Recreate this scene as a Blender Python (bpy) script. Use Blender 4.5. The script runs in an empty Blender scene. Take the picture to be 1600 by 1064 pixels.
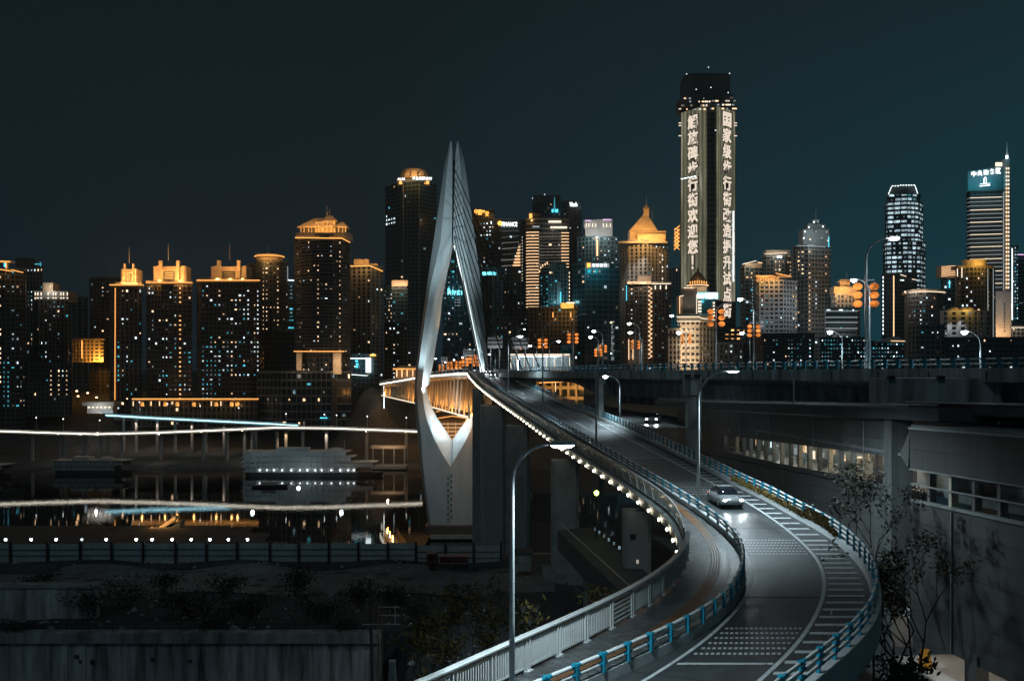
import bpy, math, random
import numpy as np
from mathutils import Vector, Matrix
random.seed(7)
S = bpy.context.scene
COL = S.collection

# ------------------------------------------------------------------ camera
FOC, CXP, CYP, EYE = 1500.0, 800.0, 578.0, 61.0
cam_d = bpy.data.cameras.new('camera')
cam_d.sensor_width = 36.0
cam_d.lens = FOC / 1600.0 * 36.0
cam_d.shift_y = (CYP - 532.0) / 1600.0
cam_d.clip_start = 0.5
cam_d.clip_end = 20000.0
cam = bpy.data.objects.new('camera', cam_d)
cam.location = (0, 0, EYE)
cam.rotation_euler = (math.radians(90), 0, 0)
COL.objects.link(cam)
S.camera = cam

# ------------------------------------------------------------------ view, sampling
S.view_settings.view_transform = 'Standard'
S.view_settings.look = 'None'
S.view_settings.exposure = 0.0
S.view_settings.gamma = 1.0
S.cycles.use_denoising = True
S.cycles.sample_clamp_indirect = 3.0
S.cycles.max_bounces = 6
S.cycles.diffuse_bounces = 2
S.cycles.glossy_bounces = 3
S.cycles.transparent_max_bounces = 12
S.cycles.caustics_reflective = False
S.cycles.caustics_refractive = False

# ------------------------------------------------------------------ night sky with the city's glow
W = bpy.data.worlds.new('World')
S.world = W
W.use_nodes = True
wn, wl = W.node_tree.nodes, W.node_tree.links
wn.clear()
w_out = wn.new('ShaderNodeOutputWorld')
w_bg = wn.new('ShaderNodeBackground')
w_tc = wn.new('ShaderNodeTexCoord')
w_sep = wn.new('ShaderNodeSeparateXYZ')
wl.new(w_tc.outputs['Generated'], w_sep.inputs[0])
w_r = wn.new('ShaderNodeValToRGB')
w_r.color_ramp.elements[0].position = 0.0
w_r.color_ramp.elements[0].color = (0.0066, 0.0140, 0.0205, 1)
w_r.color_ramp.elements[1].position = 0.36
w_r.color_ramp.elements[1].color = (0.0054, 0.0110, 0.0140, 1)
wl.new(w_sep.outputs['Z'], w_r.inputs[0])
w_r2 = wn.new('ShaderNodeValToRGB')
w_r2.color_ramp.elements[0].position = 0.0
w_r2.color_ramp.elements[0].color = (0.0058, 0.0480, 0.0660, 1)
w_r2.color_ramp.elements[1].position = 0.42
w_r2.color_ramp.elements[1].color = (0.0092, 0.0150, 0.0185, 1)
wl.new(w_sep.outputs['Z'], w_r2.inputs[0])
w_mr = wn.new('ShaderNodeMapRange')
w_mr.inputs['From Min'].default_value = -0.15
w_mr.inputs['From Max'].default_value = 0.5
wl.new(w_sep.outputs['X'], w_mr.inputs['Value'])
w_mx = wn.new('ShaderNodeMix')
w_mx.data_type = 'RGBA'
wl.new(w_mr.outputs['Result'], w_mx.inputs['Factor'])
wl.new(w_r.outputs[0], w_mx.inputs['A'])
wl.new(w_r2.outputs[0], w_mx.inputs['B'])
wl.new(w_mx.outputs['Result'], w_bg.inputs['Color'])
w_bg.inputs['Strength'].default_value = 1.0
wl.new(w_bg.outputs[0], w_out.inputs[0])

# added fill sun for the city's sky glow, faint, cool, behind the camera
sun_d = bpy.data.lights.new('skyglow_fill', 'SUN')
sun_d.energy = 0.075
sun_d.angle = math.radians(12)
sun_d.color = (0.72, 0.92, 1.0)
sun = bpy.data.objects.new('skyglow_fill', sun_d)
sun.rotation_euler = (math.radians(52), 0, math.radians(-28))
COL.objects.link(sun)

# ------------------------------------------------------------------ helpers
def P(px, py, Y):
    """world point seen at photo pixel px, py from the camera at depth Y"""
    return Vector(((px - CXP) / FOC * Y, Y, EYE + (CYP - py) / FOC * Y))
def PX(px, Y): return (px - CXP) / FOC * Y
def PZ(py, Y): return EYE + (CYP - py) / FOC * Y

ORG = {}
def tag(o, label=None, cat=None, group=None, kind=None):
    if label: o['label'] = label
    if cat: o['category'] = cat
    if group: o['group'] = group
    if kind: o['kind'] = kind
    return o
def thing(name, label, cat, loc=(0, 0, 0), group=None):
    o = bpy.data.objects.new(name, None)
    o.empty_display_size = 0.5
    COL.objects.link(o)
    o.location = loc
    ORG[o.name] = Vector(loc)
    return tag(o, label, cat, group)
def org(o): return ORG.get(o.name, Vector((0, 0, 0)))

class MB:
    def __init__(s): s.v, s.f, s.m, s.uv = [], [], [], {}
    def quad(s, a, b, c, d, mi=0, uv=None):
        n = len(s.v)
        s.v += [tuple(a), tuple(b), tuple(c), tuple(d)]
        if uv: s.uv[len(s.f)] = uv
        s.f.append((n, n + 1, n + 2, n + 3)); s.m.append(mi)
    def box(s, c, size, rz=0.0, mi=0, taper=1.0):
        cx, cy, cz = c
        sx, sy, sz = size[0] / 2, size[1] / 2, size[2] / 2
        co, si = math.cos(rz), math.sin(rz)
        n = len(s.v)
        for z, k in ((-sz, 1.0), (sz, taper)):
            for x, y in ((-sx, -sy), (sx, -sy), (sx, sy), (-sx, sy)):
                x *= k; y *= k
                s.v.append((cx + x * co - y * si, cy + x * si + y * co, cz + z))
        for q in ((0, 3, 2, 1), (4, 5, 6, 7), (0, 1, 5, 4), (1, 2, 6, 5), (2, 3, 7, 6), (3, 0, 4, 7)):
            s.f.append(tuple(n + i for i in q)); s.m.append(mi)
    def pbox(s, x0, x1, y0, y1, Y, D, mi=0):
        """box whose front face fills photo pixels x0..x1, y0..y1 at depth Y, D metres deep"""
        a, b = PX(x0, Y), PX(x1, Y)
        t, u = PZ(y0, Y), PZ(y1, Y)
        s.box(((a + b) / 2, Y + D / 2, (t + u) / 2), (b - a, D, t - u), 0, mi)
    def prism(s, pts, z0, z1, mi=0):
        n, k = len(s.v), len(pts)
        s.v += [(p[0], p[1], z0) for p in pts] + [(p[0], p[1], z1) for p in pts]
        for i in range(k):
            j = (i + 1) % k
            s.f.append((n + i, n + j, n + k + j, n + k + i)); s.m.append(mi)
        s.f.append(tuple(n + i for i in range(k))[::-1]); s.m.append(mi)
        s.f.append(tuple(n + k + i for i in range(k))); s.m.append(mi)
    def loft(s, rings, mi=0, closed=True, caps=True, mis=None):
        n, k = len(s.v), len(rings[0])
        for r in rings: s.v += [tuple(p) for p in r]
        kk = k if closed else k - 1
        for i in range(len(rings) - 1):
            for j in range(kk):
                a = n + i * k + j; b = n + i * k + (j + 1) % k
                s.f.append((a, b, b + k, a + k)); s.m.append(mis(i, j) if mis else mi)
        if closed and caps:
            s.f.append(tuple(n + j for j in range(k))[::-1]); s.m.append(mi)
            e = n + (len(rings) - 1) * k
            s.f.append(tuple(e + j for j in range(k))); s.m.append(mi)
    def tube(s, path, r, n=6, mi=0, mis=None, caps=True):
        path = [Vector(p) for p in path]
        rings = []
        for i, p in enumerate(path):
            t = (path[min(i + 1, len(path) - 1)] - path[max(i - 1, 0)]).normalized()
            up = Vector((0, 0, 1)) if abs(t.z) < 0.9 else Vector((0, 1, 0))
            a = t.cross(up).normalized(); b = a.cross(t)
            rr = r[i] if isinstance(r, (list, tuple)) else r
            rings.append([p + (a * math.cos(2 * math.pi * k / n + math.pi / 4) + b * math.sin(2 * math.pi * k / n + math.pi / 4)) * rr for k in range(n)])
        s.loft(rings, mi, True, caps, (lambda i, j: mis(i)) if mis else None)
    def lathe(s, c, prof, n=14, mi=0):
        rings = [[(c[0] + r * math.cos(2 * math.pi * k / n), c[1] + r * math.sin(2 * math.pi * k / n), c[2] + z) for k in range(n)] for r, z in prof]
        s.loft(rings, mi)
    def build(s, name, mats, parent=None, smooth=False, link=True):
        me = bpy.data.meshes.new(name)
        v = np.array(s.v, dtype=np.float64).reshape(-1, 3)
        if parent is not None:
            o_ = org(parent)
            v = v - np.array([o_.x, o_.y, o_.z])
        me.from_pydata(v.tolist(), [], s.f)
        if not isinstance(mats, (list, tuple)): mats = [mats]
        for m in mats: me.materials.append(m)
        if len(mats) > 1: me.polygons.foreach_set('material_index', s.m)
        if s.uv:
            ul = me.uv_layers.new(name='UVMap')
            for fi, uv in s.uv.items():
                p = me.polygons[fi]
                for k, li in enumerate(p.loop_indices): ul.data[li].uv = uv[k]
        if smooth: me.polygons.foreach_set('use_smooth', [True] * len(me.polygons))
        me.update()
        o = bpy.data.objects.new(name, me)
        COL.objects.link(o)
        if parent is not None:
            o.parent = parent
            ORG[o.name] = org(parent)
        return o

def inst(name, me, parent, loc, rz=0.0):
    """a part that shares mesh data, at a world place"""
    o = bpy.data.objects.new(name, me)
    COL.objects.link(o)
    if parent is not None:
        o.parent = parent
        o.location = Vector(loc) - org(parent)
    else: o.location = loc
    o.rotation_euler = (0, 0, rz)
    ORG[o.name] = org(parent) if parent is not None else Vector(loc)
    return o
def lamp(kind, parent, loc, power, color, radius=0.3, target=None, angle=120, blend=0.5, name='light'):
    d = bpy.data.lights.new(name, kind)
    d.energy = power; d.color = color
    d.shadow_soft_size = radius
    o = bpy.data.objects.new(name, d)
    COL.objects.link(o)
    o.parent = parent
    o.location = Vector(loc) - (org(parent) if parent is not None else Vector((0, 0, 0)))
    if kind == 'SPOT':
        d.spot_size = math.radians(angle); d.spot_blend = blend
        q = (Vector(target) - Vector(loc)).to_track_quat('-Z', 'Y')
        o.rotation_euler = q.to_euler()
    return o

# ------------------------------------------------------------------ materials
MATS = {}
def mat(name, col, rough=0.6, metal=0.0, var=0.18, scale=0.6, bump=0.0, bscale=None, stretch=(1, 1, 1), rvar=0.0, spec=0.5, detail=6.0):
    m = bpy.data.materials.new(name); m.use_nodes = True
    nt = m.node_tree; N, L = nt.nodes, nt.links
    b = N['Principled BSDF']
    b.inputs['Roughness'].default_value = rough
    b.inputs['Metallic'].default_value = metal
    b.inputs['Specular IOR Level'].default_value = spec
    tc = N.new('ShaderNodeTexCoord'); mp = N.new('ShaderNodeMapping')
    mp.inputs['Scale'].default_value = stretch
    L.new(tc.outputs['Object'], mp.inputs[0])
    nz = N.new('ShaderNodeTexNoise')
    nz.inputs['Scale'].default_value = scale; nz.inputs['Detail'].default_value = detail
    nz.inputs['Roughness'].default_value = 0.62
    L.new(mp.outputs[0], nz.inputs['Vector'])
    r = N.new('ShaderNodeValToRGB')
    r.color_ramp.elements[0].position = 0.3; r.color_ramp.elements[1].position = 0.72
    r.color_ramp.elements[0].color = tuple(c * (1 - var) for c in col) + (1,)
    r.color_ramp.elements[1].color = tuple(min(1, c * (1 + var)) for c in col) + (1,)
    L.new(nz.outputs['Fac'], r.inputs[0]); L.new(r.outputs[0], b.inputs['Base Color'])
    if rvar:
        mr = N.new('ShaderNodeMapRange')
        mr.inputs['To Min'].default_value = rough - rvar; mr.inputs['To Max'].default_value = rough + rvar
        L.new(nz.outputs['Fac'], mr.inputs['Value']); L.new(mr.outputs[0], b.inputs['Roughness'])
    if bump:
        bp = N.new('ShaderNodeBump'); bp.inputs['Strength'].default_value = bump
        n2 = N.new('ShaderNodeTexNoise'); n2.inputs['Scale'].default_value = bscale or scale * 6; n2.inputs['Detail'].default_value = 4
        L.new(mp.outputs[0], n2.inputs['Vector']); L.new(n2.outputs['Fac'], bp.inputs['Height'])
        L.new(bp.outputs[0], b.inputs['Normal'])
    MATS[name] = m
    return m
def emit(name, col, strength, sample=False, vary=0.0):
    m = bpy.data.materials.new(name); m.use_nodes = True
    nt = m.node_tree; N, L = nt.nodes, nt.links
    N.clear()
    o = N.new('ShaderNodeOutputMaterial'); e = N.new('ShaderNodeEmission')
    e.inputs['Color'].default_value = tuple(col) + (1,)
    e.inputs['Strength'].default_value = strength
    L.new(e.outputs[0], o.inputs[0])
    if vary:
        oi = N.new('ShaderNodeObjectInfo'); mr = N.new('ShaderNodeMapRange')
        mr.inputs['To Min'].default_value = strength * (1 - vary); mr.inputs['To Max'].default_value = strength * (1 + vary)
        L.new(oi.outputs['Random'], mr.inputs['Value'])
        tc = N.new('ShaderNodeTexCoord'); nz = N.new('ShaderNodeTexNoise'); nz.inputs['Scale'].default_value = 0.9
        va = N.new('ShaderNodeVectorMath'); va.operation = 'ADD'
        L.new(tc.outputs['Object'], va.inputs[0]); L.new(oi.outputs['Location'], va.inputs[1])
        L.new(va.outputs[0], nz.inputs['Vector'])
        m2 = N.new('ShaderNodeMapRange'); m2.inputs['From Min'].default_value = 0.35; m2.inputs['From Max'].default_value = 0.65
        m2.inputs['To Min'].default_value = 0.35; m2.inputs['To Max'].default_value = 1.25
        L.new(nz.outputs['Fac'], m2.inputs['Value'])
        mu = N.new('ShaderNodeMath'); mu.operation = 'MULTIPLY'
        L.new(mr.outputs[0], mu.inputs[0]); L.new(m2.outputs[0], mu.inputs[1])
        L.new(mu.outputs[0], e.inputs['Strength'])
    m.cycles.emission_sampling = 'AUTO' if sample else 'NONE'
    MATS[name] = m
    return m

mat('wall_dark', (0.085, 0.10, 0.108), 0.7, var=.25, scale=.05)
mat('wall_grey', (0.20, 0.225, 0.235), 0.7, var=.25, scale=.06)
mat('wall_light', (0.36, 0.385, 0.40), 0.65, var=.2, scale=.06)
mat('wall_brown', (0.125, 0.108, 0.10), 0.7, var=.25, scale=.06)
mat('wall_teal', (0.09, 0.175, 0.20), 0.5, var=.25, scale=.06)
mat('wall_cream', (0.58, 0.49, 0.38), 0.7, var=.15, scale=.1)
mat('crown_stone', (0.60, 0.50, 0.36), 0.75, var=.2, scale=.25)
mat('glass_dark', (0.020, 0.030, 0.036), 0.16, var=.4, scale=.2, spec=.6)
mat('glass_teal', (0.02, 0.07, 0.085), 0.15, var=.4, scale=.15, spec=.6)
mat('curtain_glass', (0.030, 0.045, 0.052), 0.22, var=.35, scale=.04, spec=.5)
mat('roof_dark', (0.10, 0.11, 0.11), 0.8)
mat('concrete', (0.42, 0.45, 0.455), 0.8, var=.32, scale=.5, bump=.15)
mat('concrete_stain', (0.44, 0.455, 0.45), 0.85, var=.68, scale=.75, stretch=(1, 1, .12), bump=.2)
mat('concrete_pale', (0.55, 0.57, 0.57), 0.6, var=.14, scale=.15)
mat('pylon_paint', (0.60, 0.66, 0.68), 0.55, var=.17, scale=.32, stretch=(1, 1, .16), bump=.05)
mat('asphalt', (0.050, 0.054, 0.057), 0.42, var=.25, scale=.35, bump=.25, bscale=30, rvar=.13, spec=.5)
def worn(name, col, under, lo, hi, rough, uvs=None):
    m = mat(name, col, rough, var=.2, scale=3.0, bump=.2, bscale=30)
    nt = m.node_tree; N, L = nt.nodes, nt.links; b = N['Principled BSDF']
    src = b.inputs['Base Color'].links[0].from_socket
    tc = N.new('ShaderNodeTexCoord'); nz = N.new('ShaderNodeTexNoise'); nz.inputs['Scale'].default_value = 2.2; nz.inputs['Detail'].default_value = 9; nz.inputs['Roughness'].default_value = .72
    mr = N.new('ShaderNodeMapRange'); mr.inputs['From Min'].default_value = lo; mr.inputs['From Max'].default_value = hi
    mx = N.new('ShaderNodeMix'); mx.data_type = 'RGBA'; mx.inputs['A'].default_value = tuple(under) + (1,)
    L.new(tc.outputs['Object'], nz.inputs['Vector']); L.new(nz.outputs['Fac'], mr.inputs['Value']); L.new(mr.outputs[0], mx.inputs['Factor']); L.new(src, mx.inputs['B']); L.new(mx.outputs['Result'], b.inputs['Base Color'])
    return m
worn('road_paint', (0.60, 0.62, 0.62), (.10, .105, .11), .30, .43, .55)
mat('rail_white', (0.74, 0.75, 0.73), 0.4, var=.1, scale=1.5)
mat('rail_blue', (0.012, 0.25, 0.37), 0.42, var=.2, scale=2)
mat('steel_grey', (0.52, 0.54, 0.55), 0.42, metal=.15, var=.12, scale=1)
mat('dark_steel', (0.05, 0.055, 0.06), 0.5, metal=.5, var=.2)
mat('rust_steel', (0.30, 0.20, 0.12), 0.6, metal=.4, var=.3, scale=1)
mat('cable', (0.03, 0.032, 0.035), 0.5)
mat('panel_grey', (0.27, 0.275, 0.27), 0.55, var=.10, scale=.25)
mat('panel_dark', (0.13, 0.132, 0.128), 0.6, var=.14, scale=.25)
mat('wall_stain', (0.56, 0.60, 0.61), 0.85, var=.85, scale=1.0, stretch=(1, 1, .10), bump=.3, detail=9)
mat('dirt', (0.085, 0.092, 0.095), 0.95, var=.45, scale=.12, bump=.6, bscale=.8)
mat('far_ground', (0.05, 0.05, 0.05), 0.95, var=.4, scale=.02)
mat('rubber', (0.02, 0.02, 0.02), 0.8)
mat('bark', (0.09, 0.07, 0.055), 0.9, var=.3, scale=3)
mat('fence_sheet', (0.62, 0.72, 0.76), 0.5, var=.16, scale=.5)
mat('ship_white', (0.62, 0.66, 0.68), 0.45, var=.1, scale=.3)
mat('ship_dark', (0.05, 0.06, 0.07), 0.5)
mat('truck_red', (0.16, 0.05, 0.04), 0.5)
mat('sign_blue', (0.01, 0.22, 0.50), 0.4, var=.05)
mat('sign_teal', (0.01, 0.17, 0.21), 0.5, var=.05)
mat('sign_pale', (0.60, 0.60, 0.60), 0.5, var=.1)
mat('car_silver', (0.40, 0.42, 0.44), 0.25, metal=.6, var=.03)
mat('car_glass', (0.01, 0.012, 0.015), 0.06, var=.0)
mat('truss_steel', (0.62, 0.55, 0.45), 0.5, var=.1)
mat('caution_yellow', (0.75, 0.38, 0.02), 0.5, var=.05)
mat('tile_grey', (0.36, 0.35, 0.33), 0.4, var=.08, scale=.6)
for k_, c_ in (('a', (0.17, 0.125, 0.03)), ('b', (0.06, 0.066, 0.026)), ('c', (0.22, 0.13, 0.03))):
    mat('leaf_' + k_, c_, 0.6, var=.4, scale=3)
mat('leaf_dark', (0.018, 0.022, 0.015), 0.75, var=.4, scale=2)

WARM, WHITE, TEAL, ORG_C = (1.0, .66, .36), (.80, .94, 1.0), (.10, .62, .75), (1.0, .46, .12)
emit('warm', (1.0, .64, .36), 2.1, vary=.7)
emit('white', (.75, .93, 1.0), 2.0, vary=.7)
emit('teal', (.07, .46, .58), 1.3, vary=.6)
emit('dim', (.62, .56, .48), 0.32, vary=.6)
emit('cool', (.35, .55, .62), 0.45, vary=.6)
emit('orange', (1.0, .48, .16), 1.7, vary=.4)
emit('led_warm', (1.0, .60, .32), 1.9)
emit('led_orange', (1.0, .42, .10), 2.0)
emit('led_white', (.85, .97, 1.0), 2.2)
emit('led_cream', (1.0, .83, .62), 1.5)
emit('led_bridge', (1.0, .90, .74), 3.4)
emit('led_ice', (.42, .85, 1.0), 4.0)
emit('led_cyan', (.10, .75, .95), 1.8)
emit('led_dimwhite', (.75, .85, .88), 0.42)
emit('sign_white', (.92, .98, 1.0), 2.5)
emit('sign_cyan', (.20, .85, 1.0), 2.2)
emit('sign_orange', (1.0, .46, .08), 2.2)
emit('sign_pink', (.9, .55, .95), 1.2)
emit('lamp_white', (.90, .97, 1.0), 30.0)
emit('lamp_warm', (1.0, .62, .30), 6.0)
emit('bulb', (1.0, .88, .64), 22.0, sample=True)
emit('lantern_glow', (1.0, .30, .06), 1.15, vary=.2)
emit('headlight', (.92, .97, 1.0), 14.0)
emit('red_light', (1.0, .05, .03), 2.0)
MATS_E = MATS

# ------------------------------------------------------------------ lettering (made first, shared meshes)
def glyph(ch, bold=0.022, ext=0.03):
    c = bpy.data.curves.new('glyph', 'FONT')
    c.body = ch; c.align_x = 'CENTER'; c.offset = bold; c.extrude = ext; c.resolution_u = 2
    o = bpy.data.objects.new('glyph', c)
    COL.objects.link(o)
    me = bpy.data.meshes.new_from_object(o.evaluated_get(bpy.context.evaluated_depsgraph_get()))
    bpy.data.objects.remove(o); bpy.data.curves.remove(c)
    return me
GL = {}
for ch in set('解放碑步行街欢迎您！国家级步行街改造提升试点街中央商务区中国平安农业发展银行重庆民生大厦千厮门'):
    GL[ch] = glyph(ch)
GLB = {}
for ch in set('解放碑步行街欢迎您！国家级改造提升试点'):
    GL[ch] = glyph(ch, .026); GLB[ch] = glyph(ch, .07)
for wd in ('Private', 'Wanda', 'Bank 中国银行', 'FINANCE', 'AUX', '上海银行', '24H', 'LOFT', '注意安全', '禁止攀爬'):
    GL[wd] = glyph(wd)
def letters(parent, key, pos, h, rz, m, name='lettering', width=None, src=None):
    """one run of lettering h metres high centred at pos, facing -Y turned by rz; sized in its mesh"""
    me = (src or GL)[key].copy()
    co = np.empty(len(me.vertices) * 3); me.vertices.foreach_get('co', co); co = co.reshape(-1, 3)
    lo, hi = co.min(0), co.max(0)
    co[:, 0] -= (lo[0] + hi[0]) / 2; co[:, 1] -= (lo[1] + hi[1]) / 2
    s = h / (hi[1] - lo[1])
    sx = s if width is None else width / (hi[0] - lo[0])
    x, y, z = co[:, 0] * sx, co[:, 1] * s, co[:, 2] * s
    out = np.stack([x, -z, y], 1)
    me.vertices.foreach_set('co', out.ravel())
    me.materials.clear(); me.materials.append(m); me.update()
    return inst(name, me, parent, pos, rz)

# ================================================================== terrain and water
def sst(a, b, x):
    t = min(1, max(0, (x - a) / (b - a))); return t * t * (3 - 2 * t)
def lin(x, pts):
    if x <= pts[0][0]: return pts[0][1]
    for (a, u), (b, v) in zip(pts, pts[1:]):
        if x <= b: return u + (v - u) * (x - a) / (b - a)
    return pts[-1][1]
def terrain(x, y):
    if y <= 142:
        z = lin(y, [(90, 36.3), (110, 35.2), (142, 34.0)])
        if y < 90:
            low = 22.0
            mid = lin(y, [(40, 25.5), (70, 29), (88, 36.0)])
            z = low + (mid - low) * sst(-14, -9, x)
            z = z + (37.0 - z) * sst(4, 12, x)
        else:
            z += .5 * math.sin(x * .31 + y * .17) * math.sin(y * .23)
            z = z + (37.0 - z) * sst(8, 16, x)
        return z
    ys = 335 + 60 * sst(-60, -110, x) * 1.0
    if y < ys:
        t = (y - 142) / (ys - 142)
        z0 = 34.0 + 3.0 * sst(8, 16, x)
        return z0 * (1 - t) ** 2.2 - 3 * sst(.93, 1.0, t)
    if y < 588: return -3.0
    z = lin(y, [(588, -3), (602, 4), (640, 10), (690, 27), (800, 42), (1500, 50)])
    b = 47 * math.exp(-((x + 97) / 21) ** 2) * sst(612, 652, y)
    if y < 780: z = max(z, b + z * .1)
    return z
xs = np.unique(np.concatenate([np.arange(-60, 60, 3.0), np.arange(-400, 420, 10.0), np.arange(-2500, 2600, 100.0), [-9000, -5000, 5000, 9000]]))
ys_ = np.unique(np.concatenate([np.arange(5, 160, 3.0), [87.9, 88.6], np.arange(160, 860, 10.0), np.arange(900, 2600, 100.0), [4000, 7000, 12000]]))
g = MB()
g.v = [(float(x), float(y), terrain(x, y) + (random.uniform(-.22, .22) if (y < 107) and x < 12 else 0)) for y in ys_ for x in xs]
nx = len(xs)
for j in range(len(ys_) - 1):
    for i in range(nx - 1):
        a = j * nx + i
        g.f.append((a, a + 1, a + nx + 1, a + nx)); g.m.append(0)
ground = tag(g.build('ground', MATS['dirt'], smooth=True), kind='structure')

wm = bpy.data.materials.new('river_water'); wm.use_nodes = True
nt = wm.node_tree; b = nt.nodes['Principled BSDF']
b.inputs['Base Color'].default_value = (.006, .010, .012, 1)
b.inputs['Roughness'].default_value = .018
b.inputs['IOR'].default_value = 1.33
b.inputs['Specular IOR Level'].default_value = .75
tc = nt.nodes.new('ShaderNodeTexCoord'); mp = nt.nodes.new('ShaderNodeMapping'); mp.inputs['Scale'].default_value = (.22, .5, 1)
nz = nt.nodes.new('ShaderNodeTexNoise'); nz.inputs['Scale'].default_value = 1.0; nz.inputs['Detail'].default_value = 3
bp = nt.nodes.new('ShaderNodeBump'); bp.inputs['Strength'].default_value = .030; bp.inputs['Distance'].default_value = .35
for a_, b_ in ((tc.outputs['Object'], mp.inputs[0]), (mp.outputs[0], nz.inputs['Vector']), (nz.outputs['Fac'], bp.inputs['Height']), (bp.outputs[0], b.inputs['Normal'])):
    nt.links.new(a_, b_)
w = MB(); w.quad((-1500, 290, 0), (1500, 290, 0), (1500, 610, 0), (-1500, 610, 0))
tag(w.build('river', wm), kind='structure')

# ================================================================== the curved ramp
def zf(Y):
    """height of the ramp's walkway at depth Y"""
    if Y < 56: z = -11.0
    elif Y < 64: z = -11.0 + .039 * (Y - 56) ** 2 / 16
    else: z = -11.0 + .039 * (Y - 60)
    z = min(z, -.47 - .02 * max(0, Y - 330))
    return EYE + z
def y_of(py):
    Y = 11.0 * FOC / (py - CYP)
    if Y < 60: return Y
    return 13.34 / ((py - CYP) / FOC + .039)
def curve(pts):
    """photo points on the deck -> smooth X(Y)"""
    w_ = sorted((y_of(py), (px - CXP) / FOC * y_of(py)) for px, py in pts)
    Yk = np.array([q[0] for q in w_]); Xk = np.array([q[1] for q in w_])
    g_ = np.arange(10.0, 400.0, .5)
    X = np.interp(g_, Yk, Xk)
    s0 = (np.interp(Yk[0] + 5, Yk, Xk) - Xk[0]) / 5; s1 = (Xk[-1] - np.interp(Yk[-1] - 60, Yk, Xk)) / 60
    X = np.where(g_ < Yk[0], Xk[0] + s0 * (g_ - Yk[0]), X)
    X = np.where(g_ > Yk[-1], Xk[-1] + s1 * (g_ - Yk[-1]), X)
    def sm(a, n):
        k = np.hanning(2 * n + 3); k /= k.sum()
        p = np.concatenate([2 * a[0] - a[n + 1:0:-1], a, 2 * a[-1] - a[-2:-n - 3:-1]])
        return np.convolve(p, k, 'valid')
    a1, a2 = sm(sm(X, 9), 9), sm(sm(X, 50), 40)
    t = np.clip((g_ - 75) / 50, 0, 1); X = a1 * (1 - t) + a2 * t
    return lambda Y: float(np.interp(Y, g_, X))
cA = curve([(804, 1061), (851, 1035), (911, 1008.6), (963, 981), (991, 964), (1023, 944), (1047, 926), (1066, 903), (1079, 877), (1080, 858), (1071, 830), (1052, 802), (1008, 770), (965, 741), (928, 719), (880, 690), (841, 662), (800, 635), (770, 615), (750, 600), (738, 588), (733, 581)])
cB = curve([(937, 1060), (1066, 1003), (1109, 977), (1146, 943), (1160, 909), (1161, 883), (1157, 862), (1140, 838), (1105, 811), (1060, 780), (1012, 750), (967, 723), (909, 687), (860, 658), (820, 634), (790, 616), (768, 601), (755, 592), (747, 583)])
cC = curve([(991, 1063), (1083, 1011), (1134, 966), (1163, 934), (1174, 914), (1176, 888.6), (1171, 868.6), (1160, 848.6), (1128, 815), (1078, 780), (1026, 750), (980, 723), (920, 687), (869, 658), (827, 634), (796, 616), (773, 601), (759, 592), (750, 583)])
cD = curve([(1180, 1058.6), (1223, 1027), (1248.6, 997), (1268.6, 968.6), (1281, 946), (1288.6, 923), (1290, 906), (1287, 886), (1277, 866), (1260, 848.6), (1240, 830), (1214, 811), (1180, 788), (1120, 755), (1050, 718), (980, 683), (930, 657), (880, 630), (835, 611), (790, 590), (768, 583)])
cE = curve([(1262, 1062), (1300, 1035), (1335, 1004), (1356, 972), (1364, 940), (1361, 914), (1354, 895), (1340, 875), (1317, 852), (1290, 830), (1246, 808), (1196, 778), (1160, 762), (1104, 732), (1031, 696), (958, 660), (895, 637), (842, 612), (790, 587), (770, 581)])
YS = list(np.arange(16, 90, 1.0)) + list(np.arange(90, 150, 2.0)) + list(np.arange(150, 334, 4.0))
def cross(fn, ya=16, yb=330):
    return [fn(y) for y in YS if ya <= y <= yb]
def strip_sheet(mb, f0, f1, dz, ya=16, yb=330, mi=0, vscale=1.0):
    ysel = [y for y in YS if ya <= y <= yb]
    acc = 0.0; prev = None
    for i, (y0, y1) in enumerate(zip(ysel, ysel[1:])):
        a, b_, c, d = (Vector((f0(y0), y0, zf(y0) + dz)), Vector((f1(y0), y0, zf(y0) + dz)), Vector((f1(y1), y1, zf(y1) + dz)), Vector((f0(y1), y1, zf(y1) + dz)))
        l = ((d - a).length + (c - b_).length) / 2
        w_ = (b_ - a).length; w2 = (c - d).length
        mb.quad(a, b_, c, d, mi, [(0, acc), (w_, acc), (w2, acc + l), (0, acc + l)])
        acc += l
def strip_loft(fn, ya=16, yb=330):
    return [fn(y) for y in YS if ya <= y <= yb]

# concrete box deck under everything
mb = MB()
def deck_ring(y):
    a, e, z = cA(y), cE(y), zf(y)
    return [(a - .3, y, z - .21), (a - .3, y, z - 1.0), (a + 1.2, y, z - 1.25), (a + 2.2, y, z - 2.5), (e - 1.6, y, z - 2.6), (e - .3, y, z - 1.35), (e + .5, y, z - 1.2), (e + .5, y, z - .21)]
mb.loft(strip_loft(deck_ring))
tag(mb.build('ramp_slab', MATS['concrete_stain']), kind='structure')
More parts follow.
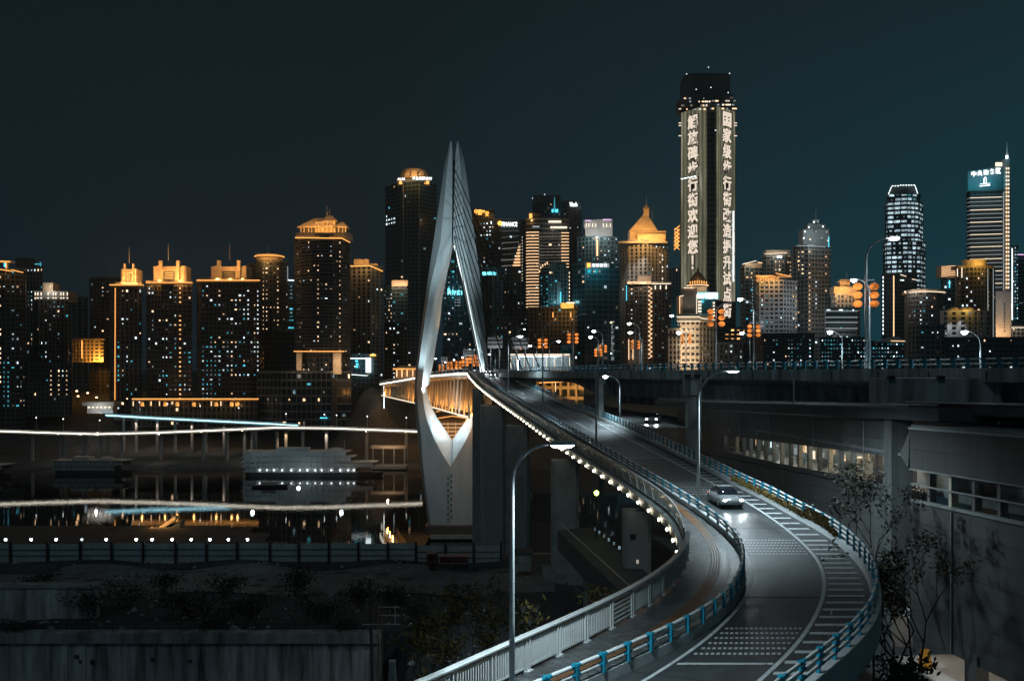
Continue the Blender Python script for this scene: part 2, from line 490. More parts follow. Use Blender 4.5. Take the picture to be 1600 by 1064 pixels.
# asphalt carriageway
mb = MB(); strip_sheet(mb, lambda y: cB(y) + .1, lambda y: cE(y) + .05, -.19)
am = bpy.data.materials.new('worn_asphalt'); am.use_nodes = True
nt = am.node_tree; N, L = nt.nodes, nt.links; b = N['Principled BSDF']
uvn = N.new('ShaderNodeUVMap'); mp = N.new('ShaderNodeMapping'); mp.inputs['Scale'].default_value = (1.1, .045, 1)
n1 = N.new('ShaderNodeTexNoise'); n1.inputs['Scale'].default_value = 1.0; n1.inputs['Detail'].default_value = 8; n1.inputs['Roughness'].default_value = .65
n2 = N.new('ShaderNodeTexNoise'); n2.inputs['Scale'].default_value = .35; n2.inputs['Detail'].default_value = 8; n2.inputs['Roughness'].default_value = .7
n3 = N.new('ShaderNodeTexNoise'); n3.inputs['Scale'].default_value = 22; n3.inputs['Detail'].default_value = 3
vr = N.new('ShaderNodeTexVoronoi'); vr.feature = 'DISTANCE_TO_EDGE'; vr.inputs['Scale'].default_value = .16
r1 = N.new('ShaderNodeValToRGB'); r1.color_ramp.elements[0].position = .32; r1.color_ramp.elements[0].color = (.022, .024, .026, 1); r1.color_ramp.elements[1].position = .70; r1.color_ramp.elements[1].color = (.088, .094, .098, 1)
a1 = N.new('ShaderNodeMath'); a1.operation = 'ADD'; h1 = N.new('ShaderNodeMath'); h1.operation = 'MULTIPLY'; h1.inputs[1].default_value = .5
r3 = N.new('ShaderNodeMapRange'); r3.inputs['To Min'].default_value = .6; r3.inputs['To Max'].default_value = 1.4
m3 = N.new('ShaderNodeMix'); m3.data_type = 'RGBA'; m3.blend_type = 'MULTIPLY'; m3.inputs['Factor'].default_value = 1.0
cr_ = N.new('ShaderNodeMapRange'); cr_.inputs['From Max'].default_value = .012; cr_.inputs['To Min'].default_value = .35
m4 = N.new('ShaderNodeMix'); m4.data_type = 'RGBA'; m4.blend_type = 'MULTIPLY'; m4.inputs['Factor'].default_value = .8
rg = N.new('ShaderNodeMapRange'); rg.inputs['From Min'].default_value = .3; rg.inputs['From Max'].default_value = .7; rg.inputs['To Min'].default_value = .36; rg.inputs['To Max'].default_value = .66
bp = N.new('ShaderNodeBump'); bp.inputs['Strength'].default_value = .45; bp.inputs['Distance'].default_value = .02
for a_, b_ in ((uvn.outputs[0], mp.inputs[0]), (mp.outputs[0], n1.inputs['Vector']), (uvn.outputs[0], n2.inputs['Vector']), (uvn.outputs[0], n3.inputs['Vector']), (uvn.outputs[0], vr.inputs['Vector']),
               (n1.outputs['Fac'], a1.inputs[0]), (n2.outputs['Fac'], a1.inputs[1]), (a1.outputs[0], h1.inputs[0]), (h1.outputs[0], r1.inputs[0]), (n3.outputs['Fac'], r3.inputs['Value']),
               (r1.outputs[0], m3.inputs['A']), (r3.outputs[0], m3.inputs['B']), (vr.outputs['Distance'], cr_.inputs['Value']), (m3.outputs['Result'], m4.inputs['A']), (cr_.outputs[0], m4.inputs['B']),
               (m4.outputs['Result'], b.inputs['Base Color']), (h1.outputs[0], rg.inputs['Value']), (rg.outputs[0], b.inputs['Roughness']), (n3.outputs['Fac'], bp.inputs['Height']), (bp.outputs[0], b.inputs['Normal'])):
    L.new(a_, b_)
road = tag(mb.build('road', am), kind='structure')
# expansion joints across the carriageway
jb = MB()
for yj in (47.2, 66.4, 97.0, 130.0, 170.0, 214.0):
    jb.quad((cB(yj) + .2, yj, zf(yj) - .186), (cE(yj), yj, zf(yj) - .186), (cE(yj + .22), yj + .22, zf(yj + .22) - .186), (cB(yj + .22) + .2, yj + .22, zf(yj + .22) - .186))
tag(jb.build('road_joint_strip', MATS['rubber']), kind='structure')
# walkway of brick pavers
pm = bpy.data.materials.new('pavers'); pm.use_nodes = True
nt = pm.node_tree; N, L = nt.nodes, nt.links; b = N['Principled BSDF']
uvn = N.new('ShaderNodeUVMap'); mp = N.new('ShaderNodeMapping'); mp.inputs['Scale'].default_value = (1, 1, 1)
br = N.new('ShaderNodeTexBrick'); br.inputs['Scale'].default_value = 1.0
br.inputs['Brick Width'].default_value = .5; br.inputs['Row Height'].default_value = .25; br.inputs['Mortar Size'].default_value = .03
br.inputs['Color1'].default_value = (.085, .09, .095, 1); br.inputs['Color2'].default_value = (.22, .225, .23, 1); br.inputs['Mortar'].default_value = (.03, .03, .03, 1)
nz = N.new('ShaderNodeTexNoise'); nz.inputs['Scale'].default_value = .8; nz.inputs['Detail'].default_value = 6
mxc = N.new('ShaderNodeMix'); mxc.data_type = 'RGBA'; mxc.blend_type = 'MULTIPLY'; mxc.inputs['Factor'].default_value = .8
rr = N.new('ShaderNodeValToRGB'); rr.color_ramp.elements[0].position = .3; rr.color_ramp.elements[0].color = (.42, .42, .42, 1); rr.color_ramp.elements[1].position = .68; rr.color_ramp.elements[1].color = (1.1, 1.1, 1.1, 1)
mr = N.new('ShaderNodeMapRange'); mr.inputs['To Min'].default_value = .27; mr.inputs['To Max'].default_value = .55
bp = N.new('ShaderNodeBump'); bp.inputs['Strength'].default_value = .5; bp.inputs['Distance'].default_value = .02
n3 = N.new('ShaderNodeTexNoise'); n3.inputs['Scale'].default_value = 14
ad = N.new('ShaderNodeMath'); ad.operation = 'ADD'
for a_, b_ in ((uvn.outputs[0], mp.inputs[0]), (mp.outputs[0], br.inputs['Vector']), (uvn.outputs[0], nz.inputs['Vector']), (nz.outputs['Fac'], rr.inputs[0]),
               (br.outputs['Color'], mxc.inputs['A']), (rr.outputs[0], mxc.inputs['B']), (mxc.outputs['Result'], b.inputs['Base Color']), (nz.outputs['Fac'], mr.inputs['Value']),
               (mr.outputs[0], b.inputs['Roughness']), (uvn.outputs[0], n3.inputs['Vector']), (n3.outputs['Fac'], ad.inputs[0]), (br.outputs['Fac'], ad.inputs[1]), (ad.outputs[0], bp.inputs['Height']), (bp.outputs[0], b.inputs['Normal'])):
    L.new(a_, b_)
bp.invert = True
mb = MB()
mb.loft(strip_loft(lambda y: [(cA(y) - .28, y, zf(y) - .2), (cB(y) - .1, y, zf(y) - .2), (cB(y) - .1, y, zf(y) - .012), (cA(y) - .28, y, zf(y) - .012)]))
tag(mb.build('walkway_slab', MATS['concrete']), kind='structure')
mb = MB(); strip_sheet(mb, lambda y: cA(y) - .27, lambda y: cB(y) - .1, 0.0)
tag(mb.build('walkway_path', pm), kind='structure')
# tactile strip: an orange ribbed band set in the walkway
tm = bpy.data.materials.new('tactile_tiles'); tm.use_nodes = True
nt = tm.node_tree; N, L = nt.nodes, nt.links; b = N['Principled BSDF']
uvn = N.new('ShaderNodeUVMap'); wv = N.new('ShaderNodeTexWave'); wv.bands_direction = 'X'; wv.inputs['Scale'].default_value = 2.1
rr = N.new('ShaderNodeValToRGB'); rr.color_ramp.elements[0].color = (.17, .07, .025, 1); rr.color_ramp.elements[1].color = (.42, .19, .075, 1)
nz = N.new('ShaderNodeTexNoise'); nz.inputs['Scale'].default_value = 1.2; nz.inputs['Detail'].default_value = 5
mx = N.new('ShaderNodeMix'); mx.data_type = 'RGBA'; mx.blend_type = 'MULTIPLY'; mx.inputs['Factor'].default_value = .7
bp = N.new('ShaderNodeBump'); bp.inputs['Strength'].default_value = .6; bp.inputs['Distance'].default_value = .02
b.inputs['Roughness'].default_value = .5
for a_, b_ in ((uvn.outputs[0], wv.inputs['Vector']), (wv.outputs['Fac'], rr.inputs[0]), (uvn.outputs[0], nz.inputs['Vector']), (rr.outputs[0], mx.inputs['A']), (nz.outputs['Fac'], mx.inputs['B']), (mx.outputs['Result'], b.inputs['Base Color']), (wv.outputs['Fac'], bp.inputs['Height']), (bp.outputs[0], b.inputs['Normal'])):
    L.new(a_, b_)
mb = MB(); strip_sheet(mb, lambda y: cA(y) + (cB(y) - cA(y)) * .52 - .3, lambda y: cA(y) + (cB(y) - cA(y)) * .52 + .3, .006, 16, 130)
tag(mb.build('tactile_path', tm), kind='structure')
# kerb wall between walkway and road, and the parapet on the far side
mb = MB()
mb.loft(strip_loft(lambda y: [(cB(y) - .1, y, zf(y) - .2), (cB(y) + .16, y, zf(y) - .186), (cB(y) + .14, y, zf(y) + .22), (cB(y) - .1, y, zf(y) + .22)]))
tag(mb.build('kerb', MATS['concrete']), kind='structure')
mb = MB()
mb.loft(strip_loft(lambda y: [(cE(y), y, zf(y) - .195), (cE(y) + .52, y, zf(y) - 1.0), (cE(y) + .52, y, zf(y) + .16), (cE(y) + .06, y, zf(y) + .16)]))
tag(mb.build('parapet_kerb', MATS['concrete_pale']), kind='structure')

# painted markings
mb = MB()
strip_sheet(mb, lambda y: cC(y) - .09, lambda y: cC(y) + .09, -.184)
strip_sheet(mb, lambda y: cD(y) - .10, lambda y: cD(y) + .10, -.184)
def bar(mb, f0, f1, y, w_, dz=-.184):
    mb.quad((f0(y), y - w_ / 2, zf(y - w_ / 2) + dz), (f1(y), y - w_ / 2, zf(y - w_ / 2) + dz), (f1(y + w_ / 2), y + w_ / 2, zf(y + w_ / 2) + dz), (f0(y + w_ / 2), y + w_ / 2, zf(y + w_ / 2) + dz))
y = 26.0
while y < 300:
    w_ = .36 if y < 62 else .42
    bar(mb, lambda q: cD(q) + .16, lambda q: cE(q) - .32, y, w_)
    y += 1.35 if y < 62 else 1.9
for y0, y1, n in ((37.9, 41.6, 6), (58.4, 62.6, 6), (80.5, 86.5, 6), (105, 112, 5)):
    for k in range(n):
        yy = y0 + (y1 - y0) * k / (n - 1)
        for j in range(16):
            u0, u1 = j / 16 + .008, j / 16 + .046
            bar(mb, lambda q: cC(q) + .25 + (cD(q) - cC(q) - .5) * u0, lambda q: cC(q) + .25 + (cD(q) - cC(q) - .5) * u1, yy, .26)
bar(mb, lambda q: cC(q) + .2, lambda q: cD(q) - .2, 36.6, .22)
bar(mb, lambda q: cC(q) + .2, lambda q: cD(q) - .2, 103.6, .3)
strip_sheet(mb, lambda y: cC(y) + (cD(y) - cC(y)) * .5 - .06, lambda y: cC(y) + (cD(y) - cC(y)) * .5 + .06, -.184, 128, 300)
tag(mb.build('road_markings', MATS['road_paint']), kind='structure')

# ------------------------------------------------------------------ rails along the ramp
def stations(fx, dz, y0, y1, step):
    """points every step metres along the curve fx between depths y0 and y1 (lean keeps height)"""
    out = []; last = None; acc = 0
    y = y0
    while y <= y1:
        p = Vector((fx(y), y, zf(y) + dz))
        if last is None or (p - last).length >= step:
            out.append(p); last = p
        y += .1
    return out
def frame_at(pts, i):
    t = (pts[min(i + 1, len(pts) - 1)] - pts[max(i - 1, 0)]); t.z = 0; t.normalize()
    return t, Vector((-t.y, t.x, 0))
def crash_rail(name, label, pts, zs, h, r, blue_every, post_w=.14, mats=('rail_white', 'rail_blue'), out=0.0, stripe=.34):
    """post and tube rail; tubes white with a blue sleeve round each post"""
    t = thing(name, label, 'crash barrier', pts[0])
    n = len(pts)
    fine = []
    for i in range(n - 1):
        for k in range(6): fine.append(pts[i].lerp(pts[i + 1], k / 6))
    fine.append(pts[-1])
    for z in zs:
        mb = MB()
        mb.tube([p + Vector((0, 0, z)) for p in fine], r, 6, mis=lambda i: 1 if (i % 6 in (0, 5)) else 0)
        mb.build('rail', [MATS[mats[0]], MATS[mats[1]]], t, True)
    pick = range(0, n) if n <= 100 else list(range(0, 100))
    rest = MB()
    for i in range(n):
        tt, nn = frame_at(pts, i)
        mb = MB() if i < 100 else rest
        rz = math.atan2(tt.y, tt.x)
        c = pts[i] - nn * .07 * (1 if out >= 0 else -1)
        mb.box((c.x, c.y, c.z + h / 2), (post_w, .14, h), rz, 0)
        mb.box((pts[i].x, pts[i].y, pts[i].z + zs[-1] - .02), (post_w * 1.3, .2, r * 2.6), rz, 0)
        if i < 100: mb.build('post', MATS[mats[1]], t)
    if rest.v: tag(rest.build('post', MATS[mats[1]], t), kind='stuff')
    return t
pts = stations(lambda y: cB(y) + .03, .22, 20, 62, 1.55) 
pts2 = stations(lambda y: cB(y) + .03, .22, pts[-1].y, 326, 2.6)
crash_rail('crash_barrier', 'low two tube barrier striped white and blue between walkway and road', pts + pts2[1:], (.30, .62), .66, .078, 0)
pts = stations(lambda y: cE(y) + .3, .16, 20, 330, 1.9)
crash_rail('crash_barrier', 'three tube barrier striped white and blue around the outside of the bend', pts, (.30, .58, .86), .92, .078, 0, out=-1)

# white railing of slatted panels on the near walkway edge
rp = stations(lambda y: cA(y) - .1, 0, 18, 59.5, 2.25)
rail = thing('walkway_railing', 'white painted metal railing of slatted panels with wide handrail beside walkway', 'railing', rp[0])
H = 1.32
mb = MB()
dense = stations(lambda y: cA(y) - .1, 0, 18, rp[-1].y, .5)
rings = []
for i, p in enumerate(dense):
    t, n = frame_at(dense, i)
    rings.append([p + n * a + Vector((0, 0, H + c)) for a, c in ((-.13, -.04), (.13, -.04), (.15, .03), (.08, .075), (-.08, .075), (-.15, .03))])
mb.loft(rings); mb.build('handrail', MATS['rail_white'], rail)
for i, p in enumerate(rp):
    t, n = frame_at(rp, i); rz = math.atan2(t.y, t.x)
    mb = MB()
    for s in (-.11, .11):
        q = p + t * s
        mb.box((q.x, q.y, q.z + H / 2 - .02), (.075, .11, H - .04), rz)
    mb.box((p.x, p.y, p.z + .02), (.42, .26, .04), rz)
    mb.box((p.x, p.y, p.z + H - .16), (.30, .05, .06), rz)
    mb.build('post', MATS['rail_white'], rail)
for i in range(len(rp) - 1):
    a, b_ = rp[i], rp[i + 1]
    d = b_ - a; Ln = d.length; dh = Vector((d.x, d.y, 0)).normalized(); rz = math.atan2(dh.y, dh.x)
    mb = MB()
    lo, hi = .17, H - .2
    u0, u1 = .24 / Ln, 1 - .24 / Ln
    mid = a.lerp(b_, .5)
    for z in (lo, hi):
        mb.box((mid.x, mid.y, mid.z + z), (Ln - .44, .06, .07), rz)
    horizontal = 41.0 < mid.y < 43.2
    if horizontal:
        for k in range(1, 5):
            mb.box((mid.x, mid.y, mid.z + lo + (hi - lo) * k / 5), (Ln - .46, .05, .085), rz)
    else:
        ns = 12
        for k in range(ns):
            q = a.lerp(b_, u0 + (u1 - u0) * (k + .5) / ns)
            mb.box((q.x, q.y, q.z + (lo + hi) / 2), (.058, .055, hi - lo - .07), rz)
    o = mb.build('panel', MATS['rail_white'], rail)
    if horizontal: tag(o, 'panel with horizontal slats')
# small blue notice fixed to the railing
i = min(range(len(rp) - 1), key=lambda k: abs(PX(706, 1) - ((rp[k] + rp[k + 1]) / 2).x / ((rp[k] + rp[k + 1]) / 2).y))
a, b_ = rp[i], rp[i + 1]; q = a.lerp(b_, .22)
t = (b_ - a).normalized(); rz = math.atan2(t.y, t.x); n = Vector((t.y, -t.x, 0))
sg = thing('notice_plate', 'small blue notice plate fixed to the white railing panel', 'notice', q)
mb = MB(); c = q + n * .07 + Vector((0, 0, .72)); mb.box(c, (.42, .02, .62), rz); mb.build('plate', MATS['sign_blue'], sg)
letters(sg, '注意安全', c + n * .02 + Vector((0, 0, .17)), .09, rz, MATS['rail_white'], 'lettering')
letters(sg, '禁止攀爬', c + n * .02 + Vector((0, 0, -.05)), .09, rz, MATS['rail_white'], 'lettering')

# glazed guard with lit fascia on the far walkway edge
gm = bpy.data.materials.new('guard_glass'); gm.use_nodes = True
nt = gm.node_tree; N, L = nt.nodes, nt.links
N.clear(); o_ = N.new('ShaderNodeOutputMaterial'); ms = N.new('ShaderNodeMixShader'); tr = N.new('ShaderNodeBsdfTransparent'); pb = N.new('ShaderNodeBsdfPrincipled')
pb.inputs['Base Color'].default_value = (.55, .56, .52, 1); pb.inputs['Roughness'].default_value = .22
tr.inputs['Color'].default_value = (.85, .88, .86, 1)
ms.inputs[0].default_value = .5
L.new(tr.outputs[0], ms.inputs[1]); L.new(pb.outputs[0], ms.inputs[2]); L.new(ms.outputs[0], o_.inputs[0])
gp = stations(lambda y: cA(y) - .1, 0, rp[-1].y, 329, 2.6)
gd = thing('walkway_guard', 'outward leaning glazed guard above a fascia lit by round bulbs', 'railing', gp[0])
LEAN = .30
for zz, oo, r_, nm in ((1.32, LEAN, .07, 'handrail'), (.06, .02, .06, 'bottom_rail')):
    dense = stations(lambda y: cA(y) - .1, 0, rp[-1].y, 329, 1.2)
    mb = MB(); path = []
    for i, p in enumerate(dense):
        t, n = frame_at(dense, i); path.append(p + n * oo + Vector((0, 0, zz)))
    mb.tube(path, r_, 6); mb.build(nm, MATS['steel_grey'], gd, True)
rest = MB()
for i in range(len(gp) - 1):
    t, n = frame_at(gp, i); t2, n2 = frame_at(gp, i + 1)
    a, b_ = gp[i], gp[i + 1]
    mb = MB()
    up = Vector((0, 0, 1.26))
    A0, A1 = a.lerp(b_, .03) + n * .03 + Vector((0, 0, .12)), a.lerp(b_, .97) + n2 * .03 + Vector((0, 0, .12))
    B0, B1 = a.lerp(b_, .03) + n * (LEAN - .02) + up, a.lerp(b_, .97) + n2 * (LEAN - .02) + up
    th = n * .02
    mb.loft([[A0, A1, B1, B0], [A0 + th, A1 + th, B1 + th, B0 + th]])
    mb.build('glass_panel', gm, gd) if i < 98 else None
    mp_ = MB() if i < 98 else rest
    mp_.tube([a + n * .03, a + n * (LEAN - .03) + Vector((0, 0, 1.3))], .045, 4)
    if i < 98: mp_.build('post', MATS['steel_grey'], gd)
if rest.v: tag(rest.build('post', MATS['steel_grey'], gd), kind='stuff')
# fascia with bulbs
mb = MB()
def fas(y):
    a, z = cA(y), zf(y)
    return [(a - .34, y, z - .05), (a - .62, y, z - .15), (a - .5, y, z - .95), (a - .34, y, z - 1.0)]
mb.loft(strip_loft(fas, 57, 330)); mb.build('fascia', MATS['concrete_pale'], gd)
bl = stations(lambda y: cA(y) - .74, -.62, 57.5, 329, 3.6)
b0 = MB(); b0.lathe((0, 0, 0), [(.02, -.17), (.07, -.065), (.09, 0), (.07, .065), (.02, .09)], 8)
tmp = b0.build('bulb', MATS['bulb'], None, True); bm_ = tmp.data; bpy.data.objects.remove(tmp)
for p in bl: inst('bulb', bm_, gd, p)

# ------------------------------------------------------------------ piers carrying the ramp
def pier(label, px0, px1, ytop, Y, D, zbot, m='concrete', head=True, rz=0.0):
    t = thing('ramp_pier', label, 'bridge pier', (PX((px0 + px1) / 2, Y), Y, zbot))
    x0, x1 = PX(px0, Y), PX(px1, Y); zt = PZ(ytop, Y)
    mb = MB(); cx = (x0 + x1) / 2; w_ = x1 - x0; c_ = min(.5, w_ * .12)
    def ring(z, k=1.0):
        h_, d_ = w_ / 2 * k, D / 2
        pl = [(-h_ + c_, -d_), (h_ - c_, -d_), (h_, -d_ + c_), (h_, d_ - c_), (h_ - c_, d_), (-h_ + c_, d_), (-h_, d_ - c_), (-h_, -d_ + c_)]
        co, si = math.cos(rz), math.sin(rz)
        return [(cx + x * co - y_ * si, Y + D / 2 + x * si + y_ * co, z) for x, y_ in pl]
    mb.loft([ring(zbot), ring(zt - 3), ring(zt)]); mb.build('column', MATS[m], t)
    mb = MB(); mb.box((cx, Y + D / 2, zbot + .6), (w_ + 2, D + 2, 1.8)); mb.build('footing', MATS['concrete'], t)
    return t
pier('broad concrete slab pier beside the white pylon', 751, 787, 634, 207, 6, terrain(-5, 207) - .5, 'concrete_pale', rz=.10)
pier('narrow dark pier tucked between the white pylon and the broad slab pier', 738, 755, 607, 262, 5, terrain(-9, 262) - 2, 'concrete')
pier('shadowed broad pier under the ramp behind the curved lamp', 790, 828, 666, 162, 5, terrain(2, 160) - .5, 'concrete')
pier('tall narrow dark pier between two wider ones under the ramp', 862, 905, 720, 117, 3.2, terrain(5, 116) - .5, 'concrete')
t = pier('pale grey pier carrying a small dark plate', 976, 1018, 799, 84, 2.4, terrain(11, 84) - .5, 'concrete_pale')
mb = MB(); mb.box((PX(989, 83.9), 83.97, PZ(839, 83.9)), (.5, .08, .5)); mb.build('plate', MATS['dark_steel'], t)
pier('short pier standing under the tight bend', 1120, 1165, 905, 58, 2, 36, 'concrete')
pier('stained pier beneath the outer side of the bend', 1300, 1345, 1005, 43, 2, 36, 'concrete_stain')

# ================================================================== street lamps
def street_lamp(label, base, height, head, lit=True, power=0, lanterns=(), r=.09, heads=None, single_curve=True, group=None, lit2=None, bulb_r=.0):
    """base: world foot; head: (dx, dy) reach of the arm; lanterns: list of (side metres, height, n, size)"""
    base = Vector(base)
    t = thing('street_lamp', label, 'street lamp', base, group)
    mb = MB(); mb.box((base.x, base.y, base.z + .12), (r * 6, r * 6, .24), 0, 0, .8); mb.build('base_plate', MATS['steel_grey'], t)
    dx, dy = head; R = math.hypot(dx, dy)
    path = [base + Vector((0, 0, .1)), base + Vector((0, 0, height * .35)), base + Vector((0, 0, height - R * .95))]
    rad = [r * 1.15, r, r * .85]
    for k in range(1, 11):
        a = math.pi / 2 * k / 10 * .93
        f = (1 - math.cos(a)); u = math.sin(a)
        path.append(base + Vector((dx * f * 1.05, dy * f * 1.05, height - R * .95 + R * .95 * u))); rad.append(r * (.85 - .03 * k))
    mb = MB(); mb.tube(path, rad, 8); mb.build('pole', MATS['steel_grey'], t, True)
    end = path[-1]; d = Vector((dx, dy, 0)).normalized(); rz = math.atan2(d.y, d.x)
    def put_head(end, d, lit, rr):
        rz = math.atan2(d.y, d.x)
        L_ = max(.9, rr * 9); glare = lit and base.y > 100  # far lit lenses are enlarged to imitate glare
        c = end + d * L_ * .5
        mb = MB(); mb.box((c.x, c.y, c.z + .04), (L_, L_ * .34, .14), rz, 0, .7)
        hd = mb.build('lamp_head', MATS['steel_grey'], t)
        mb = MB(); mb.lathe((0, 0, 0), [(.03, -.5), (.75, -.32), (1.0, 0), (1, .12)], 10)
        for i_, v in enumerate(mb.v): mb.v[i_] = (c.x + (v[0] * math.cos(rz) * L_ * .42 - v[1] * math.sin(rz) * L_ * (.26 if glare else .17)), c.y + (v[0] * math.sin(rz) * L_ * .42 + v[1] * math.cos(rz) * L_ * (.26 if glare else .17)), c.z - .05 + v[2] * (.62 if glare else .2))
        mb.build('lens', MATS['lamp_white' if lit else 'sign_pale'], hd, True)
        return c
    c = put_head(end, d, lit, r)
    if power:
        lamp('SPOT', t, c - Vector((0, 0, .35)), power, (.70, .91, 1.0), .35, c + d * 1.5 - Vector((0, 0, 10)), 145, .6)
    for (side, hh, n, s) in lanterns:
        q0 = base + Vector((0, 0, hh + s * .9))
        mb = MB(); mb.tube([q0, q0 + Vector((side, 0, 0))], .05, 5); mb.build('bracket', MATS['steel_grey'], t)
        for k in range(n):
            c_ = base + Vector((side, 0, hh - k * s * 1.16))
            mb = MB(); mb.lathe(c_, [(.22 * s, -.46 * s), (.42 * s, -.36 * s), (.62 * s, -.12 * s), (.64 * s, .08 * s), (.48 * s, .34 * s), (.22 * s, .46 * s)], 12)
            ln = mb.build('lantern', MATS['lantern_glow'], t, True)
            mb = MB(); mb.lathe(c_, [(.2 * s, .44 * s), (.24 * s, .5 * s), (.12 * s, .58 * s)], 8); mb.lathe(c_, [(.1 * s, -.8 * s), (.2 * s, -.52 * s), (.22 * s, -.44 * s)], 8)
            mb.build('cap_rim', MATS['truck_red'], ln)
    return t
def on_walk(py, px=None):
    Y = y_of(py); return Vector((PX(px, Y), Y, zf(Y) - .05))
y0 = 30.5
street_lamp('tall curved lamp post rising in front of the white slatted railing', (PX(800, y0), y0, zf(y0) - .02), PZ(693, y0) - zf(y0), (1.25, .15), power=3600, r=.085)
b_ = Vector((PX(1091, 72), 72, zf(72))); street_lamp('curved lamp post where the walkway narrows beside the parked light car', b_, PZ(579, 72) - b_.z, (2.3, .3), power=9000, r=.12)
b_ = Vector((PX(931.5, 116), 116, zf(116))); street_lamp('unlit curved lamp post halfway up the straight ramp', b_, PZ(549, 116) - b_.z, (2.3, .6), lit=False, r=.12, power=0)
b_ = Vector((PX(848, 158), 158, zf(158))); street_lamp('unlit curved lamp post hung with two strings of lanterns at the upper ramp', b_, PZ(503, 158) - b_.z, (2.0, .6), lit=False, r=.12, lanterns=((-.54, PZ(531.5, 158) - b_.z, 3, .48), (.54, PZ(531.5, 158) - b_.z, 3, .48)))
b_ = Vector((PX(794, 215), 215, zf(215))); street_lamp('lit curved lamp post at the top of the ramp before the pylon', b_, PZ(525, 215) - b_.z, (2.2, .5), power=9000, r=.15)
# lamps that light the ramp from the far parapet of the bend
b_ = Vector((cE(140) + .8, 140, zf(140))); street_lamp('lit lamp post on the outer parapet of the straight ramp', b_, 7.0, (-1.8, .2), power=5000, r=.1)

# ================================================================== the elevated main road at eye level
NE = [(70, 20), (62, 50), (48, 90), (40.5, 110), (31, 132), (12, 180), (4.5, 225), (-1.8, 270), (-9.5, 335), (-10.5, 350), (-26, 445), (-58, 620), (-64, 655)]
def ne(Y):
    ys2 = [q[1] for q in NE]; return float(np.interp(Y, ys2, [q[0] for q in NE]))
gg = np.arange(10, 700, 2.0); kx = np.array([ne(y) for y in gg]); kk = np.hanning(21); kk /= kk.sum()
kx = np.convolve(np.pad(kx, 10, mode='edge'), kk, 'valid')
def neX(Y): return float(np.interp(Y, gg, kx))
def mz(Y):
    return EYE + float(np.interp(Y, [0, 90, 180, 270, 350, 450, 650], [.3, 0, -.36, -.9, -1.3, -3.0, -9.5]))
def gd_(Y): return float(np.interp(Y, [178, 196], [4.3, 2.1]))
def ring_o(Y):
    x, z = neX(Y), mz(Y); s = .95
    return [(x, Y, z - 1.15), (x + .25, Y + .1, z - 1.3), (x + 3.0, Y + 1.2, z - 2.0), (x + 3.4, Y + 1.5, z - gd_(Y)), (x + 17, Y + 7, z - gd_(Y)), (x + 17.4, Y + 7, z - 2), (x + 20.5, Y + 8.6, z - 1.2), (x + 20.7, Y + 8.8, z), (x + .35, Y + .2, z), (x + .33, Y + .2, z + .22), (x, Y, z + .22)]
ov = thing('elevated_road', 'concrete elevated road crossing above the station at eye level', 'overpass', (48, 90, 37))
mb = MB(); mb.loft([ring_o(y) for y in list(np.arange(40, 180, 4.0)) + list(np.arange(180, 336, 6.0))])
mb.build('deck', MATS['concrete_stain'], ov)
# columns and crossbeams
def col_beam(px0, px1, y0, y1, Y, D, px2, px3, y2, zb=37, m='concrete_stain', deckp=ov):
    if px0 is not None:
        mb = MB(); mb.pbox(px0, px1, y0, y1, Y, D); mb.build('crossbeam', MATS[m], deckp)
    mb = MB(); a, b2 = PX(px2, Y), PX(px3, Y)
    mb.box(((a + b2) / 2, Y + D / 2, (PZ(y2, Y) + zb) / 2), (b2 - a, D * .8, PZ(y2, Y) - zb)); mb.build('column', MATS[m], deckp)
col_beam(1070, 1093, 588, 617, 118, 2.2, 1075, 1089, 620)
col_beam(1378, 1565, 591, 646, 94.5, 3.4, 1394, 1425, 646)
col_beam(936, 946, 590, 600, 150, 2, 936, 943, 600)
mb = MB()  # inner girder seen behind the first one
mb.loft([[(neX(y) + 9, y + 16, mz(y) - 6.4), (neX(y) + 9, y + 16, mz(y) - 4.4), (neX(y) + 12, y + 16, mz(y) - 4.4), (neX(y) + 12, y + 16, mz(y) - 6.4)] for y in np.arange(60, 186, 10.0)])
mb.build('girder', MATS['concrete_stain'], ov)
# its rail
def path_over(y0, y1, step, fx, dz):
    out = []; y = y0
    while y < y1:
        p = Vector((fx(y), y, mz(y) + dz))
        if not out or (p - out[-1]).length >= step: out.append(p)
        y += .2
    return out
crash_rail('crash_barrier', 'two tube barrier with teal posts along the near edge of the elevated road', path_over(64, 180, 1.9, lambda y: neX(y) + .2, .22), (.42, .90), 1.0, .075, 0, post_w=.42)
crash_rail('crash_barrier', 'two tube barrier along the edge of the main bridge near the pylon', path_over(181, 330, 3.0, lambda y: neX(y) + .2, .22), (.38, .78), .95, .08, 0, post_w=.2)

def over_lamp(label, px, Y, top, arm, lit=True, power=0, lant=None, r=.11):
    z = mz(Y)
    base = (PX(px, Y), Y, z)
    lt = ()
    if lant:
        y_l, n, s, off = lant
        lt = tuple((sd * off, PZ(y_l, Y) - z, n, s) for sd in (-1, 1))
    return street_lamp(label, base, PZ(top, Y) - z, arm, lit, power, lt, r)
over_lamp('very tall curved lamp post with big lanterns standing over the elevated road', 1353, 112, 372, (2.6, -.3), True, 4500, (448, 3, .86, .97), .16)
t = street_lamp('short twin lamp post with a glaring head next to the very tall lamp', (PX(1359, 113.5), 113.5, mz(113)), PZ(437, 113.5) - mz(113), (-1.65, -.2), True, 2500, r=.1)
over_lamp('lamp post with lanterns before the illuminated lettered tower', 1119, 148, 474, (1.6, -.3), False, 0, (487, 3, .82, .86), .12)
over_lamp('lit lamp post with six lanterns before the orange topped apartments', 1178, 140, 467, (-1.7, -.2), True, 2600, (510, 3, .55, .62), .11)
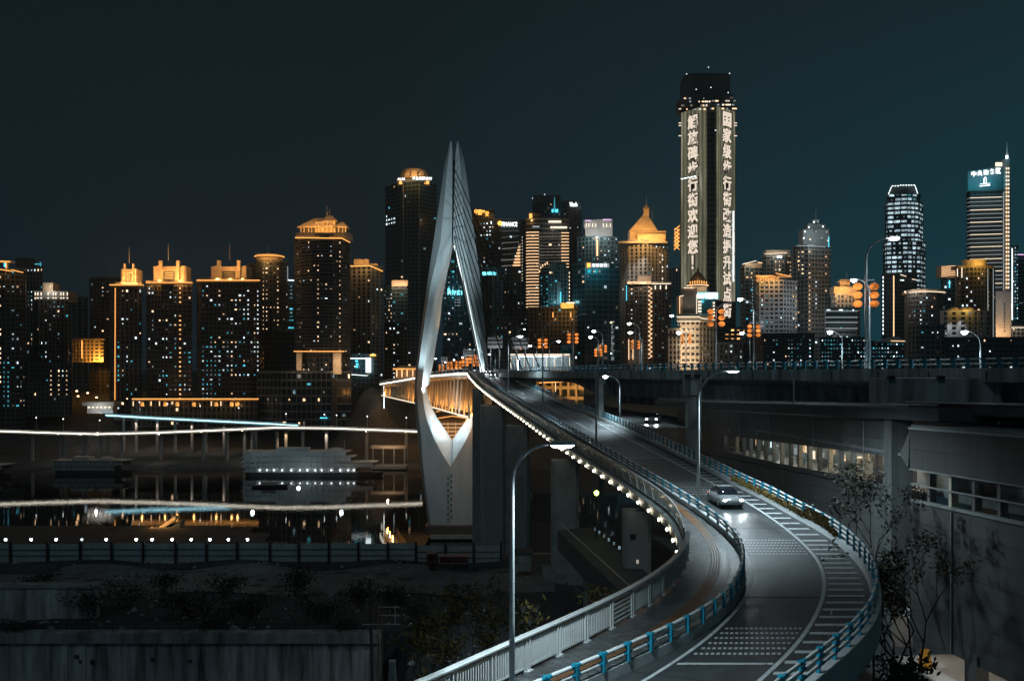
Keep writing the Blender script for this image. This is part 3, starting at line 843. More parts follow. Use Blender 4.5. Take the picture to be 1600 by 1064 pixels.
over_lamp('lit lamp post beside the dark block with cyan windows', 1316, 126, 518, (-1.35, -.2), True, 2000, None, .085)
over_lamp('lone lit lamp post before the pale double domed block', 1532, 104, 518, (-1.5, -.2), True, 2000, None, .085)
over_lamp('tall dark lamp post before the zigzag lit apartments', 993, 165, 467, (2.2, -.4), False, 0, (534, 3, .44, .56), .1)
over_lamp('lit lamp post overlapping the zigzag lit apartments, upper head', 1000, 178, 505, (-1.7, -.2), True, 500, None, .09)
over_lamp('lit lamp post overlapping the zigzag lit apartments, lower head', 1003, 172, 519, (-1.8, -.2), True, 2000, None, .085)
over_lamp('lit lamp post in front of the stepped cream building', 1072, 152, 519, (-.8, -.1), True, 1200, (525, 3, .42, .6), .07)
over_lamp('lit lamp post against the slim teal tower', 1060, 190, 493, (-1.0, -.2), True, 500, None, .08)
over_lamp('lit lamp post against the orange balcony building', 1172, 176, 520, (-1.2, -.2), True, 300, None, .08)
over_lamp('tall unlit lamp post with lanterns at the end of the elevated road', 895, 184, 491, (1.8, -.3), False, 0, (523, 3, .6, .74), .12)
over_lamp('lit lamp post of a pair below the dark glass tower, lower head', 935, 186, 526, (-1.2, -.2), True, 900, (547, 3, .45, .5), .08)
over_lamp('lit lamp post of a pair below the dark glass tower, upper head', 942, 194, 517, (-1.5, -.2), True, 900, (541, 3, .45, .55), .08)
over_lamp('lit lamp post reaching across the glass pavilion', 858, 262, 533, (2.2, -.3), True, 900, None, .13)
over_lamp('lit lamp post standing on the pavilion side', 839, 285, 540, (-1.6, -.2), True, 600, None, .12)
over_lamp('lit lamp post beside the white cable foot', 774, 322, 553, (-1.5, -.2), True, 800, None, .12)
over_lamp('lamp post with lanterns behind the pale road sign', 809, 300, 514, (1.5, -.2), True, 600, (540, 2, .78, .9), .12)

# ================================================================== road signs
def road_sign(label, x0, x1, y0, y1, Y, face, text=None, foot=None):
    t = thing('road_sign', label, 'road sign', (PX((x0 + x1) / 2, Y), Y, mz(Y)))
    mb = MB(); mb.pbox(x0, x1, y0, y1, Y, .18); bd = mb.build('board', MATS[face], t)
    for px in ((x0 + (x1 - x0) * .2), (x0 + (x1 - x0) * .8)):
        mb = MB(); mb.tube([(PX(px, Y), Y + .4, mz(Y) - .2), (PX(px, Y), Y + .4, PZ(y0 + 2, Y))], .16, 6); mb.build('post', MATS['steel_grey'], t)
    if face == 'sign_pale':
        for k in (.3, .66):
            mb = MB(); yy = y0 + (y1 - y0) * k; mb.pbox(x0 + 1, x1 - 1, yy - .9, yy + .9, Y - .12, .1); mb.build('stiffener', MATS['dark_steel'], bd)
        lamp('AREA' if False else 'POINT', t, (PX((x0 + x1) / 2, Y), Y - 3, PZ(y1 + 6, Y)), 180, (.95, .97, 1), .5)
    return t
road_sign('pale back of a road sign next to the white pylon leg', 762, 785, 527, 544, 290, 'sign_pale')
road_sign('pale back of a road sign with lanterns before it', 801, 826, 528, 545, 270, 'sign_pale')
t = road_sign('teal direction sign beside the tall lantern lamp post', 876, 896, 537, 552, 230, 'sign_teal')
letters(t, '千', (PX(880, 229.8), 229.8, PZ(543, 229.8)), 1.0, 0, MATS['sign_pale'])
letters(t, '厮', (PX(885, 229.8), 229.8, PZ(543, 229.8)), 1.0, 0, MATS['sign_pale'])
letters(t, '门', (PX(890, 229.8), 229.8, PZ(543, 229.8)), 1.0, 0, MATS['sign_pale'])
road_sign('small pale sign on the bridge seen through the pylon', 689, 699, 558, 565, 380, 'sign_pale')
road_sign('wider pale sign gantry on the bridge seen through the pylon', 724, 741, 546, 556, 372, 'sign_pale')

# ================================================================== white cable stayed bridge
def crisp(o):
    o.data.set_sharp_from_angle(angle=math.radians(22)); return o
br = thing('cable_stayed_bridge', 'white needle eye pylon bridge with dark stays and an orange lit truss', 'bridge', (-22, 350, 0))
YP = 350.0
zlv = list(np.interp(np.arange(0, 19.01, .2), np.arange(20), [222, 240, 262, 300, 340, 379, 410, 440, 470, 505, 540, 580, 606, 622, 637, 656, 672, 689, 706, 727]))
Lo = np.interp(zlv, [222, 259, 314, 389, 456, 516, 575, 606, 646, 685, 738, 777, 819, 832], [702.5, 694, 686.5, 675, 665, 657, 649, 646.6, 648, 652, 657, 662, 668, 670])
Li = np.interp(zlv, [222, 240, 262, 379, 405, 437, 468, 504, 543, 579, 606, 633, 655, 685, 706, 727], [705.5, 707, 707.3, 706.3, 698, 686.5, 678.6, 673, 667, 663, 660.5, 663.5, 668, 680, 691, 704.5])
Ro = np.interp(zlv, [222, 247, 299, 358, 417, 476, 516, 567, 600, 640, 680, 727], [717, 724.5, 732, 740, 748, 753.8, 758, 762, 763.5, 762, 757, 752])
Ri = np.interp(zlv, [222, 240, 262, 379, 409, 445, 484, 524, 563, 581, 610, 640, 665, 690, 712, 727], [714.5, 712.3, 711.3, 708.3, 716, 726, 734, 742, 750, 751.5, 751, 746.5, 739, 727, 714, 704.9])
def pp(px, py, dy): return (PX(px, YP), YP + dy, PZ(py, YP))
dep = np.interp(zlv, [222, 379, 580, 727], [3.0, 5.0, 8.5, 9.0])
tau = np.interp(zlv, [222, 379, 440, 500, 560, 600, 640, 727], [0, .3, 2.6, 3.6, 3.2, 2.2, 1.4, .3])
def LBx(i):
    y = zlv[i]
    if y < 606: return PX(Li[i], YP) + tau[i] * .8
    return PX(max(Li[i], float(np.interp(y, [606, 637, 656, 689, 727], [663.5, 672, 682, 704.4, 704.5]))), YP)
def RBx(i):
    y = zlv[i]
    if y < 606: return PX(Ri[i], YP) - tau[i] * .25
    return PX(min(Ri[i], float(np.interp(y, [606, 640, 655, 689, 727], [749, 741, 729, 705.1, 705]))), YP)
mb = MB()
bw_ = [min(1, max(0, (z_ - 620) / 85)) for z_ in zlv]
rl_ = [(Lo[i] * .58 + Li[i] * .42) * (1 - bw_[i]) + (Lo[i] + 6) * bw_[i] for i in range(len(zlv))]
rr0 = [(Ri[i] * .45 + Ro[i] * .55) * (1 - bw_[i]) + (Ro[i] - 5) * bw_[i] for i in range(len(zlv))]
yr_ = [-dep[i] * .42 * (1 - bw_[i]) - 2.6 * bw_[i] for i in range(len(zlv))]
yi_ = [-dep[i] * .36 * (1 - bw_[i]) - 3.6 * bw_[i] for i in range(len(zlv))]
mb.loft([[pp(Lo[i], zlv[i], dep[i] * .2), pp(rl_[i], zlv[i], yr_[i]), pp(Li[i], zlv[i], yi_[i]), (LBx(i), YP + dep[i] * .75, PZ(zlv[i], YP)), pp(Lo[i] * .8 + Li[i] * .2, zlv[i], dep[i] * .75)] for i in range(len(zlv))])
crisp(mb.build('pylon_leg', MATS['pylon_paint'], br, True))
mb = MB()
mb.loft([[pp(Ri[i], zlv[i], yi_[i]), pp(rr0[i], zlv[i], yr_[i]), pp(Ro[i], zlv[i], dep[i] * .2), pp(Ro[i] * .8 + Ri[i] * .2, zlv[i], dep[i] * .75), (RBx(i), YP + dep[i] * .75, PZ(zlv[i], YP))] for i in range(len(zlv))])
crisp(mb.build('pylon_leg', MATS['pylon_paint'], br, True))
# the foot below the V: two flared faces meeting in a keel line
zl2 = [685, 700, 727, 760, 800, 826]
mb = MB()
lo2 = np.interp(zl2, [685, 738, 777, 819, 832], [652, 657, 662, 668, 670]); ro2 = np.interp(zl2, [685, 727, 777, 832], [757, 752, 748, 744])
vin = np.interp(zl2, [685, 727], [9, 0])
rr_ = []
for i, zz in enumerate(zl2):
    v_ = max(0, 727 - zz)
    l_in = 704.5 - v_ * .55; r_in = 704.9 + v_ * .55
    rr_.append([pp(lo2[i], zz, 2), pp(lo2[i] + 6, zz, -2.6), pp(704.6, max(zz, 727) if zz < 727 else zz, -3.6), pp(ro2[i] - 5, zz, -2.6), pp(ro2[i], zz, 2), pp(ro2[i] - 2, zz, 7), pp(lo2[i] + 2, zz, 7)])
mb.loft(rr_[2:]); mb.build('pylon_foot', MATS['pylon_paint'], br)
mb = MB(); mb.pbox(664, 752, 822, 836, YP - 6, 16); mb.build('pile_cap', MATS['wall_brown'], br)
mb = MB(); mb.pbox(672, 746, 836, 842, YP - 7, 18); mb.build('pile_cap', MATS['concrete'], br)
# ladder of cleats on the foot's keel
for k in range(16):
    mb = MB(); zz = 742 + k * 4.6; mb.box((PX(700 if k % 2 else 705, YP - 4), YP - 3.9, PZ(zz, YP - 4)), (.5, .4, .35)); mb.build('cleat', MATS['dark_steel'], br)
# anchor strip in the slot
mb = MB(); mb.pbox(707.6, 711, 250, 380, YP, 2.5); mb.build('anchor_box', MATS['cable'], br)
for k in range(13):
    mb = MB(); zz = 256 + k * 9.6; mb.pbox(707.2, 711.4, zz, zz + 3.6, YP - .5, 1.0); mb.build('anchor_plate', MATS['dark_steel'], br)
# deck beyond the pylon and the two sides' lights
def wl(Y): return float(np.interp(Y, [326, 334, 350, 450, 620, 655], [-14.6, -15.6, -19.8, -41, -82, -90]))
def wz(Y): return mz(Y) + .4
YB = list(np.arange(330, 656, 5.0))
mb = MB()
mb.loft([[(wl(y), y, wz(y) - 1.4), (wl(y) + 2, y, wz(y) - 2.2), (neX(y) + 17, y, wz(y) - 2.2), (neX(y) + 20, y, wz(y) - 1.2), (neX(y) + 20, y, wz(y) - .2), (wl(y) + .2, y, wz(y) - .2), (wl(y), y, wz(y) + .1)] for y in YB])
mb.build('deck', MATS['concrete_pale'], br)
mb = MB(); mb.tube([(wl(y) - .25, y, wz(y) - .55) for y in YB], .26, 5); mb.build('light_strip', MATS['led_bridge'], br)
mb = MB(); mb.tube([(wl(y) - .05, y, wz(y) + 1.2) for y in YB], .12, 5); mb.build('handrail', MATS['rail_white'], br)
for i, y in enumerate(YB[::2]):
    mb = MB(); mb.tube([(wl(y) - .05, y, wz(y)), (wl(y) - .05, y, wz(y) + 1.2)], .08, 4); mb.build('rail_post', MATS['rail_white'], br)
# truss below the deck with orange lights
def th(y): return wz(y) - (EYE - 16.6 - .003 * (y - 336))
YT = list(np.arange(336, 652, 9.0))
mb = MB(); mb.tube([(wl(y) + 1.2, y, wz(y) - th(y)) for y in YT], .5, 4); mb.build('bottom_chord', MATS['truss_steel'], br)
mb = MB(); mb.tube([(wl(y) + .55, y, wz(y) - th(y) + .35) for y in YT], .24, 5); mb.build('light_strip', MATS['led_cream'], br)
for i, y in enumerate(YT[:-1]):
    y1 = YT[i + 1]; ym = (y + y1) / 2
    a = Vector((wl(y) + 1.2, y, wz(y) - th(y))); top = Vector((wl(ym) + 1.4, ym, wz(ym) - 2.2)); c = Vector((wl(y1) + 1.2, y1, wz(y1) - th(y1)))
    mb = MB(); mb.tube([a, top], .34, 4); mb.build('brace', MATS['truss_steel'], br)
    mb = MB(); mb.tube([top, c], .34, 4); mb.build('brace', MATS['truss_steel'], br)
mb = MB(); mb.loft([[(wl(y) + 9, y, wz(y) - th(y)), (wl(y) + 9, y, wz(y) - 2.4), (wl(y) + 9.4, y, wz(y) - 2.4), (wl(y) + 9.4, y, wz(y) - th(y))] for y in YT]); mb.build('dark_gap_sheet', MATS['dark_steel'], br)  # dark sheet added behind the braces so the truss gaps read unlit
for y in np.arange(342, 520, 14.0):
    lamp('POINT', br, (wl(y) + 3.2, y, wz(y) - th(y) + 1.0), 2100, (1, .40, .08), .4)
for y in (600, 615, 630):
    lamp('POINT', br, (wl(y) + 2.5, y, wz(y) - th(y) + .8), 2200, (1, .40, .08), .4)
# stays
for k in range(10):
    u = k / 9
    za = PZ(262 + 116 * u, YP); yb = 236 + 92 * u
    a = Vector((PX(709.3, YP), YP - 1.0, za)); c = Vector((float(np.interp(yb, [236, 330], [7.2, -12.5])), yb, mz(yb) + .3))
    mb = MB(); mb.tube([a, c], .17, 5); mb.build('stay_cable', MATS['cable'], br)
for k in range(8):
    u = k / 7
    za = PZ(266 + 110 * u, YP); yb = 620 - 230 * u
    a = Vector((PX(709.3, YP), YP + 1.5, za)); c = Vector(((wl(yb) + neX(yb) + 20) / 2, yb, wz(yb)))
    mb = MB(); mb.tube([a, c], .17, 5); mb.build('stay_cable', MATS['cable'], br)
# rim lights along the inner edges of the eye
for src in ((Ri, 1),):
    mb = MB(); mb.tube([(PX(src[0][i], YP) + .05, YP - dep[i] * .36 - .25, PZ(zlv[i], YP)) for i in range(26, 58)], .22, 5); mb.build('light_strip', MATS['led_white'], br)
# floodlights washing the legs
CW = (.72, .93, 1.0)
lamp('SPOT', br, (PX(668, YP), YP - 9, PZ(604, YP)), 17000, CW, .5, pp(668, 400, -2), 75, .8)
lamp('SPOT', br, (PX(672, YP), YP - 2, PZ(612, YP)), 7000, CW, .5, pp(657, 580, 0), 150, .9)
lamp('SPOT', br, (PX(748, YP), YP - 9, PZ(583, YP)), 22000, CW, .5, pp(738, 420, -2), 75, .8)
lamp('SPOT', br, (PX(746, YP), YP - 5, PZ(583, YP)), 7000, CW, .4, pp(756, 560, 0), 150, .9)
lamp('SPOT', br, (PX(655, YP), YP - 42, PZ(598, YP)), 85000, CW, 1.0, pp(688, 330, 0), 40, .9)
lamp('SPOT', br, (2.5, 298, EYE - .4), 72000, CW, .8, pp(733, 350, 0), 40, .9)
lamp('SPOT', br, (PX(694, YP), YP - 40, PZ(596, YP)), 9000, CW, 1.0, pp(698, 730, 0), 70, .9)
lamp('POINT', br, (PX(700, YP), YP + .5, PZ(660, YP)), 3200, CW, .6)
lamp('SPOT', br, (PX(704, YP), YP + 3, PZ(560, YP)), 9000, (1, .5, .18), .5, pp(696, 420, 6), 50, .8)

# lamp posts with lanterns on the far part of the bridge
for k, (px, Y, tp, ln, arm) in enumerate(((672, 400, 560, 0, 1.8), (690, 520, 566, 571, 1.6), (703, 470, 562, 567, 1.6), (716, 440, 558, 566, 1.7), (727, 410, 552, 561, 1.8), (738, 385, 545, 556, 1.9), (745, 372, 548, 560, 1.6))):
    zb = wz(Y) - .2
    street_lamp(('lamp post on the bridge just inside the bright pylon leg', 'small distant lantern lamp post on the bridge, first past the small pale sign', 'distant lantern lamp post on the bridge, second past the small pale sign', 'lantern lamp post midway across the eye of the pylon', 'lantern lamp post before the wider pale sign gantry', 'tall lantern lamp post close to the dark pylon leg', 'last lantern lamp post against the dark pylon leg')[k],
                (PX(px, Y), Y, zb), PZ(tp, Y) - zb, (arm, -.2), True, 0, ((-.9, PZ(ln, Y) - zb, 3, 1.1), (.9, PZ(ln, Y) - zb, 3, 1.1)) if ln else (), .12)

# bearings, drain pipes and a service pipe on the elevated road
for px, Y, yy in ((1074, 118, 587.5), (1089, 118, 587.5), (1392, 94.5, 590), (1470, 94.5, 590), (1550, 94.5, 590)):
    mb = MB(); q = P(px, yy, Y - .2); mb.box((q.x, q.y, q.z), (.7, .5, .35)); mb.build('bearing', MATS['dark_steel'], ov)
for px, Y, y0_, y1_ in ((1095, 117.6, 588, 690), (1387, 94.2, 592, 650), (1560, 94.2, 592, 662), (1240, 99, 592, 640)):
    mb = MB(); mb.tube([P(px, y0_, Y), P(px, y1_, Y)], .09, 6); mb.build('drain_pipe', MATS['steel_grey'], ov)
mb = MB(); mb.tube([(neX(y) + .12, y + .05, mz(y) - .75) for y in np.arange(60, 178, 4.0)], .06, 5); mb.build('service_pipe', MATS['steel_grey'], ov)
for k, y in enumerate(np.arange(66, 178, 7.0)):
    mb = MB(); mb.box((neX(y) - .02, y, mz(y) - .6), (.03, .12, 1.0), .4); mb.build('deck_joint', MATS['rubber'], ov)

# ================================================================== station building beside the ramp
mat('column_grey', (.20, .205, .20), .85, var=.5, scale=.8, stretch=(1, 1, .12), bump=.2)
def wall_line(x0, Y0, slope, Y): return x0 + slope * (Y - Y0)
def gridmat(name, base, uw, vh, gap=.02):
    m = bpy.data.materials.new(name); m.use_nodes = True
    nt = m.node_tree; N, L = nt.nodes, nt.links; b = N['Principled BSDF']; b.inputs['Roughness'].default_value = .5
    uvn = N.new('ShaderNodeUVMap'); br = N.new('ShaderNodeTexBrick'); br.offset = 0.0
    br.inputs['Scale'].default_value = 1.0; br.inputs['Brick Width'].default_value = uw; br.inputs['Row Height'].default_value = vh; br.inputs['Mortar Size'].default_value = gap; br.inputs['Mortar Smooth'].default_value = .3
    br.inputs['Color1'].default_value = tuple(c * .9 for c in base) + (1,); br.inputs['Color2'].default_value = tuple(c * 1.12 for c in base) + (1,); br.inputs['Mortar'].default_value = tuple(c * .2 for c in base) + (1,)
    nz = N.new('ShaderNodeTexNoise'); nz.inputs['Scale'].default_value = .5; nz.inputs['Detail'].default_value = 6
    mp = N.new('ShaderNodeMapping'); mp.inputs['Scale'].default_value = (1, .25, 1)
    rr = N.new('ShaderNodeValToRGB'); rr.color_ramp.elements[0].position = .3; rr.color_ramp.elements[0].color = (.55, .55, .55, 1); rr.color_ramp.elements[1].position = .7
    mx = N.new('ShaderNodeMix'); mx.data_type = 'RGBA'; mx.blend_type = 'MULTIPLY'; mx.inputs['Factor'].default_value = .7
    bp = N.new('ShaderNodeBump'); bp.invert = True; bp.inputs['Strength'].default_value = .7; bp.inputs['Distance'].default_value = .03
    for a_, b_ in ((uvn.outputs[0], br.inputs['Vector']), (uvn.outputs[0], mp.inputs[0]), (mp.outputs[0], nz.inputs['Vector']), (nz.outputs['Fac'], rr.inputs[0]), (br.outputs['Color'], mx.inputs['A']), (rr.outputs[0], mx.inputs['B']), (mx.outputs['Result'], b.inputs['Base Color']), (br.outputs['Fac'], bp.inputs['Height']), (bp.outputs[0], b.inputs['Normal'])):
        L.new(a_, b_)
    return m
panel_m = gridmat('cladding_panels', (.19, .195, .19), 2.9, 1.45)
panel_d = gridmat('cladding_panels_dark', (.10, .098, .094), 3.0, 1.45)
def facade(mb, fx, y0, y1, zt, zb, slope_z, dz=0, n=1, inset=0.0, flip=False):
    """vertical sheet with thickness between depths y0<y1 (fx gives X); zt, zb at y0, tilting slope_z per metre"""
    pts = [y0 + (y1 - y0) * k / n for k in range(n + 1)]
    acc = 0
    for a, b in zip(pts, pts[1:]):
        A = Vector((fx(a) + inset, a, 0)); B = Vector((fx(b) + inset, b, 0)); l = (B - A).length
        za, zb2 = slope_z * (a - y0), slope_z * (b - y0)
        q = lambda p, z: (p.x, p.y, z)
        q1 = [q(A, zb + za), q(A, zt + za), q(B, zt + zb2), q(B, zb + zb2)]
        mb.quad(*q1, 0, [(acc, zb - zt), (acc, 0), (acc + l, 0), (acc + l, zb - zt)])
        acc += l
def slab_band(name, fx, y0, y1, zt, zb, sl, m, parent, depth=.35, inset=0.0):
    """a band of wall with real depth, leaning with the roof slope"""
    mb = MB()
    facade(mb, fx, y0, y1, zt, zb, sl, inset=inset)
    d = depth
    A, B = (fx(y0) + inset, y0), (fx(y1) + inset, y1); s = sl * (y1 - y0)
    mb.quad((A[0], A[1], zt), (A[0] + d, A[1], zt), (B[0] + d, B[1], zt + s), (B[0], B[1], zt + s), 0, [(0, 0)] * 4)
    mb.quad((A[0], A[1], zb), (B[0], B[1], zb + s), (B[0] + d, B[1], zb + s), (A[0] + d, A[1], zb), 0, [(0, 0)] * 4)
    mb.quad((A[0], A[1], zb), (A[0] + d, A[1], zb), (A[0] + d, A[1], zt), (A[0], A[1], zt), 0, [(.5, -.5)] * 4)
    mb.quad((B[0], B[1], zb + s), (B[0], B[1], zt + s), (B[0] + d, B[1], zt + s), (B[0] + d, B[1], zb + s), 0, [(.5, -.5)] * 4)
    mb.quad((A[0] + d, A[1], zb), (B[0] + d, B[1], zb + s), (B[0] + d, B[1], zt + s), (A[0] + d, A[1], zt), 0, [(.5, -.5)] * 4)
    return mb.build(name, m, parent)
gl_m = bpy.data.materials.new('window_glass'); gl_m.use_nodes = True
nt = gl_m.node_tree; N, L = nt.nodes, nt.links; N.clear()
o_ = N.new('ShaderNodeOutputMaterial'); ms = N.new('ShaderNodeMixShader'); tr = N.new('ShaderNodeBsdfTransparent'); gs = N.new('ShaderNodeBsdfGlossy'); gs.inputs['Roughness'].default_value = .05
ms.inputs[0].default_value = .12; tr.inputs['Color'].default_value = (.75, .8, .8, 1)
L.new(tr.outputs[0], ms.inputs[1]); L.new(gs.outputs[0], ms.inputs[2]); L.new(ms.outputs[0], o_.inputs[0])

st = thing('metro_station', 'long grey panelled station with a lit ribbon window under the elevated road', 'station', (31, 78, 37))
fx1 = lambda y: 30.6 - .117 * (y - 77.8)
YA, YZ, SL = 77.6, 137.0, -.0235
zT = PZ(658, YA)
slab_band('upper_wall', fx1, YA, YZ, zT, zT - 2.88, SL, panel_m, st)
# ribbon window from the near end to the slanted end at depth ~118
slab_band('upper_end_wall', fx1, 117.5, YZ, zT + SL * (117.5 - YA) - 2.88, zT + SL * (117.5 - YA) - 5.1, SL, panel_m, st)
slab_band('lower_wall', fx1, YA, YZ, zT - 5.1, zT - 12.0, SL, panel_m, st)
yy = YA + .4; k = 0
while yy < 116:
    mb = MB(); z0 = zT + SL * (yy - YA) - 2.9
    wdt = random.choice((.28, .28, .5)); mb.box((fx1(yy) + .35, yy, z0 - 1.1), (.4, wdt, 2.2)); mb.build('mullion', MATS[random.choice(('panel_grey', 'panel_dark', 'wall_brown', 'wall_cream'))], st)
    yn = yy + 2.25
    if yn < 117:
        mb = MB(); z1 = zT + SL * (yn - YA) - 2.9
        mb.quad((fx1(yy) + .12, yy + .2, z0 - 2.15), (fx1(yn) + .12, yn - .2, z1 - 2.15), (fx1(yn) + .12, yn - .2, z1), (fx1(yy) + .12, yy + .2, z0)); mb.build('window_pane', gl_m, st)
        mb = MB(); mb.box((fx1((yy + yn) / 2) + .12, (yy + yn) / 2, z0 - 1.35), (.08, 2.2, .06)); mb.build('transom', MATS['steel_grey'], st)
        # things in the lit hall behind: screens, posters, columns, benches
        if random.random() < .8:
            mb = MB(); h_ = random.uniform(.5, 1.7); mb.box((fx1(yy) + random.uniform(1.2, 3.2), yy + random.uniform(.5, 1.9), z0 - 2.2 + h_ / 2), (.5, random.uniform(.3, 1.4), h_))
            mb.build('fitting', MATS[random.choice(('wall_light', 'wall_cream', 'dark_steel', 'steel_grey', 'wall_teal'))], st)
        if random.random() < .8:
            mb = MB(); mb.box((fx1(yy) + 3.0, yy + 1.1, z0 - random.uniform(.6, 1.3)), (.1, random.uniform(.5, 1.3), random.uniform(.4, .9)))
            mb.build('display', MATS[random.choice(('led_cream', 'white', 'led_dimwhite', 'warm'))], st)
    yy = yn; k += 1
mb = MB()
mb.box((fx1(97) + 2.1, 97, zT - 5.75), (4, 40, .2), .115); mb.build('hall_floor', MATS['tile_grey'], st)
mb = MB(); mb.box((fx1(97) + 4.2 + 0, 97, zT - 4.0), (.2, 44, 4.2), .115); mb.build('hall_wall', MATS['wall_grey'], st)
mb = MB(); mb.box((fx1(97) + 2.3, 97, zT - 2.55), (4.6, 44, .2), .115); mb.build('hall_ceiling', MATS['wall_light'], st)
for i, y in enumerate(np.arange(79, 116, 4.5)):
    lamp('POINT', st, (fx1(y) + 2.2, y, zT + SL * (y - YA) - 3.25), random.uniform(45, 170) * (1.0 if y < 104 else .7), random.choice(((1, .9, .72), (.9, 1, .95), (1, .82, .6))), .25)
# roof slab, and a white tube standing in for its edge highlight
slab_band('roof_slab', lambda y: fx1(y) - 1.2, YA - 9, YZ + 8, zT + 1.35, zT + .45, SL, MATS['roof_dark'], st, depth=14)
mb = MB(); mb.tube([(fx1(y) - 1.3, y, zT + SL * (y - YA) + 1.42) for y in (YA - 9, 100, YZ + 6)], .05, 5); mb.build('edge_highlight', MATS['rail_white'], st)

mb = MB(); mb.pbox(1393, 1426, 646, 1010, 76.4, 1.6); mb.build('column', MATS['column_grey'], ov)
# second block, nearer, with dim windows and a lit passage beneath
sb = thing('station_wing', 'dark panelled station wing with dim ribbon window above a lit passage', 'station', (30, 62, 37))
fx2 = lambda y: 29.7 - .11 * (y - 71.3)
Y0, Y1, SL2 = 40.0, 71.6, -.021
zW = PZ(678, 65) ; zW = PZ(671, 71.3) + .021 * 31.3
def W2(name, a, b, za, zb, m, y0=Y0, y1=Y1, depth=.4, inset=0.0):
    off = SL2 * (y0 - Y0)
    return slab_band(name, fx2, y0, y1, zW - za + off, zW - zb + off, SL2, m, sb, depth, inset)
W2('upper_wall', 0, 0, 0, 2.9, panel_d)
W2('lower_wall', 0, 0, 5.35, 15.2, panel_d)
W2('back_wall', 0, 0, 2.9, 5.35, MATS['panel_dark'], depth=.3, inset=3.2)
W2('sill', 0, 0, 5.15, 5.33, MATS['panel_grey'], depth=.5, inset=-.12)
W2('transom', 0, 0, 4.02, 4.12, MATS['panel_grey'], depth=.12, inset=.05)
W2('head_trim', 0, 0, 2.9, 3.0, MATS['panel_grey'], depth=.3, inset=-.06)
for i, y in enumerate(np.arange(Y0 + 2, Y1 - .5, 2.75)):
    z0 = zW + SL2 * (y - Y0) - 4.1
    mb = MB(); mb.box((fx2(y) + .5, y, z0), (.5, .42, 2.4)); mb.build('mullion', MATS['wall_brown' if i % 3 else 'wall_cream'], sb)
    if y + 2.7 < Y1:
        mb = MB(); yn = y + 2.75
        mb.quad((fx2(y) + .25, y + .2, z0 - 1.2), (fx2(yn) + .25, yn - .2, z0 - 1.25), (fx2(yn) + .25, yn - .2, z0 + 1.15), (fx2(y) + .25, y + .2, z0 + 1.2)); mb.build('window_pane', gl_m, sb)
# pointed end cap
mb = MB()
ya = 71.6
a0 = [(fx2(ya), ya, zW + SL2 * (ya - Y0)), (fx2(ya) - .1, ya + 1.6, zW + SL2 * (ya - Y0) - 2.0), (fx2(ya), ya + .3, zW + SL2 * (ya - Y0) - 2.9)]
mb.loft([[Vector(p) for p in a0], [Vector(p) + Vector((6, 1, 0)) for p in a0]]); mb.build('end_cap', MATS['panel_dark'], sb)
slab_band('roof_slab', lambda y: fx2(y) + .1, Y0, Y1, zW + .35, zW + .03, SL2, MATS['panel_grey'], sb, depth=12)
slab_band('gutter', lambda y: fx2(y) - .12, Y0, Y1, zW + .16, zW + .02, SL2, MATS['concrete_pale'], sb, depth=.14)
slab_band('canopy_beam', lambda y: fx2(y) + 3, Y0, Y1 + 6, zW + 1.9, zW + 1.1, SL2, MATS['roof_dark'], sb, depth=10)
slab_band('pipe_rail', lambda y: fx2(y) + 2.8, Y0, Y1 + 6, zW + 2.05, zW + 1.93, SL2, MATS['rail_white'], sb, depth=.12)
# lit passage under the lower wall
zP = zW - 15.2
mb = MB(); mb.box((fx2(58) + 4.2, 58, zP - 3.3), (8, 34, .2), .11); mb.build('passage_floor', MATS['tile_grey'], sb)
tile_m = gridmat('passage_tiles', (.5, .48, .45), 1.6, 1.2, .015)
mb = MB(); facade(mb, lambda y: fx2(y) + 6.0, 41, 76, zP + .4, zP - 3.3, 0); mb.build('passage_wall', tile_m, sb)
mb = MB(); mb.box((fx2(58) + 4.0, 58, zP + .35), (7, 34, .3), .11); mb.build('passage_ceiling', MATS['wall_light'], sb)
for y, w_ in ((63.8, 1.7), (54.5, 1.2), (47, 1.2)):
    mb = MB(); mb.box((fx2(y) + .35, y, zP - 1.6), (.8, w_, 3.6)); mb.build('column', MATS['panel_dark'], sb)
for y in (45, 52, 59, 68, 73):
    lamp('POINT', sb, (fx2(y) + 3.2, y, zP - .35), 95 if y > 50 else 70, (1, .90, .78), .4)
cs = thing('caution_board', 'small yellow folding caution board standing in the lit passage', 'caution sign', (fx2(74) + 1.4, 71.6, zP - 3.2))
for s in (-1, 1):
    mb = MB(); c = Vector((fx2(74) + 1.4, 71.6 + .18 * s, zP - 2.6))
    mb.loft([[(c.x - .42, c.y + .14 * s, zP - 3.2), (c.x + .42, c.y + .14 * s, zP - 3.2), (c.x + .42, c.y + .17 * s, zP - 3.2), (c.x - .42, c.y + .17 * s, zP - 3.2)], [(c.x - .3, c.y - .1 * s, zP - 1.85), (c.x + .3, c.y - .1 * s, zP - 1.85), (c.x + .3, c.y - .07 * s, zP - 1.85), (c.x - .3, c.y - .07 * s, zP - 1.85)]])
    mb.build('leaf_panel', MATS['caution_yellow'], cs)
# bank in front of the passage
bk = MB()
for k, (y, dx) in enumerate(((34, 0), (84, 0))): pass
bk.loft([[(fx2(y) - 12, y, 36), (fx2(y) - 12, y, 37.2), (fx2(y) - 1.6, y, 38.15), (fx2(y) - .9, y, 38.0), (fx2(y) - .9, y, 36)] for y in np.arange(34, 90, 4.0)])
tag(bk.build('bank_terrain', MATS['dirt']), kind='structure')

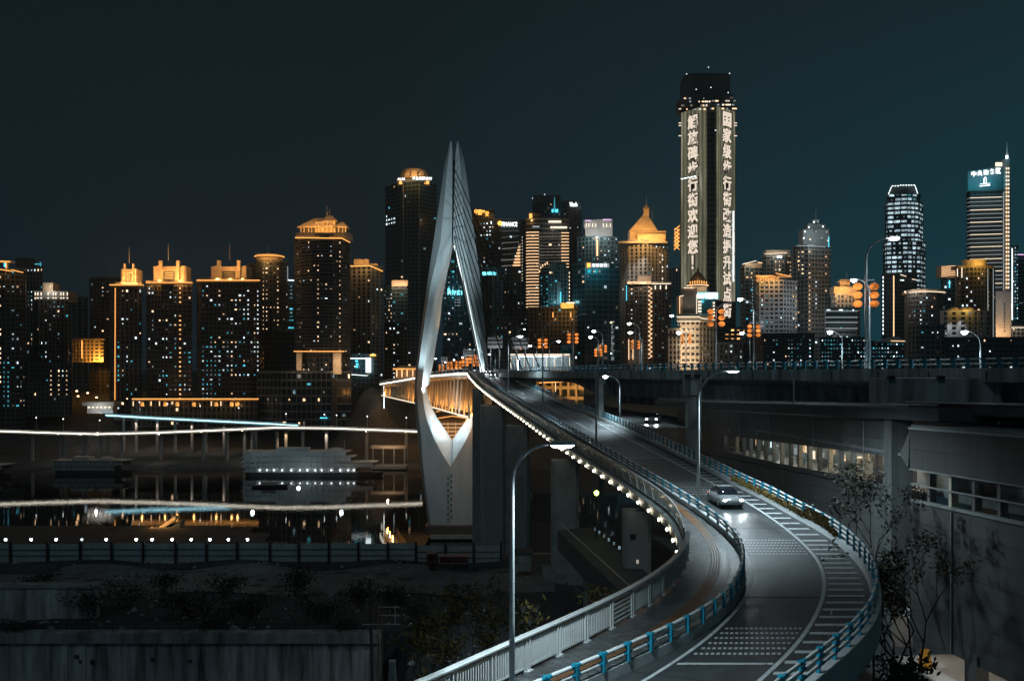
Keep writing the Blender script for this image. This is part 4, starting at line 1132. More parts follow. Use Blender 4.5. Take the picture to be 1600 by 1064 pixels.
# side road that dives under the elevated road, between ramp and station
sr = MB()
for a, b in zip(np.arange(96, 196, 6.0), np.arange(102, 202, 6.0)):
    f = lambda y: PZ(float(np.interp(y, [96, 120, 150, 200], [690, 668, 650, 632])), y)
    if a < 117: continue
    rx = lambda y: min(cE(y) + 11, 23.2 + (y - 137) * .6) if y > 137 else fx1(y) - .15
    sr.quad((cE(a) + .7, a, f(a)), (rx(a), a, f(a)), (rx(b), b, f(b)), (cE(b) + .7, b, f(b)))
tag(sr.build('side_road', MATS['asphalt']), kind='structure')

# ================================================================== cars (lamps on)
def car(label, pos, rz, beam=True, col='car_silver', glow=1.0):
    t = thing('car', label, 'car', pos)
    M4 = Matrix.Translation(Vector(pos)) @ Matrix.Rotation(rz, 4, 'Z')
    def tr(mb):
        mb.v = [tuple(M4 @ Vector(v)) for v in mb.v]; return mb
    # lofted body, front at -y
    prof = [(-2.2, .35, .62, .78), (-2.05, .28, .74, .86), (-1.2, .24, .86, .90), (-.8, .24, .92, .92), (1.2, .24, .95, .92), (1.9, .28, .92, .88), (2.2, .4, .85, .80)]
    mb = MB(); mb.loft([[(-w_, y, z0), (-w_ * 1.02, y, (z0 + z1) / 2), (-w_ * .93, y, z1), (w_ * .93, y, z1), (w_ * 1.02, y, (z0 + z1) / 2), (w_, y, z0)] for y, z0, z1, w_ in prof])
    body = tr(mb).build('body', MATS[col], t, True)
    cab = [(-.95, .90, .92, .80), (-.25, .90, 1.42, .66), (.75, .92, 1.46, .66), (1.55, .92, 1.0, .74)]
    mb = MB(); mb.loft([[(-w_ - .06, y, z0), (-w_, y, z1), (w_, y, z1), (w_ + .06, y, z0)] for y, z0, z1, w_ in cab]); tr(mb).build('cabin', MATS['car_glass'], t, True)
    mb = MB(); mb.box((0, .25, 1.46), (1.26, 1.0, .05)); tr(mb).build('roof', MATS[col], t)
    for x in (-.82, .82):
        for y in (-1.35, 1.35):
            mb = MB(); n = 16
            mb.loft([[(x - .1, y + r_ * math.cos(2 * math.pi * k / n), .33 + r_ * math.sin(2 * math.pi * k / n)) for k in range(n)] if s_ == 0 else [(x + .1, y + r_ * math.cos(2 * math.pi * k / n), .33 + r_ * math.sin(2 * math.pi * k / n)) for k in range(n)] for s_, r_ in ((0, .33), (1, .33))])
            wh = tr(mb).build('wheel', MATS['rubber'], t)
            mb = MB(); sx = .11 if x > 0 else -.11
            mb.loft([[(x + sx + o2, y + .2 * math.cos(2 * math.pi * k / 10), .33 + .2 * math.sin(2 * math.pi * k / 10)) for k in range(10)] for o2 in (-.01, .01)]); tr(mb).build('rim', MATS['steel_grey'], wh)
        mb = MB(); mb.lathe((0, 0, 0), [(.02, -.1), (.15, -.06), (.17, .03), (.02, .1)], 10)
        mb.v = [(x * .78 + v[0], -2.16 + v[1] * .4, .62 + v[2]) for v in mb.v]; tr(mb).build('headlight', MATS['headlight'], t, True)
        if beam:
            p0 = M4 @ Vector((x * .78, -2.35, .64)); p1 = M4 @ Vector((x * .5, -16, -.4))
            lamp('SPOT', t, p0, 150 * glow, (.85, .95, 1.0), .08, p1, 75, .9)
        mb = MB(); mb.box((x * .8, 2.2, .72), (.3, .08, .14)); tr(mb).build('tail_light', MATS['red_light'], t)
    return t
def along_ramp(Y, u):
    f = lambda y: Vector((cC(y) + (cD(y) - cC(y)) * u, y, zf(y) - .18))
    d = f(Y - 1) - f(Y + 1); return f(Y), math.atan2(d.y, d.x) + math.pi / 2
p, rz = along_ramp(75.5, .55); car('silver car coming down the ramp with bright white headlights', p, rz, glow=1.6)
p, rz = along_ramp(292, .5); car('pale car at the crest of the ramp beside the pylon with headlights on', p, rz, glow=4)
car('distant car with bluish white headlights on the bridge inside the eye of the pylon', (PX(709, 430), 430, wz(430) - .18), .15, glow=2)
p, rz = along_ramp(318, .72); car('second pale car on the crest of the ramp behind another', p, rz, glow=4)
f_ = PZ(660, 132)
car('car with headlights on the side road under the elevated road', (cE(132) + 3.6, 132, PZ(float(np.interp(132, [120, 150], [668, 650])), 132)), -.25, glow=1.2)

# ================================================================== site fence, wall, road, plants below the ramp
FY = 134.0
fposts = [-32, 17, 75, 126, 175, 224, 275, 323, 371, 422, 467, 514, 560, 606, 650, 696, 740, 783]
fn = thing('site_fence', 'long grey sheet metal site fence with dark posts above the river bank', 'fence', (PX(375, FY), FY, 34))
for i, px in enumerate(fposts):
    zb = terrain(PX(px, FY), FY)
    mb = MB(); mb.box((PX(px, FY), FY - .15, PZ(864, FY)), (.28, .3, 3.2)); mb.build('post', MATS['dark_steel'], fn)
    if i + 1 < len(fposts):
        q = fposts[i + 1]; x0, x1 = PX(px, FY) + .15, PX(q, FY) - .15
        ztop = PZ(849 + random.uniform(-1.2, 1.2) + (px > 640) * 3, FY); zbt = PZ(877 + (px > 640) * 4, FY)
        mb = MB(); n = 22
        top = [(x0 + (x1 - x0) * k / n, FY + (.04 if k % 2 else -.04)) for k in range(n + 1)]
        mb.loft([[(x, y_, zbt), (x, y_, ztop), (x, y_ + .03, ztop), (x, y_ + .03, zbt)] for x, y_ in top])
        mb.build('sheet_panel', MATS['fence_sheet'], fn)
        for zz in (.34, .67):
            mb = MB(); z = zbt + (ztop - zbt) * zz; mb.box(((x0 + x1) / 2, FY - .1, z), (x1 - x0, .08, .06)); mb.build('rail', MATS['dark_steel'], fn)
for i, (px, dim) in enumerate(((9, 0), (49, 0), (88, 0), (128, 1), (166, 0), (213, 0), (238, 0), (269, 0), (299, 0), (328, 0), (357, 0), (387, 0))):
    Y = 139; x = PX(px, Y)
    lb = 'dim white floodlight on a short pole behind the site fence' if dim else 'bright white floodlight on a short pole behind the site fence'
    t = thing('floodlight', lb, 'floodlight', (x, Y, 33), 'floodlights behind the site fence' if not dim else None)
    mb = MB(); mb.tube([(x, Y, 33), (x, Y, PZ(845, Y))], .05, 5); mb.build('pole', MATS['dark_steel'], t)
    mb = MB(); mb.box((x, Y + .08, PZ(842.5, Y)), (.55, .2, .4)); h_ = mb.build('housing', MATS['dark_steel'], t)
    mb = MB(); mb.lathe((0, 0, 0), [(.02, -.1), (.14, -.05), (.17, 0), (.02, .08)], 10); mb.v = [(x + v[0], Y - .06 + v[2] * .5, PZ(842.5, Y) + v[1]) for v in mb.v]
    mb.build('lens', MATS['lamp_white' if not dim else 'led_white'], h_)
    if i % 3 == 0: lamp('POINT', t, (x, Y - .6, PZ(842, Y)), 25, (.8, .95, 1), .2)

# terraced retaining wall at the lower edge
rw = thing('retaining_wall', 'stained concrete retaining wall with vertical ribs and a thin pipe railing', 'wall', (-34, 89, 22))
mb = MB(); zl = PZ(985, 89)
n = 30; x0, x1 = -64, -12.2
ring = []
for k in range(n * 4 + 1):
    x = x0 + (x1 - x0) * k / (n * 4) + .22 * math.sin(k * 1.7); ring.append((x, 88.4 + (.0 if (k % 4) in (0, 1) else .06 + .10 * abs(math.sin(k * .61)))))
mb.loft([[(x, y_, 14), (x, y_, zl - .9), (x, y_ + .6, zl - .9), (x, y_ + .6, 14)] for x, y_ in ring]); mb.build('wall', MATS['wall_stain'], rw)
for k in range(15):
    mb = MB(); mb.box((random.uniform(x0, x1), 88.42, zl - random.choice((2.2, 2.5, 5.4, 5.8)) - random.uniform(0, .3)), (random.uniform(.2, .42), .3, random.uniform(.2, .42))); mb.build('weep_hole', MATS['roof_dark'], rw)
mb = MB(); mb.box(((x0 + x1) / 2, 88.7, zl - .45), (x1 - x0, 1.4, .9)); mb.build('coping', MATS['concrete_stain'], rw)
for xk in np.arange(x0 + 2, x1, 2.1):
    mb = MB(); mb.tube([(xk, 88.4, zl), (xk, 88.4, zl + 1.15)], .03, 4); mb.build('rail_post', MATS['dark_steel'], rw)
for z in (.4, .78, 1.15):
    mb = MB(); mb.tube([(x0, 88.4, zl + z), (x1, 88.4, zl + z)], .025, 4); mb.build('rail', MATS['dark_steel'], rw)
w2 = thing('upper_wall', 'short weathered concrete wall on the slope above the ribbed wall', 'wall', (-42, 98, 34))
mb = MB(); mb.pbox(-60, 150, 918, 972, 97, 1.0); mb.build('face', MATS['wall_stain'], w2)
mb = MB(); mb.pbox(-60, 150, 914, 919, 96.8, 1.4); mb.build('coping', MATS['concrete'], w2)
mb = MB()
for i in range(40):
    for ya, yb in zip(range(111, 129, 2), range(113, 131, 2)):
        xa, xb = -75 + i * 2, -73 + i * 2
        mb.quad(*[(x_, y_, terrain(x_, y_) + .05) for x_, y_ in ((xa, ya), (xb, ya), (xb, yb), (xa, yb))])
tag(mb.build('dirt_road', mat('dry_dirt', (.27, .255, .24), .9, var=.3, scale=.25, bump=.4)), kind='structure')

# dump truck
tx, tY = PX(700, 126), 126.0; tz = terrain(tx, 126) + .35
tk = thing('dump_truck', 'small dark dump truck with an open red tray parked before the site fence', 'truck', (tx, tY, tz))
mb = MB(); mb.box((tx - 2.05, tY, tz + 1.35), (1.5, 1.9, 1.5), 0, 0, .9); cab = mb.build('cab', MATS['truck_red'], tk)
mb = MB(); mb.box((tx - 2.1, tY - .96, tz + 1.65), (.8, .05, .55)); mb.build('window', MATS['car_glass'], cab)
mb = MB(); mb.box((tx + .1, tY, tz + .68), (5.4, .9, .25)); mb.build('chassis', MATS['dark_steel'], tk)
mb = MB()
mb.loft([[(tx - 1.05, tY - .95, tz + .85), (tx + 2.75, tY - .95, tz + .85), (tx + 2.75, tY + .95, tz + .85), (tx - 1.05, tY + .95, tz + .85)], [(tx - 1.15, tY - 1.05, tz + 1.75), (tx + 2.85, tY - 1.05, tz + 1.75), (tx + 2.85, tY + 1.05, tz + 1.75), (tx - 1.15, tY + 1.05, tz + 1.75)]])
tr_ = mb.build('tray', MATS['truck_red'], tk)
for x_ in np.arange(-1.0, 2.8, .62):
    mb = MB(); mb.box((tx + x_, tY - 1.02, tz + 1.3), (.08, .12, .9)); mb.build('tray_rib', MATS['dark_steel'], tr_)
mb = MB(); mb.box((tx + .85, tY - 1.08, tz + .88), (3.9, .06, .05)); mb.build('lit_edge_bar', MATS['sign_pale'], tr_)  # pale bars put along the tray for its lit edges
for x_ in (-1.05, 2.75):
    mb = MB(); mb.box((tx + x_, tY - 1.1, tz + 1.3), (.06, .06, .9)); mb.build('lit_edge_bar', MATS['sign_pale'], tr_)
for x_ in (-2.0, 1.2, 2.2):
    for s in (-.8, .8):
        mb = MB(); n = 14
        mb.loft([[(tx + x_ + .48 * math.cos(2 * math.pi * k / n), tY + s + o2, tz + .48 + .48 * math.sin(2 * math.pi * k / n)) for k in range(n)] for o2 in (-.15, .15)]); mb.build('wheel', MATS['rubber'], tk)

# lattice pole with a cross frame, and a plain pole behind it
def lattice(label, px, Y, ytop, zb, w_=.34, rails=True):
    x = PX(px, Y); zt = PZ(ytop, Y)
    t = thing('utility_pole', label, 'pole', (x, Y, zb))
    for sx in (-1, 1):
        for sy in (-1, 1):
            mb = MB(); mb.tube([(x + sx * w_ / 2, Y + sy * w_ / 2, zb), (x + sx * w_ / 2, Y + sy * w_ / 2, zt)], .035, 4); mb.build('upright', MATS['rust_steel'], t)
    k = 0; z = zb
    mb = MB(); path = []
    while z < zt:
        path.append((x + (w_ / 2 if k % 2 else -w_ / 2), Y - w_ / 2, z)); z += .34; k += 1
    mb.tube(path, .025, 4); mb.build('lacing', MATS['rust_steel'], t)
    if rails:
        for yy in (948, 961, 975):
            mb = MB(); mb.tube([P(590 if yy < 975 else 566, yy, Y), P(624, yy + (0 if yy > 960 else .4), Y)], .05, 4); mb.build('cross_rail', MATS['steel_grey'], t)
        mb = MB(); mb.tube([P(617.5, 945, Y), P(617.5, 976, Y)], .05, 4); mb.build('rail_post', MATS['steel_grey'], t)
    return t
lattice('rusty lattice pole carrying a small cross frame of rails', 594, 82, 945, terrain(PX(594, 82), 82) - 1)
x = PX(584, 84); t = thing('utility_pole', 'plain dark leaning pole behind the rusty lattice pole', 'pole', (x, 84, 22))
mb = MB(); mb.tube([(x + .3, 84, 18), (x, 84, 30), (x - .35, 84, PZ(905, 84))], [.2, .17, .14], 7); mb.build('pole', MATS['bark'], t)
mb = MB(); mb.tube([(x - .5, 84, PZ(930, 84)), (x + .4, 84, PZ(918, 84))], .06, 4); mb.build('crossarm', MATS['bark'], t)
x = PX(613, 60); t = thing('concrete_bollard', 'small pale concrete marker post beside the dark bank', 'bollard', (x, 60, PZ(1070, 60)))
mb = MB(); mb.box((x, 60, PZ(1052, 60)), (.5, .5, 1.5), 0, 0, .7); mb.build('shaft', MATS['concrete'], t)
mb = MB(); mb.box((x, 60, PZ(1033, 60)), (.42, .42, .12)); mb.build('cap', MATS['concrete_pale'], t)

# ------------------------------------------------------------------ trees and bushes
def tree(label, base, height, spread, nleaf, mats, leafsize=.28, trunk_r=.12, seed=1, fork=.35, density_low=.3, cat='tree', name='tree', bare=0.0, lean=(0, 0)):
    rnd = random.Random(seed); base = Vector(base)
    t = thing(name, label, cat, base)
    mb = MB(); tips = []
    def limb(p, d, l, r, depth):
        pts = [p]; q = p.copy(); dd = d.copy()
        for k in range(3):
            dd = (dd + Vector((rnd.uniform(-.16, .16), rnd.uniform(-.16, .16), rnd.uniform(-.02, .12)))).normalized()
            q = q + dd * l / 3; pts.append(q.copy())
        mb.tube(pts, [r, r * .88, r * .76, r * .62], 5, caps=False)
        if depth == 0:
            tips.append((pts[-1], l)); tips.append((pts[-2], l)); return
        for k in range(rnd.choice((2, 3, 3))):
            a = rnd.uniform(0, 2 * math.pi); s = rnd.uniform(.45, .95)
            nd = (dd + Vector((math.cos(a) * s, math.sin(a) * s, rnd.uniform(-.1, .35)))).normalized()
            limb(pts[-1 if k else -2], nd, l * rnd.uniform(.58, .8), r * .6, depth - 1)
    top = base + Vector((lean[0], lean[1], height * fork))
    mb.tube([base, base.lerp(top, .5) + Vector((rnd.uniform(-.1, .1), 0, 0)), top], [trunk_r, trunk_r * .85, trunk_r * .75], 7)
    for k in range(3):
        a = k * 2.1 + rnd.uniform(0, 1)
        limb(top, Vector((math.cos(a) * spread / height, math.sin(a) * spread / height, .9)).normalized(), height * (1 - fork) * .42, trunk_r * .62, 3)
    mb.build('trunk', MATS['bark'], t)
    lf = MB()
    for i in range(nleaf):
        p, l = rnd.choice(tips)
        c = p + Vector((rnd.gauss(0, .22), rnd.gauss(0, .22), rnd.gauss(-.05, .22))) * l * 1.0
        a, e = rnd.uniform(0, 6.28), rnd.uniform(-1.2, .3)
        u = Vector((math.cos(a) * math.cos(e), math.sin(a) * math.cos(e), math.sin(e))) * leafsize * rnd.uniform(.6, 1.3)
        v = u.cross(Vector((rnd.uniform(-1, 1), rnd.uniform(-1, 1), rnd.uniform(-1, 1)))).normalized() * u.length * .38
        mi = rnd.randrange(len(mats))
        lf.quad(c - u * .5, c + v * .5, c + u * .5, c - v * .5, mi)
    lf.build('crown', [MATS[m] for m in mats], t)
    return t
g0 = 37.0
def tb(px, Y, z=g0): return (PX(px, Y), Y, z)
tree('slender tree with forked trunk before the lit passage', tb(1430, 57), 14.5, 7, 1900, ['leaf_dark', 'leaf_dark', 'leaf_b', 'leaf_a'], .28, .13, 3, .36)
tree('straight thin tree just outside the bend of the ramp', tb(1401, 54), 13.5, 6, 1500, ['leaf_dark', 'leaf_a', 'leaf_dark'], .30, .12, 5, .50)
tree('sparse tree reaching up before the pale station window', tb(1366, 68), 17.0, 7.5, 1800, ['leaf_dark', 'leaf_dark', 'leaf_b'], .28, .11, 8, .55)
tree('yellowing leafy tree growing below the white railing', tb(700, 52, 35.5), 13.6, 6.0, 3800, ['leaf_a', 'leaf_c', 'leaf_dark', 'leaf_b', 'leaf_c'], .30, .11, 21, .32)
tree('small shrub tree at the foot of the yellowing tree', tb(655, 50, 33.0), 9.5, 5, 1800, ['leaf_dark', 'leaf_b', 'leaf_a'], .36, .09, 23, .2)
def bush(label, px, py, Y, w_, h_, n, seed, mats=('leaf_dark', 'leaf_b'), ls=.4, name='bush'):
    rnd = random.Random(seed); c = P(px, py, Y); z0 = c.z - h_ / 2
    t = thing(name, label, 'bush', (c.x, Y, z0))
    mb = MB(); tips = []
    for k in range(9):
        a = rnd.uniform(0, 6.28); q = Vector((c.x + math.cos(a) * w_ * .45 * rnd.random(), Y + math.sin(a) * w_ * .3, z0 + h_ * rnd.uniform(.5, 1)))
        mb.tube([(c.x + rnd.uniform(-.3, .3), Y, z0 - .6), Vector((c.x, Y, z0 + h_ * .2)).lerp(q, .5), q], .03, 4); tips.append(q)
    mb.build('stems', MATS['bark'], t)
    lf = MB()
    for i in range(n):
        q = rnd.choice(tips); k = rnd.random() ** .5
        p = Vector((c.x, Y, z0)).lerp(q, k) + Vector((rnd.gauss(0, w_ * .1), rnd.gauss(0, w_ * .1), rnd.gauss(0, h_ * .1)))
        u = Vector((rnd.gauss(0, 1), rnd.gauss(0, 1), rnd.gauss(0, 1))).normalized() * ls * rnd.uniform(.5, 1.2); v = u.cross(Vector((rnd.random(), rnd.random(), rnd.random() - .5))).normalized() * u.length * .4
        lf.quad(p - u * .5, p + v * .5, p + u * .5, p - v * .5, rnd.randrange(len(mats)))
    lf.build('foliage', [MATS[m] for m in mats], t)
    return t
bush('dark bush spilling over the ledge below the middle of the site fence', 460, 905, 108, 6, 2.6, 900, 31)
bush('low dark bush on the slope beside the plain pole', 560, 925, 100, 5, 2.6, 700, 32)
bush('straggling bush on the slope above the thin railing', 300, 940, 98, 8, 2.8, 900, 33)
bush('wide dark bush below the end of the site fence', 350, 915, 105, 7, 1.8, 700, 36)
bush('reedy tuft poking above the railing by the curved lamp', 832, 978, 40, 1.6, 1.8, 260, 34, ('leaf_a', 'leaf_dark'), .4)
bush('dry plants behind the railing below the shadowed pier', 935, 935, 46, 3.2, 1.6, 380, 35, ('leaf_a', 'leaf_dark', 'leaf_c'), .3)
bush('dark undergrowth beneath the tight bend of the ramp', 1395, 1055, 48, 4, 2.2, 500, 37)
for k, (px, py, Y, w_, h_) in enumerate(((140, 935, 96, 7, 3.0), (200, 925, 100, 6, 2.6), (255, 905, 107, 6, 2.2), (395, 945, 96, 7, 2.6), (500, 950, 95, 6, 2.8), (540, 985, 90, 4, 2.2), (60, 905, 106, 7, 1.8), (615, 930, 98, 5, 2.6), (20, 985, 90, 5, 1.6), (330, 972, 91, 6, 1.8), (650, 955, 88, 5, 2.4))):
    bush('scruffy dark bush among others on the slope between the site fence and the ribbed wall', px, py, Y, w_, h_, 800, 50 + k, ls=.34)['group'] = 'scruffy bushes on the slope'
# brown planting along the outer barrier of the bend
rnd = random.Random(5); hb = MB()
for i in range(2600):
    y = rnd.uniform(62, 86); x = cE(y) + .12 + rnd.uniform(-.1, .1); p = Vector((x, y, zf(y) + .2 + rnd.uniform(0, .32) + (.5 * rnd.random() if 64 < y < 68 else 0)))
    u = Vector((rnd.gauss(0, 1), rnd.gauss(0, 1), rnd.gauss(0, 1))).normalized() * .17; v = u.cross(Vector((rnd.random(), rnd.random(), .3))).normalized() * .08
    hb.quad(p - u, p + v, p + u, p - v, rnd.randrange(2))
tag(hb.build('hedge', [MATS['leaf_c'], MATS['leaf_a']]), 'thin brown dried hedge along the kerb of the outer barrier', 'hedge', kind='stuff')
# speed limit stand by the outer barrier
p = P(1306, 985, 44); t = thing('marker_board', 'narrow weathered pale marker board clamped to the outer barrier', 'marker', (p.x, 44, zf(44)))
for s in (-.16, .16):
    mb = MB(); mb.box((p.x + s, 44, PZ(974, 44)), (.26, .05, .85)); mb.build('board', MATS['wall_cream'], t)
mb = MB(); mb.tube([(p.x - .2, 44, zf(44)), (p.x - .2, 44, PZ(966, 44))], .035, 5); mb.build('post', MATS['steel_grey'], t)
# lower viaduct and the dim lights under the ramp
lv = thing('lower_viaduct', 'dark sloping viaduct beam passing beneath the ramp', 'viaduct', tuple(P(930, 870, 92)))
mb = MB(); a, b = P(892, 828, 108), P(1012, 935, 72)
mb.loft([[(p.x - 1.5, p.y, p.z - 2.2), (p.x - 1.5, p.y, p.z), (p.x + 2.2, p.y + 2, p.z), (p.x + 2.2, p.y + 2, p.z - 2.2)] for p in (a, b)]); mb.build('beam', MATS['wall_dark'], lv)
mb = MB(); mb.tube([a + Vector((-1.4, 0, 1.0)), b + Vector((-1.4, 0, 1.0))], .05, 5); mb.build('handrail', MATS['steel_grey'], lv)
for k in range(9):
    q = a.lerp(b, .2 + .55 * k / 8) + Vector((1.5, 1.5, .9)); mb = MB(); mb.box(q, (.2, .1, .32)); mb.build('window_light', MATS[random.choice(('dim', 'cool', 'dim', 'warm'))], lv)
for k in (.25, .7):
    q = a.lerp(b, k); mb = MB(); mb.box((q.x + 1, q.y + 1.5, (q.z + 34) / 2 - 1), (2, 2, q.z - 33)); mb.build('column', MATS['concrete'], lv)
q = P(932, 770, 100); t = thing('signal_lamp', 'small yellow green signal lamp in the shadow under the ramp', 'signal lamp', tuple(q))
mb = MB(); mb.lathe(q, [(.02, -.28), (.22, -.15), (.26, .1), (.02, .28)], 10); mb.build('lens', emit('signal_green', (.62, 1.0, .12), 9.0), t)
mb = MB(); mb.tube([q + Vector((0, .3, 0)), Vector((q.x, q.y + .3, 34))], .06, 5); mb.build('pole', MATS['dark_steel'], t)
hut = thing('site_hut', 'small pale site hut with a barred window by the piers', 'hut', tuple(P(818, 880, 122)))
mb = MB(); mb.pbox(806, 830, 866, 892, 122, 3); mb.build('wall', MATS['concrete'], hut)
mb = MB(); mb.pbox(804, 832, 863, 866, 121.8, 3.4); mb.build('roof', MATS['roof_dark'], hut)
mb = MB(); mb.pbox(811, 823, 869, 878, 121.95, .06); mb.build('window', MATS['sign_pale'], hut)

# loose stones and dry grass on the dirt slopes
rnd = random.Random(77); rb_ = MB(); gr = MB()
def slope_pt():
    if rnd.random() < .7:
        x = rnd.uniform(-66, 2); y = rnd.uniform(90, 132)
    else:
        x = rnd.uniform(-9, 4); y = rnd.uniform(62, 88)
    return x, y
for i in range(700):
    x, y = slope_pt(); z = terrain(x, y); s = rnd.choice((.12, .18, .25, .4)) * rnd.uniform(.7, 1.4)
    n = len(rb_.v)
    for k in range(5):
        a = 6.283 * k / 5; rb_.v.append((x + s * math.cos(a) * rnd.uniform(.7, 1.2), y + s * math.sin(a) * rnd.uniform(.7, 1.2), z - .05))
    rb_.v.append((x + rnd.uniform(-.3, .3) * s, y, z + s * rnd.uniform(.5, .9)))
    for k in range(5): rb_.f.append((n + k, n + (k + 1) % 5, n + 5)); rb_.m.append(0)
tag(rb_.build('rubble', MATS['concrete']), kind='stuff')
for i in range(9000):
    x, y = slope_pt(); 
    if math.sin(x * .35 + 1.3 * math.sin(y * .22)) + math.sin(y * .5 + x * .13) < .1: continue
    if 111 < y < 130: continue
    z = terrain(x, y) - .05; h_ = rnd.uniform(.25, .95); a = rnd.uniform(0, 3.14); dx, dy = math.cos(a) * .05, math.sin(a) * .05; lx, ly = rnd.gauss(0, .22), rnd.gauss(0, .22)
    gr.quad((x - dx, y - dy, z), (x + dx, y + dy, z), (x + lx + dx * .2, y + ly, z + h_), (x + lx - dx * .2, y + ly, z + h_), rnd.randrange(3))
tag(gr.build('grass', [MATS['leaf_dark'], MATS['leaf_a'], MATS['leaf_b']]), kind='stuff')

# small fixings on the station walls
for y in (82, 92, 103, 112):
    mb = MB(); z_ = zT + SL * (y - YA); mb.tube([(fx1(y) - .08, y, z_ - .1), (fx1(y) - .08, y, z_ - 2.8)], .05, 5); mb.build('drain_pipe', MATS['steel_grey'], st)
    mb = MB(); mb.box((fx1(y + 3) - .12, y + 3, z_ - 2.3), (.25, .5, .4)); mb.build('junction_box', MATS['panel_grey'], st)
mb = MB(); mb.tube([(fx1(y) - .1, y, zT + SL * (y - YA) - 5.6 + .06 * math.sin(y * .9)) for y in np.arange(YA + .5, 130, 2.0)], .04, 5); mb.build('cable_run', MATS['rubber'], st)
for y in (50, 57, 66):
    z_ = zW + SL2 * (y - Y0); mb = MB(); mb.tube([(fx2(y) - .08, y, z_ - 5.4), (fx2(y) - .08, y, z_ - 15)], .07, 6); mb.build('drain_pipe', MATS['panel_grey'], sb)

# ================================================================== river road on the far bank
def viaduct(label, pts, strip, w_=9, rail=True):
    """pts: list of (px, py of the lit edge, Y)"""
    V = [P(*q) for q in pts]
    fine = []
    for a, b in zip(V, V[1:]):
        for k in range(8): fine.append(a.lerp(b, k / 8))
    fine.append(V[-1])
    t = thing('river_viaduct', label, 'viaduct', V[0])
    mb = MB(); mb.loft([[(p.x, p.y, p.z - 1.3), (p.x, p.y, p.z + .5), (p.x, p.y + w_, p.z + .5), (p.x, p.y + w_, p.z - 1.3)] for p in fine]); mb.build('deck', MATS['concrete'], t)
    mb = MB(); mb.tube([p + Vector((0, -.35, 0)) for p in fine], .24, 5); mb.build('light_strip', MATS[strip], t)
    mb = MB(); mb.loft([[(p.x, p.y + .1, p.z + .5), (p.x, p.y + .1, p.z + 1.3), (p.x, p.y + .3, p.z + 1.3), (p.x, p.y + .3, p.z + .5)] for p in fine]); mb.build('parapet', MATS['concrete'], t)
    return t, fine
v1, f1 = viaduct('long river road viaduct with a warm white light strip along its edge', [(-160, 671, 602), (0, 673.5, 600), (75, 676, 600), (150, 678, 600), (240, 676, 600), (330, 672.5, 600), (430, 668, 600), (520, 669, 600), (640, 673.5, 600), (660, 674.5, 600)], 'led_bridge')
v2, f2 = viaduct('shorter upper slip road viaduct with a cool white light strip', [(165, 648.5, 626), (230, 652.5, 624), (330, 657.5, 620), (430, 662.5, 616), (466, 665, 613)], 'led_ice')
for px, h_, warm in ((51, 2.4, 0), (96, 2.6, 1), (102, 2.2, 0), (130, 2.0, 1), (136, 1.8, 0), (157, 2.4, 1), (169, 2.0, 0), (190, 2.2, 1), (252, 2.4, 1), (318, 2.6, 1), (355, 2.4, 0), (382, 2.2, 1), (394, 2.0, 0), (433, 2.2, 0), (447, 2.0, 1), (473, 2.0, 0), (510, 2.4, 1), (573, 2.4, 1), (635, 2.6, 1)):
    Y = 604.5; x = PX(px, Y); zt = 23.0 + (.3 if px > 300 else -1.2)
    mb = MB(); mb.tube([(x, Y, -1), (x, Y, zt - 2), (x, Y, zt - .9)], [1.0, 1.0, 1.5], 8); mb.build('pier', MATS['concrete_pale'], v1)
    if warm: lamp('SPOT', v1, (x, Y - 4.5, zt - .2), 4200, (1, .62, .34) if px % 2 else (1, .78, .58), .3, (x, Y, zt - 14), 90, .7)
for px in (193, 213, 246, 274, 300, 322, 350, 400):
    Y = 624; x = PX(px, Y); zt = PZ(float(np.interp(px, [165, 466], [649, 665])), Y) - 1.2
    mb = MB(); mb.tube([(x, Y, 2), (x, Y, zt)], .9, 7); mb.build('pier', MATS['concrete_pale'], v2)
    if px % 3 != 1: lamp('SPOT', v2, (x, Y - 4, zt - .3), 2800, (1, .75, .6), .3, (x, Y, zt - 12), 90, .7)
# lamp posts on the viaduct: one kind, copied
lp = thing('viaduct_lamp', 'small lamp post standing on the river road viaduct', 'street lamp', (0, 0, 0), 'lamp posts on the river road viaduct')
mb = MB(); mb.tube([(0, 0, 0), (0, 0, 7.6)], .16, 5); mb.build('pole', MATS['steel_grey'], lp)
mb = MB(); mb.lathe((0, -.3, 7.9), [(.05, -.35), (.28, -.15), (.34, .1), (.1, .3)], 8); mb.build('lamp', emit('far_lamp', (.92, .97, 1.0), 5.0), lp)
kids = list(lp.children)
spots = [(57, 673), (99, 675), (156, 677), (447, 667), (507, 668), (526, 669), (574, 671), (635, 673)] + [(218, 648), (262, 651), (313, 654), (373, 657)]
for i, (px, py) in enumerate(spots):
    Y = 606 if i < 8 else 628
    if i == 0: o = lp
    else:
        o = lp.copy(); COL.objects.link(o)
        for c in kids:
            d = c.copy(); COL.objects.link(d); d.parent = o
    o.location = P(px, py - 1, Y)
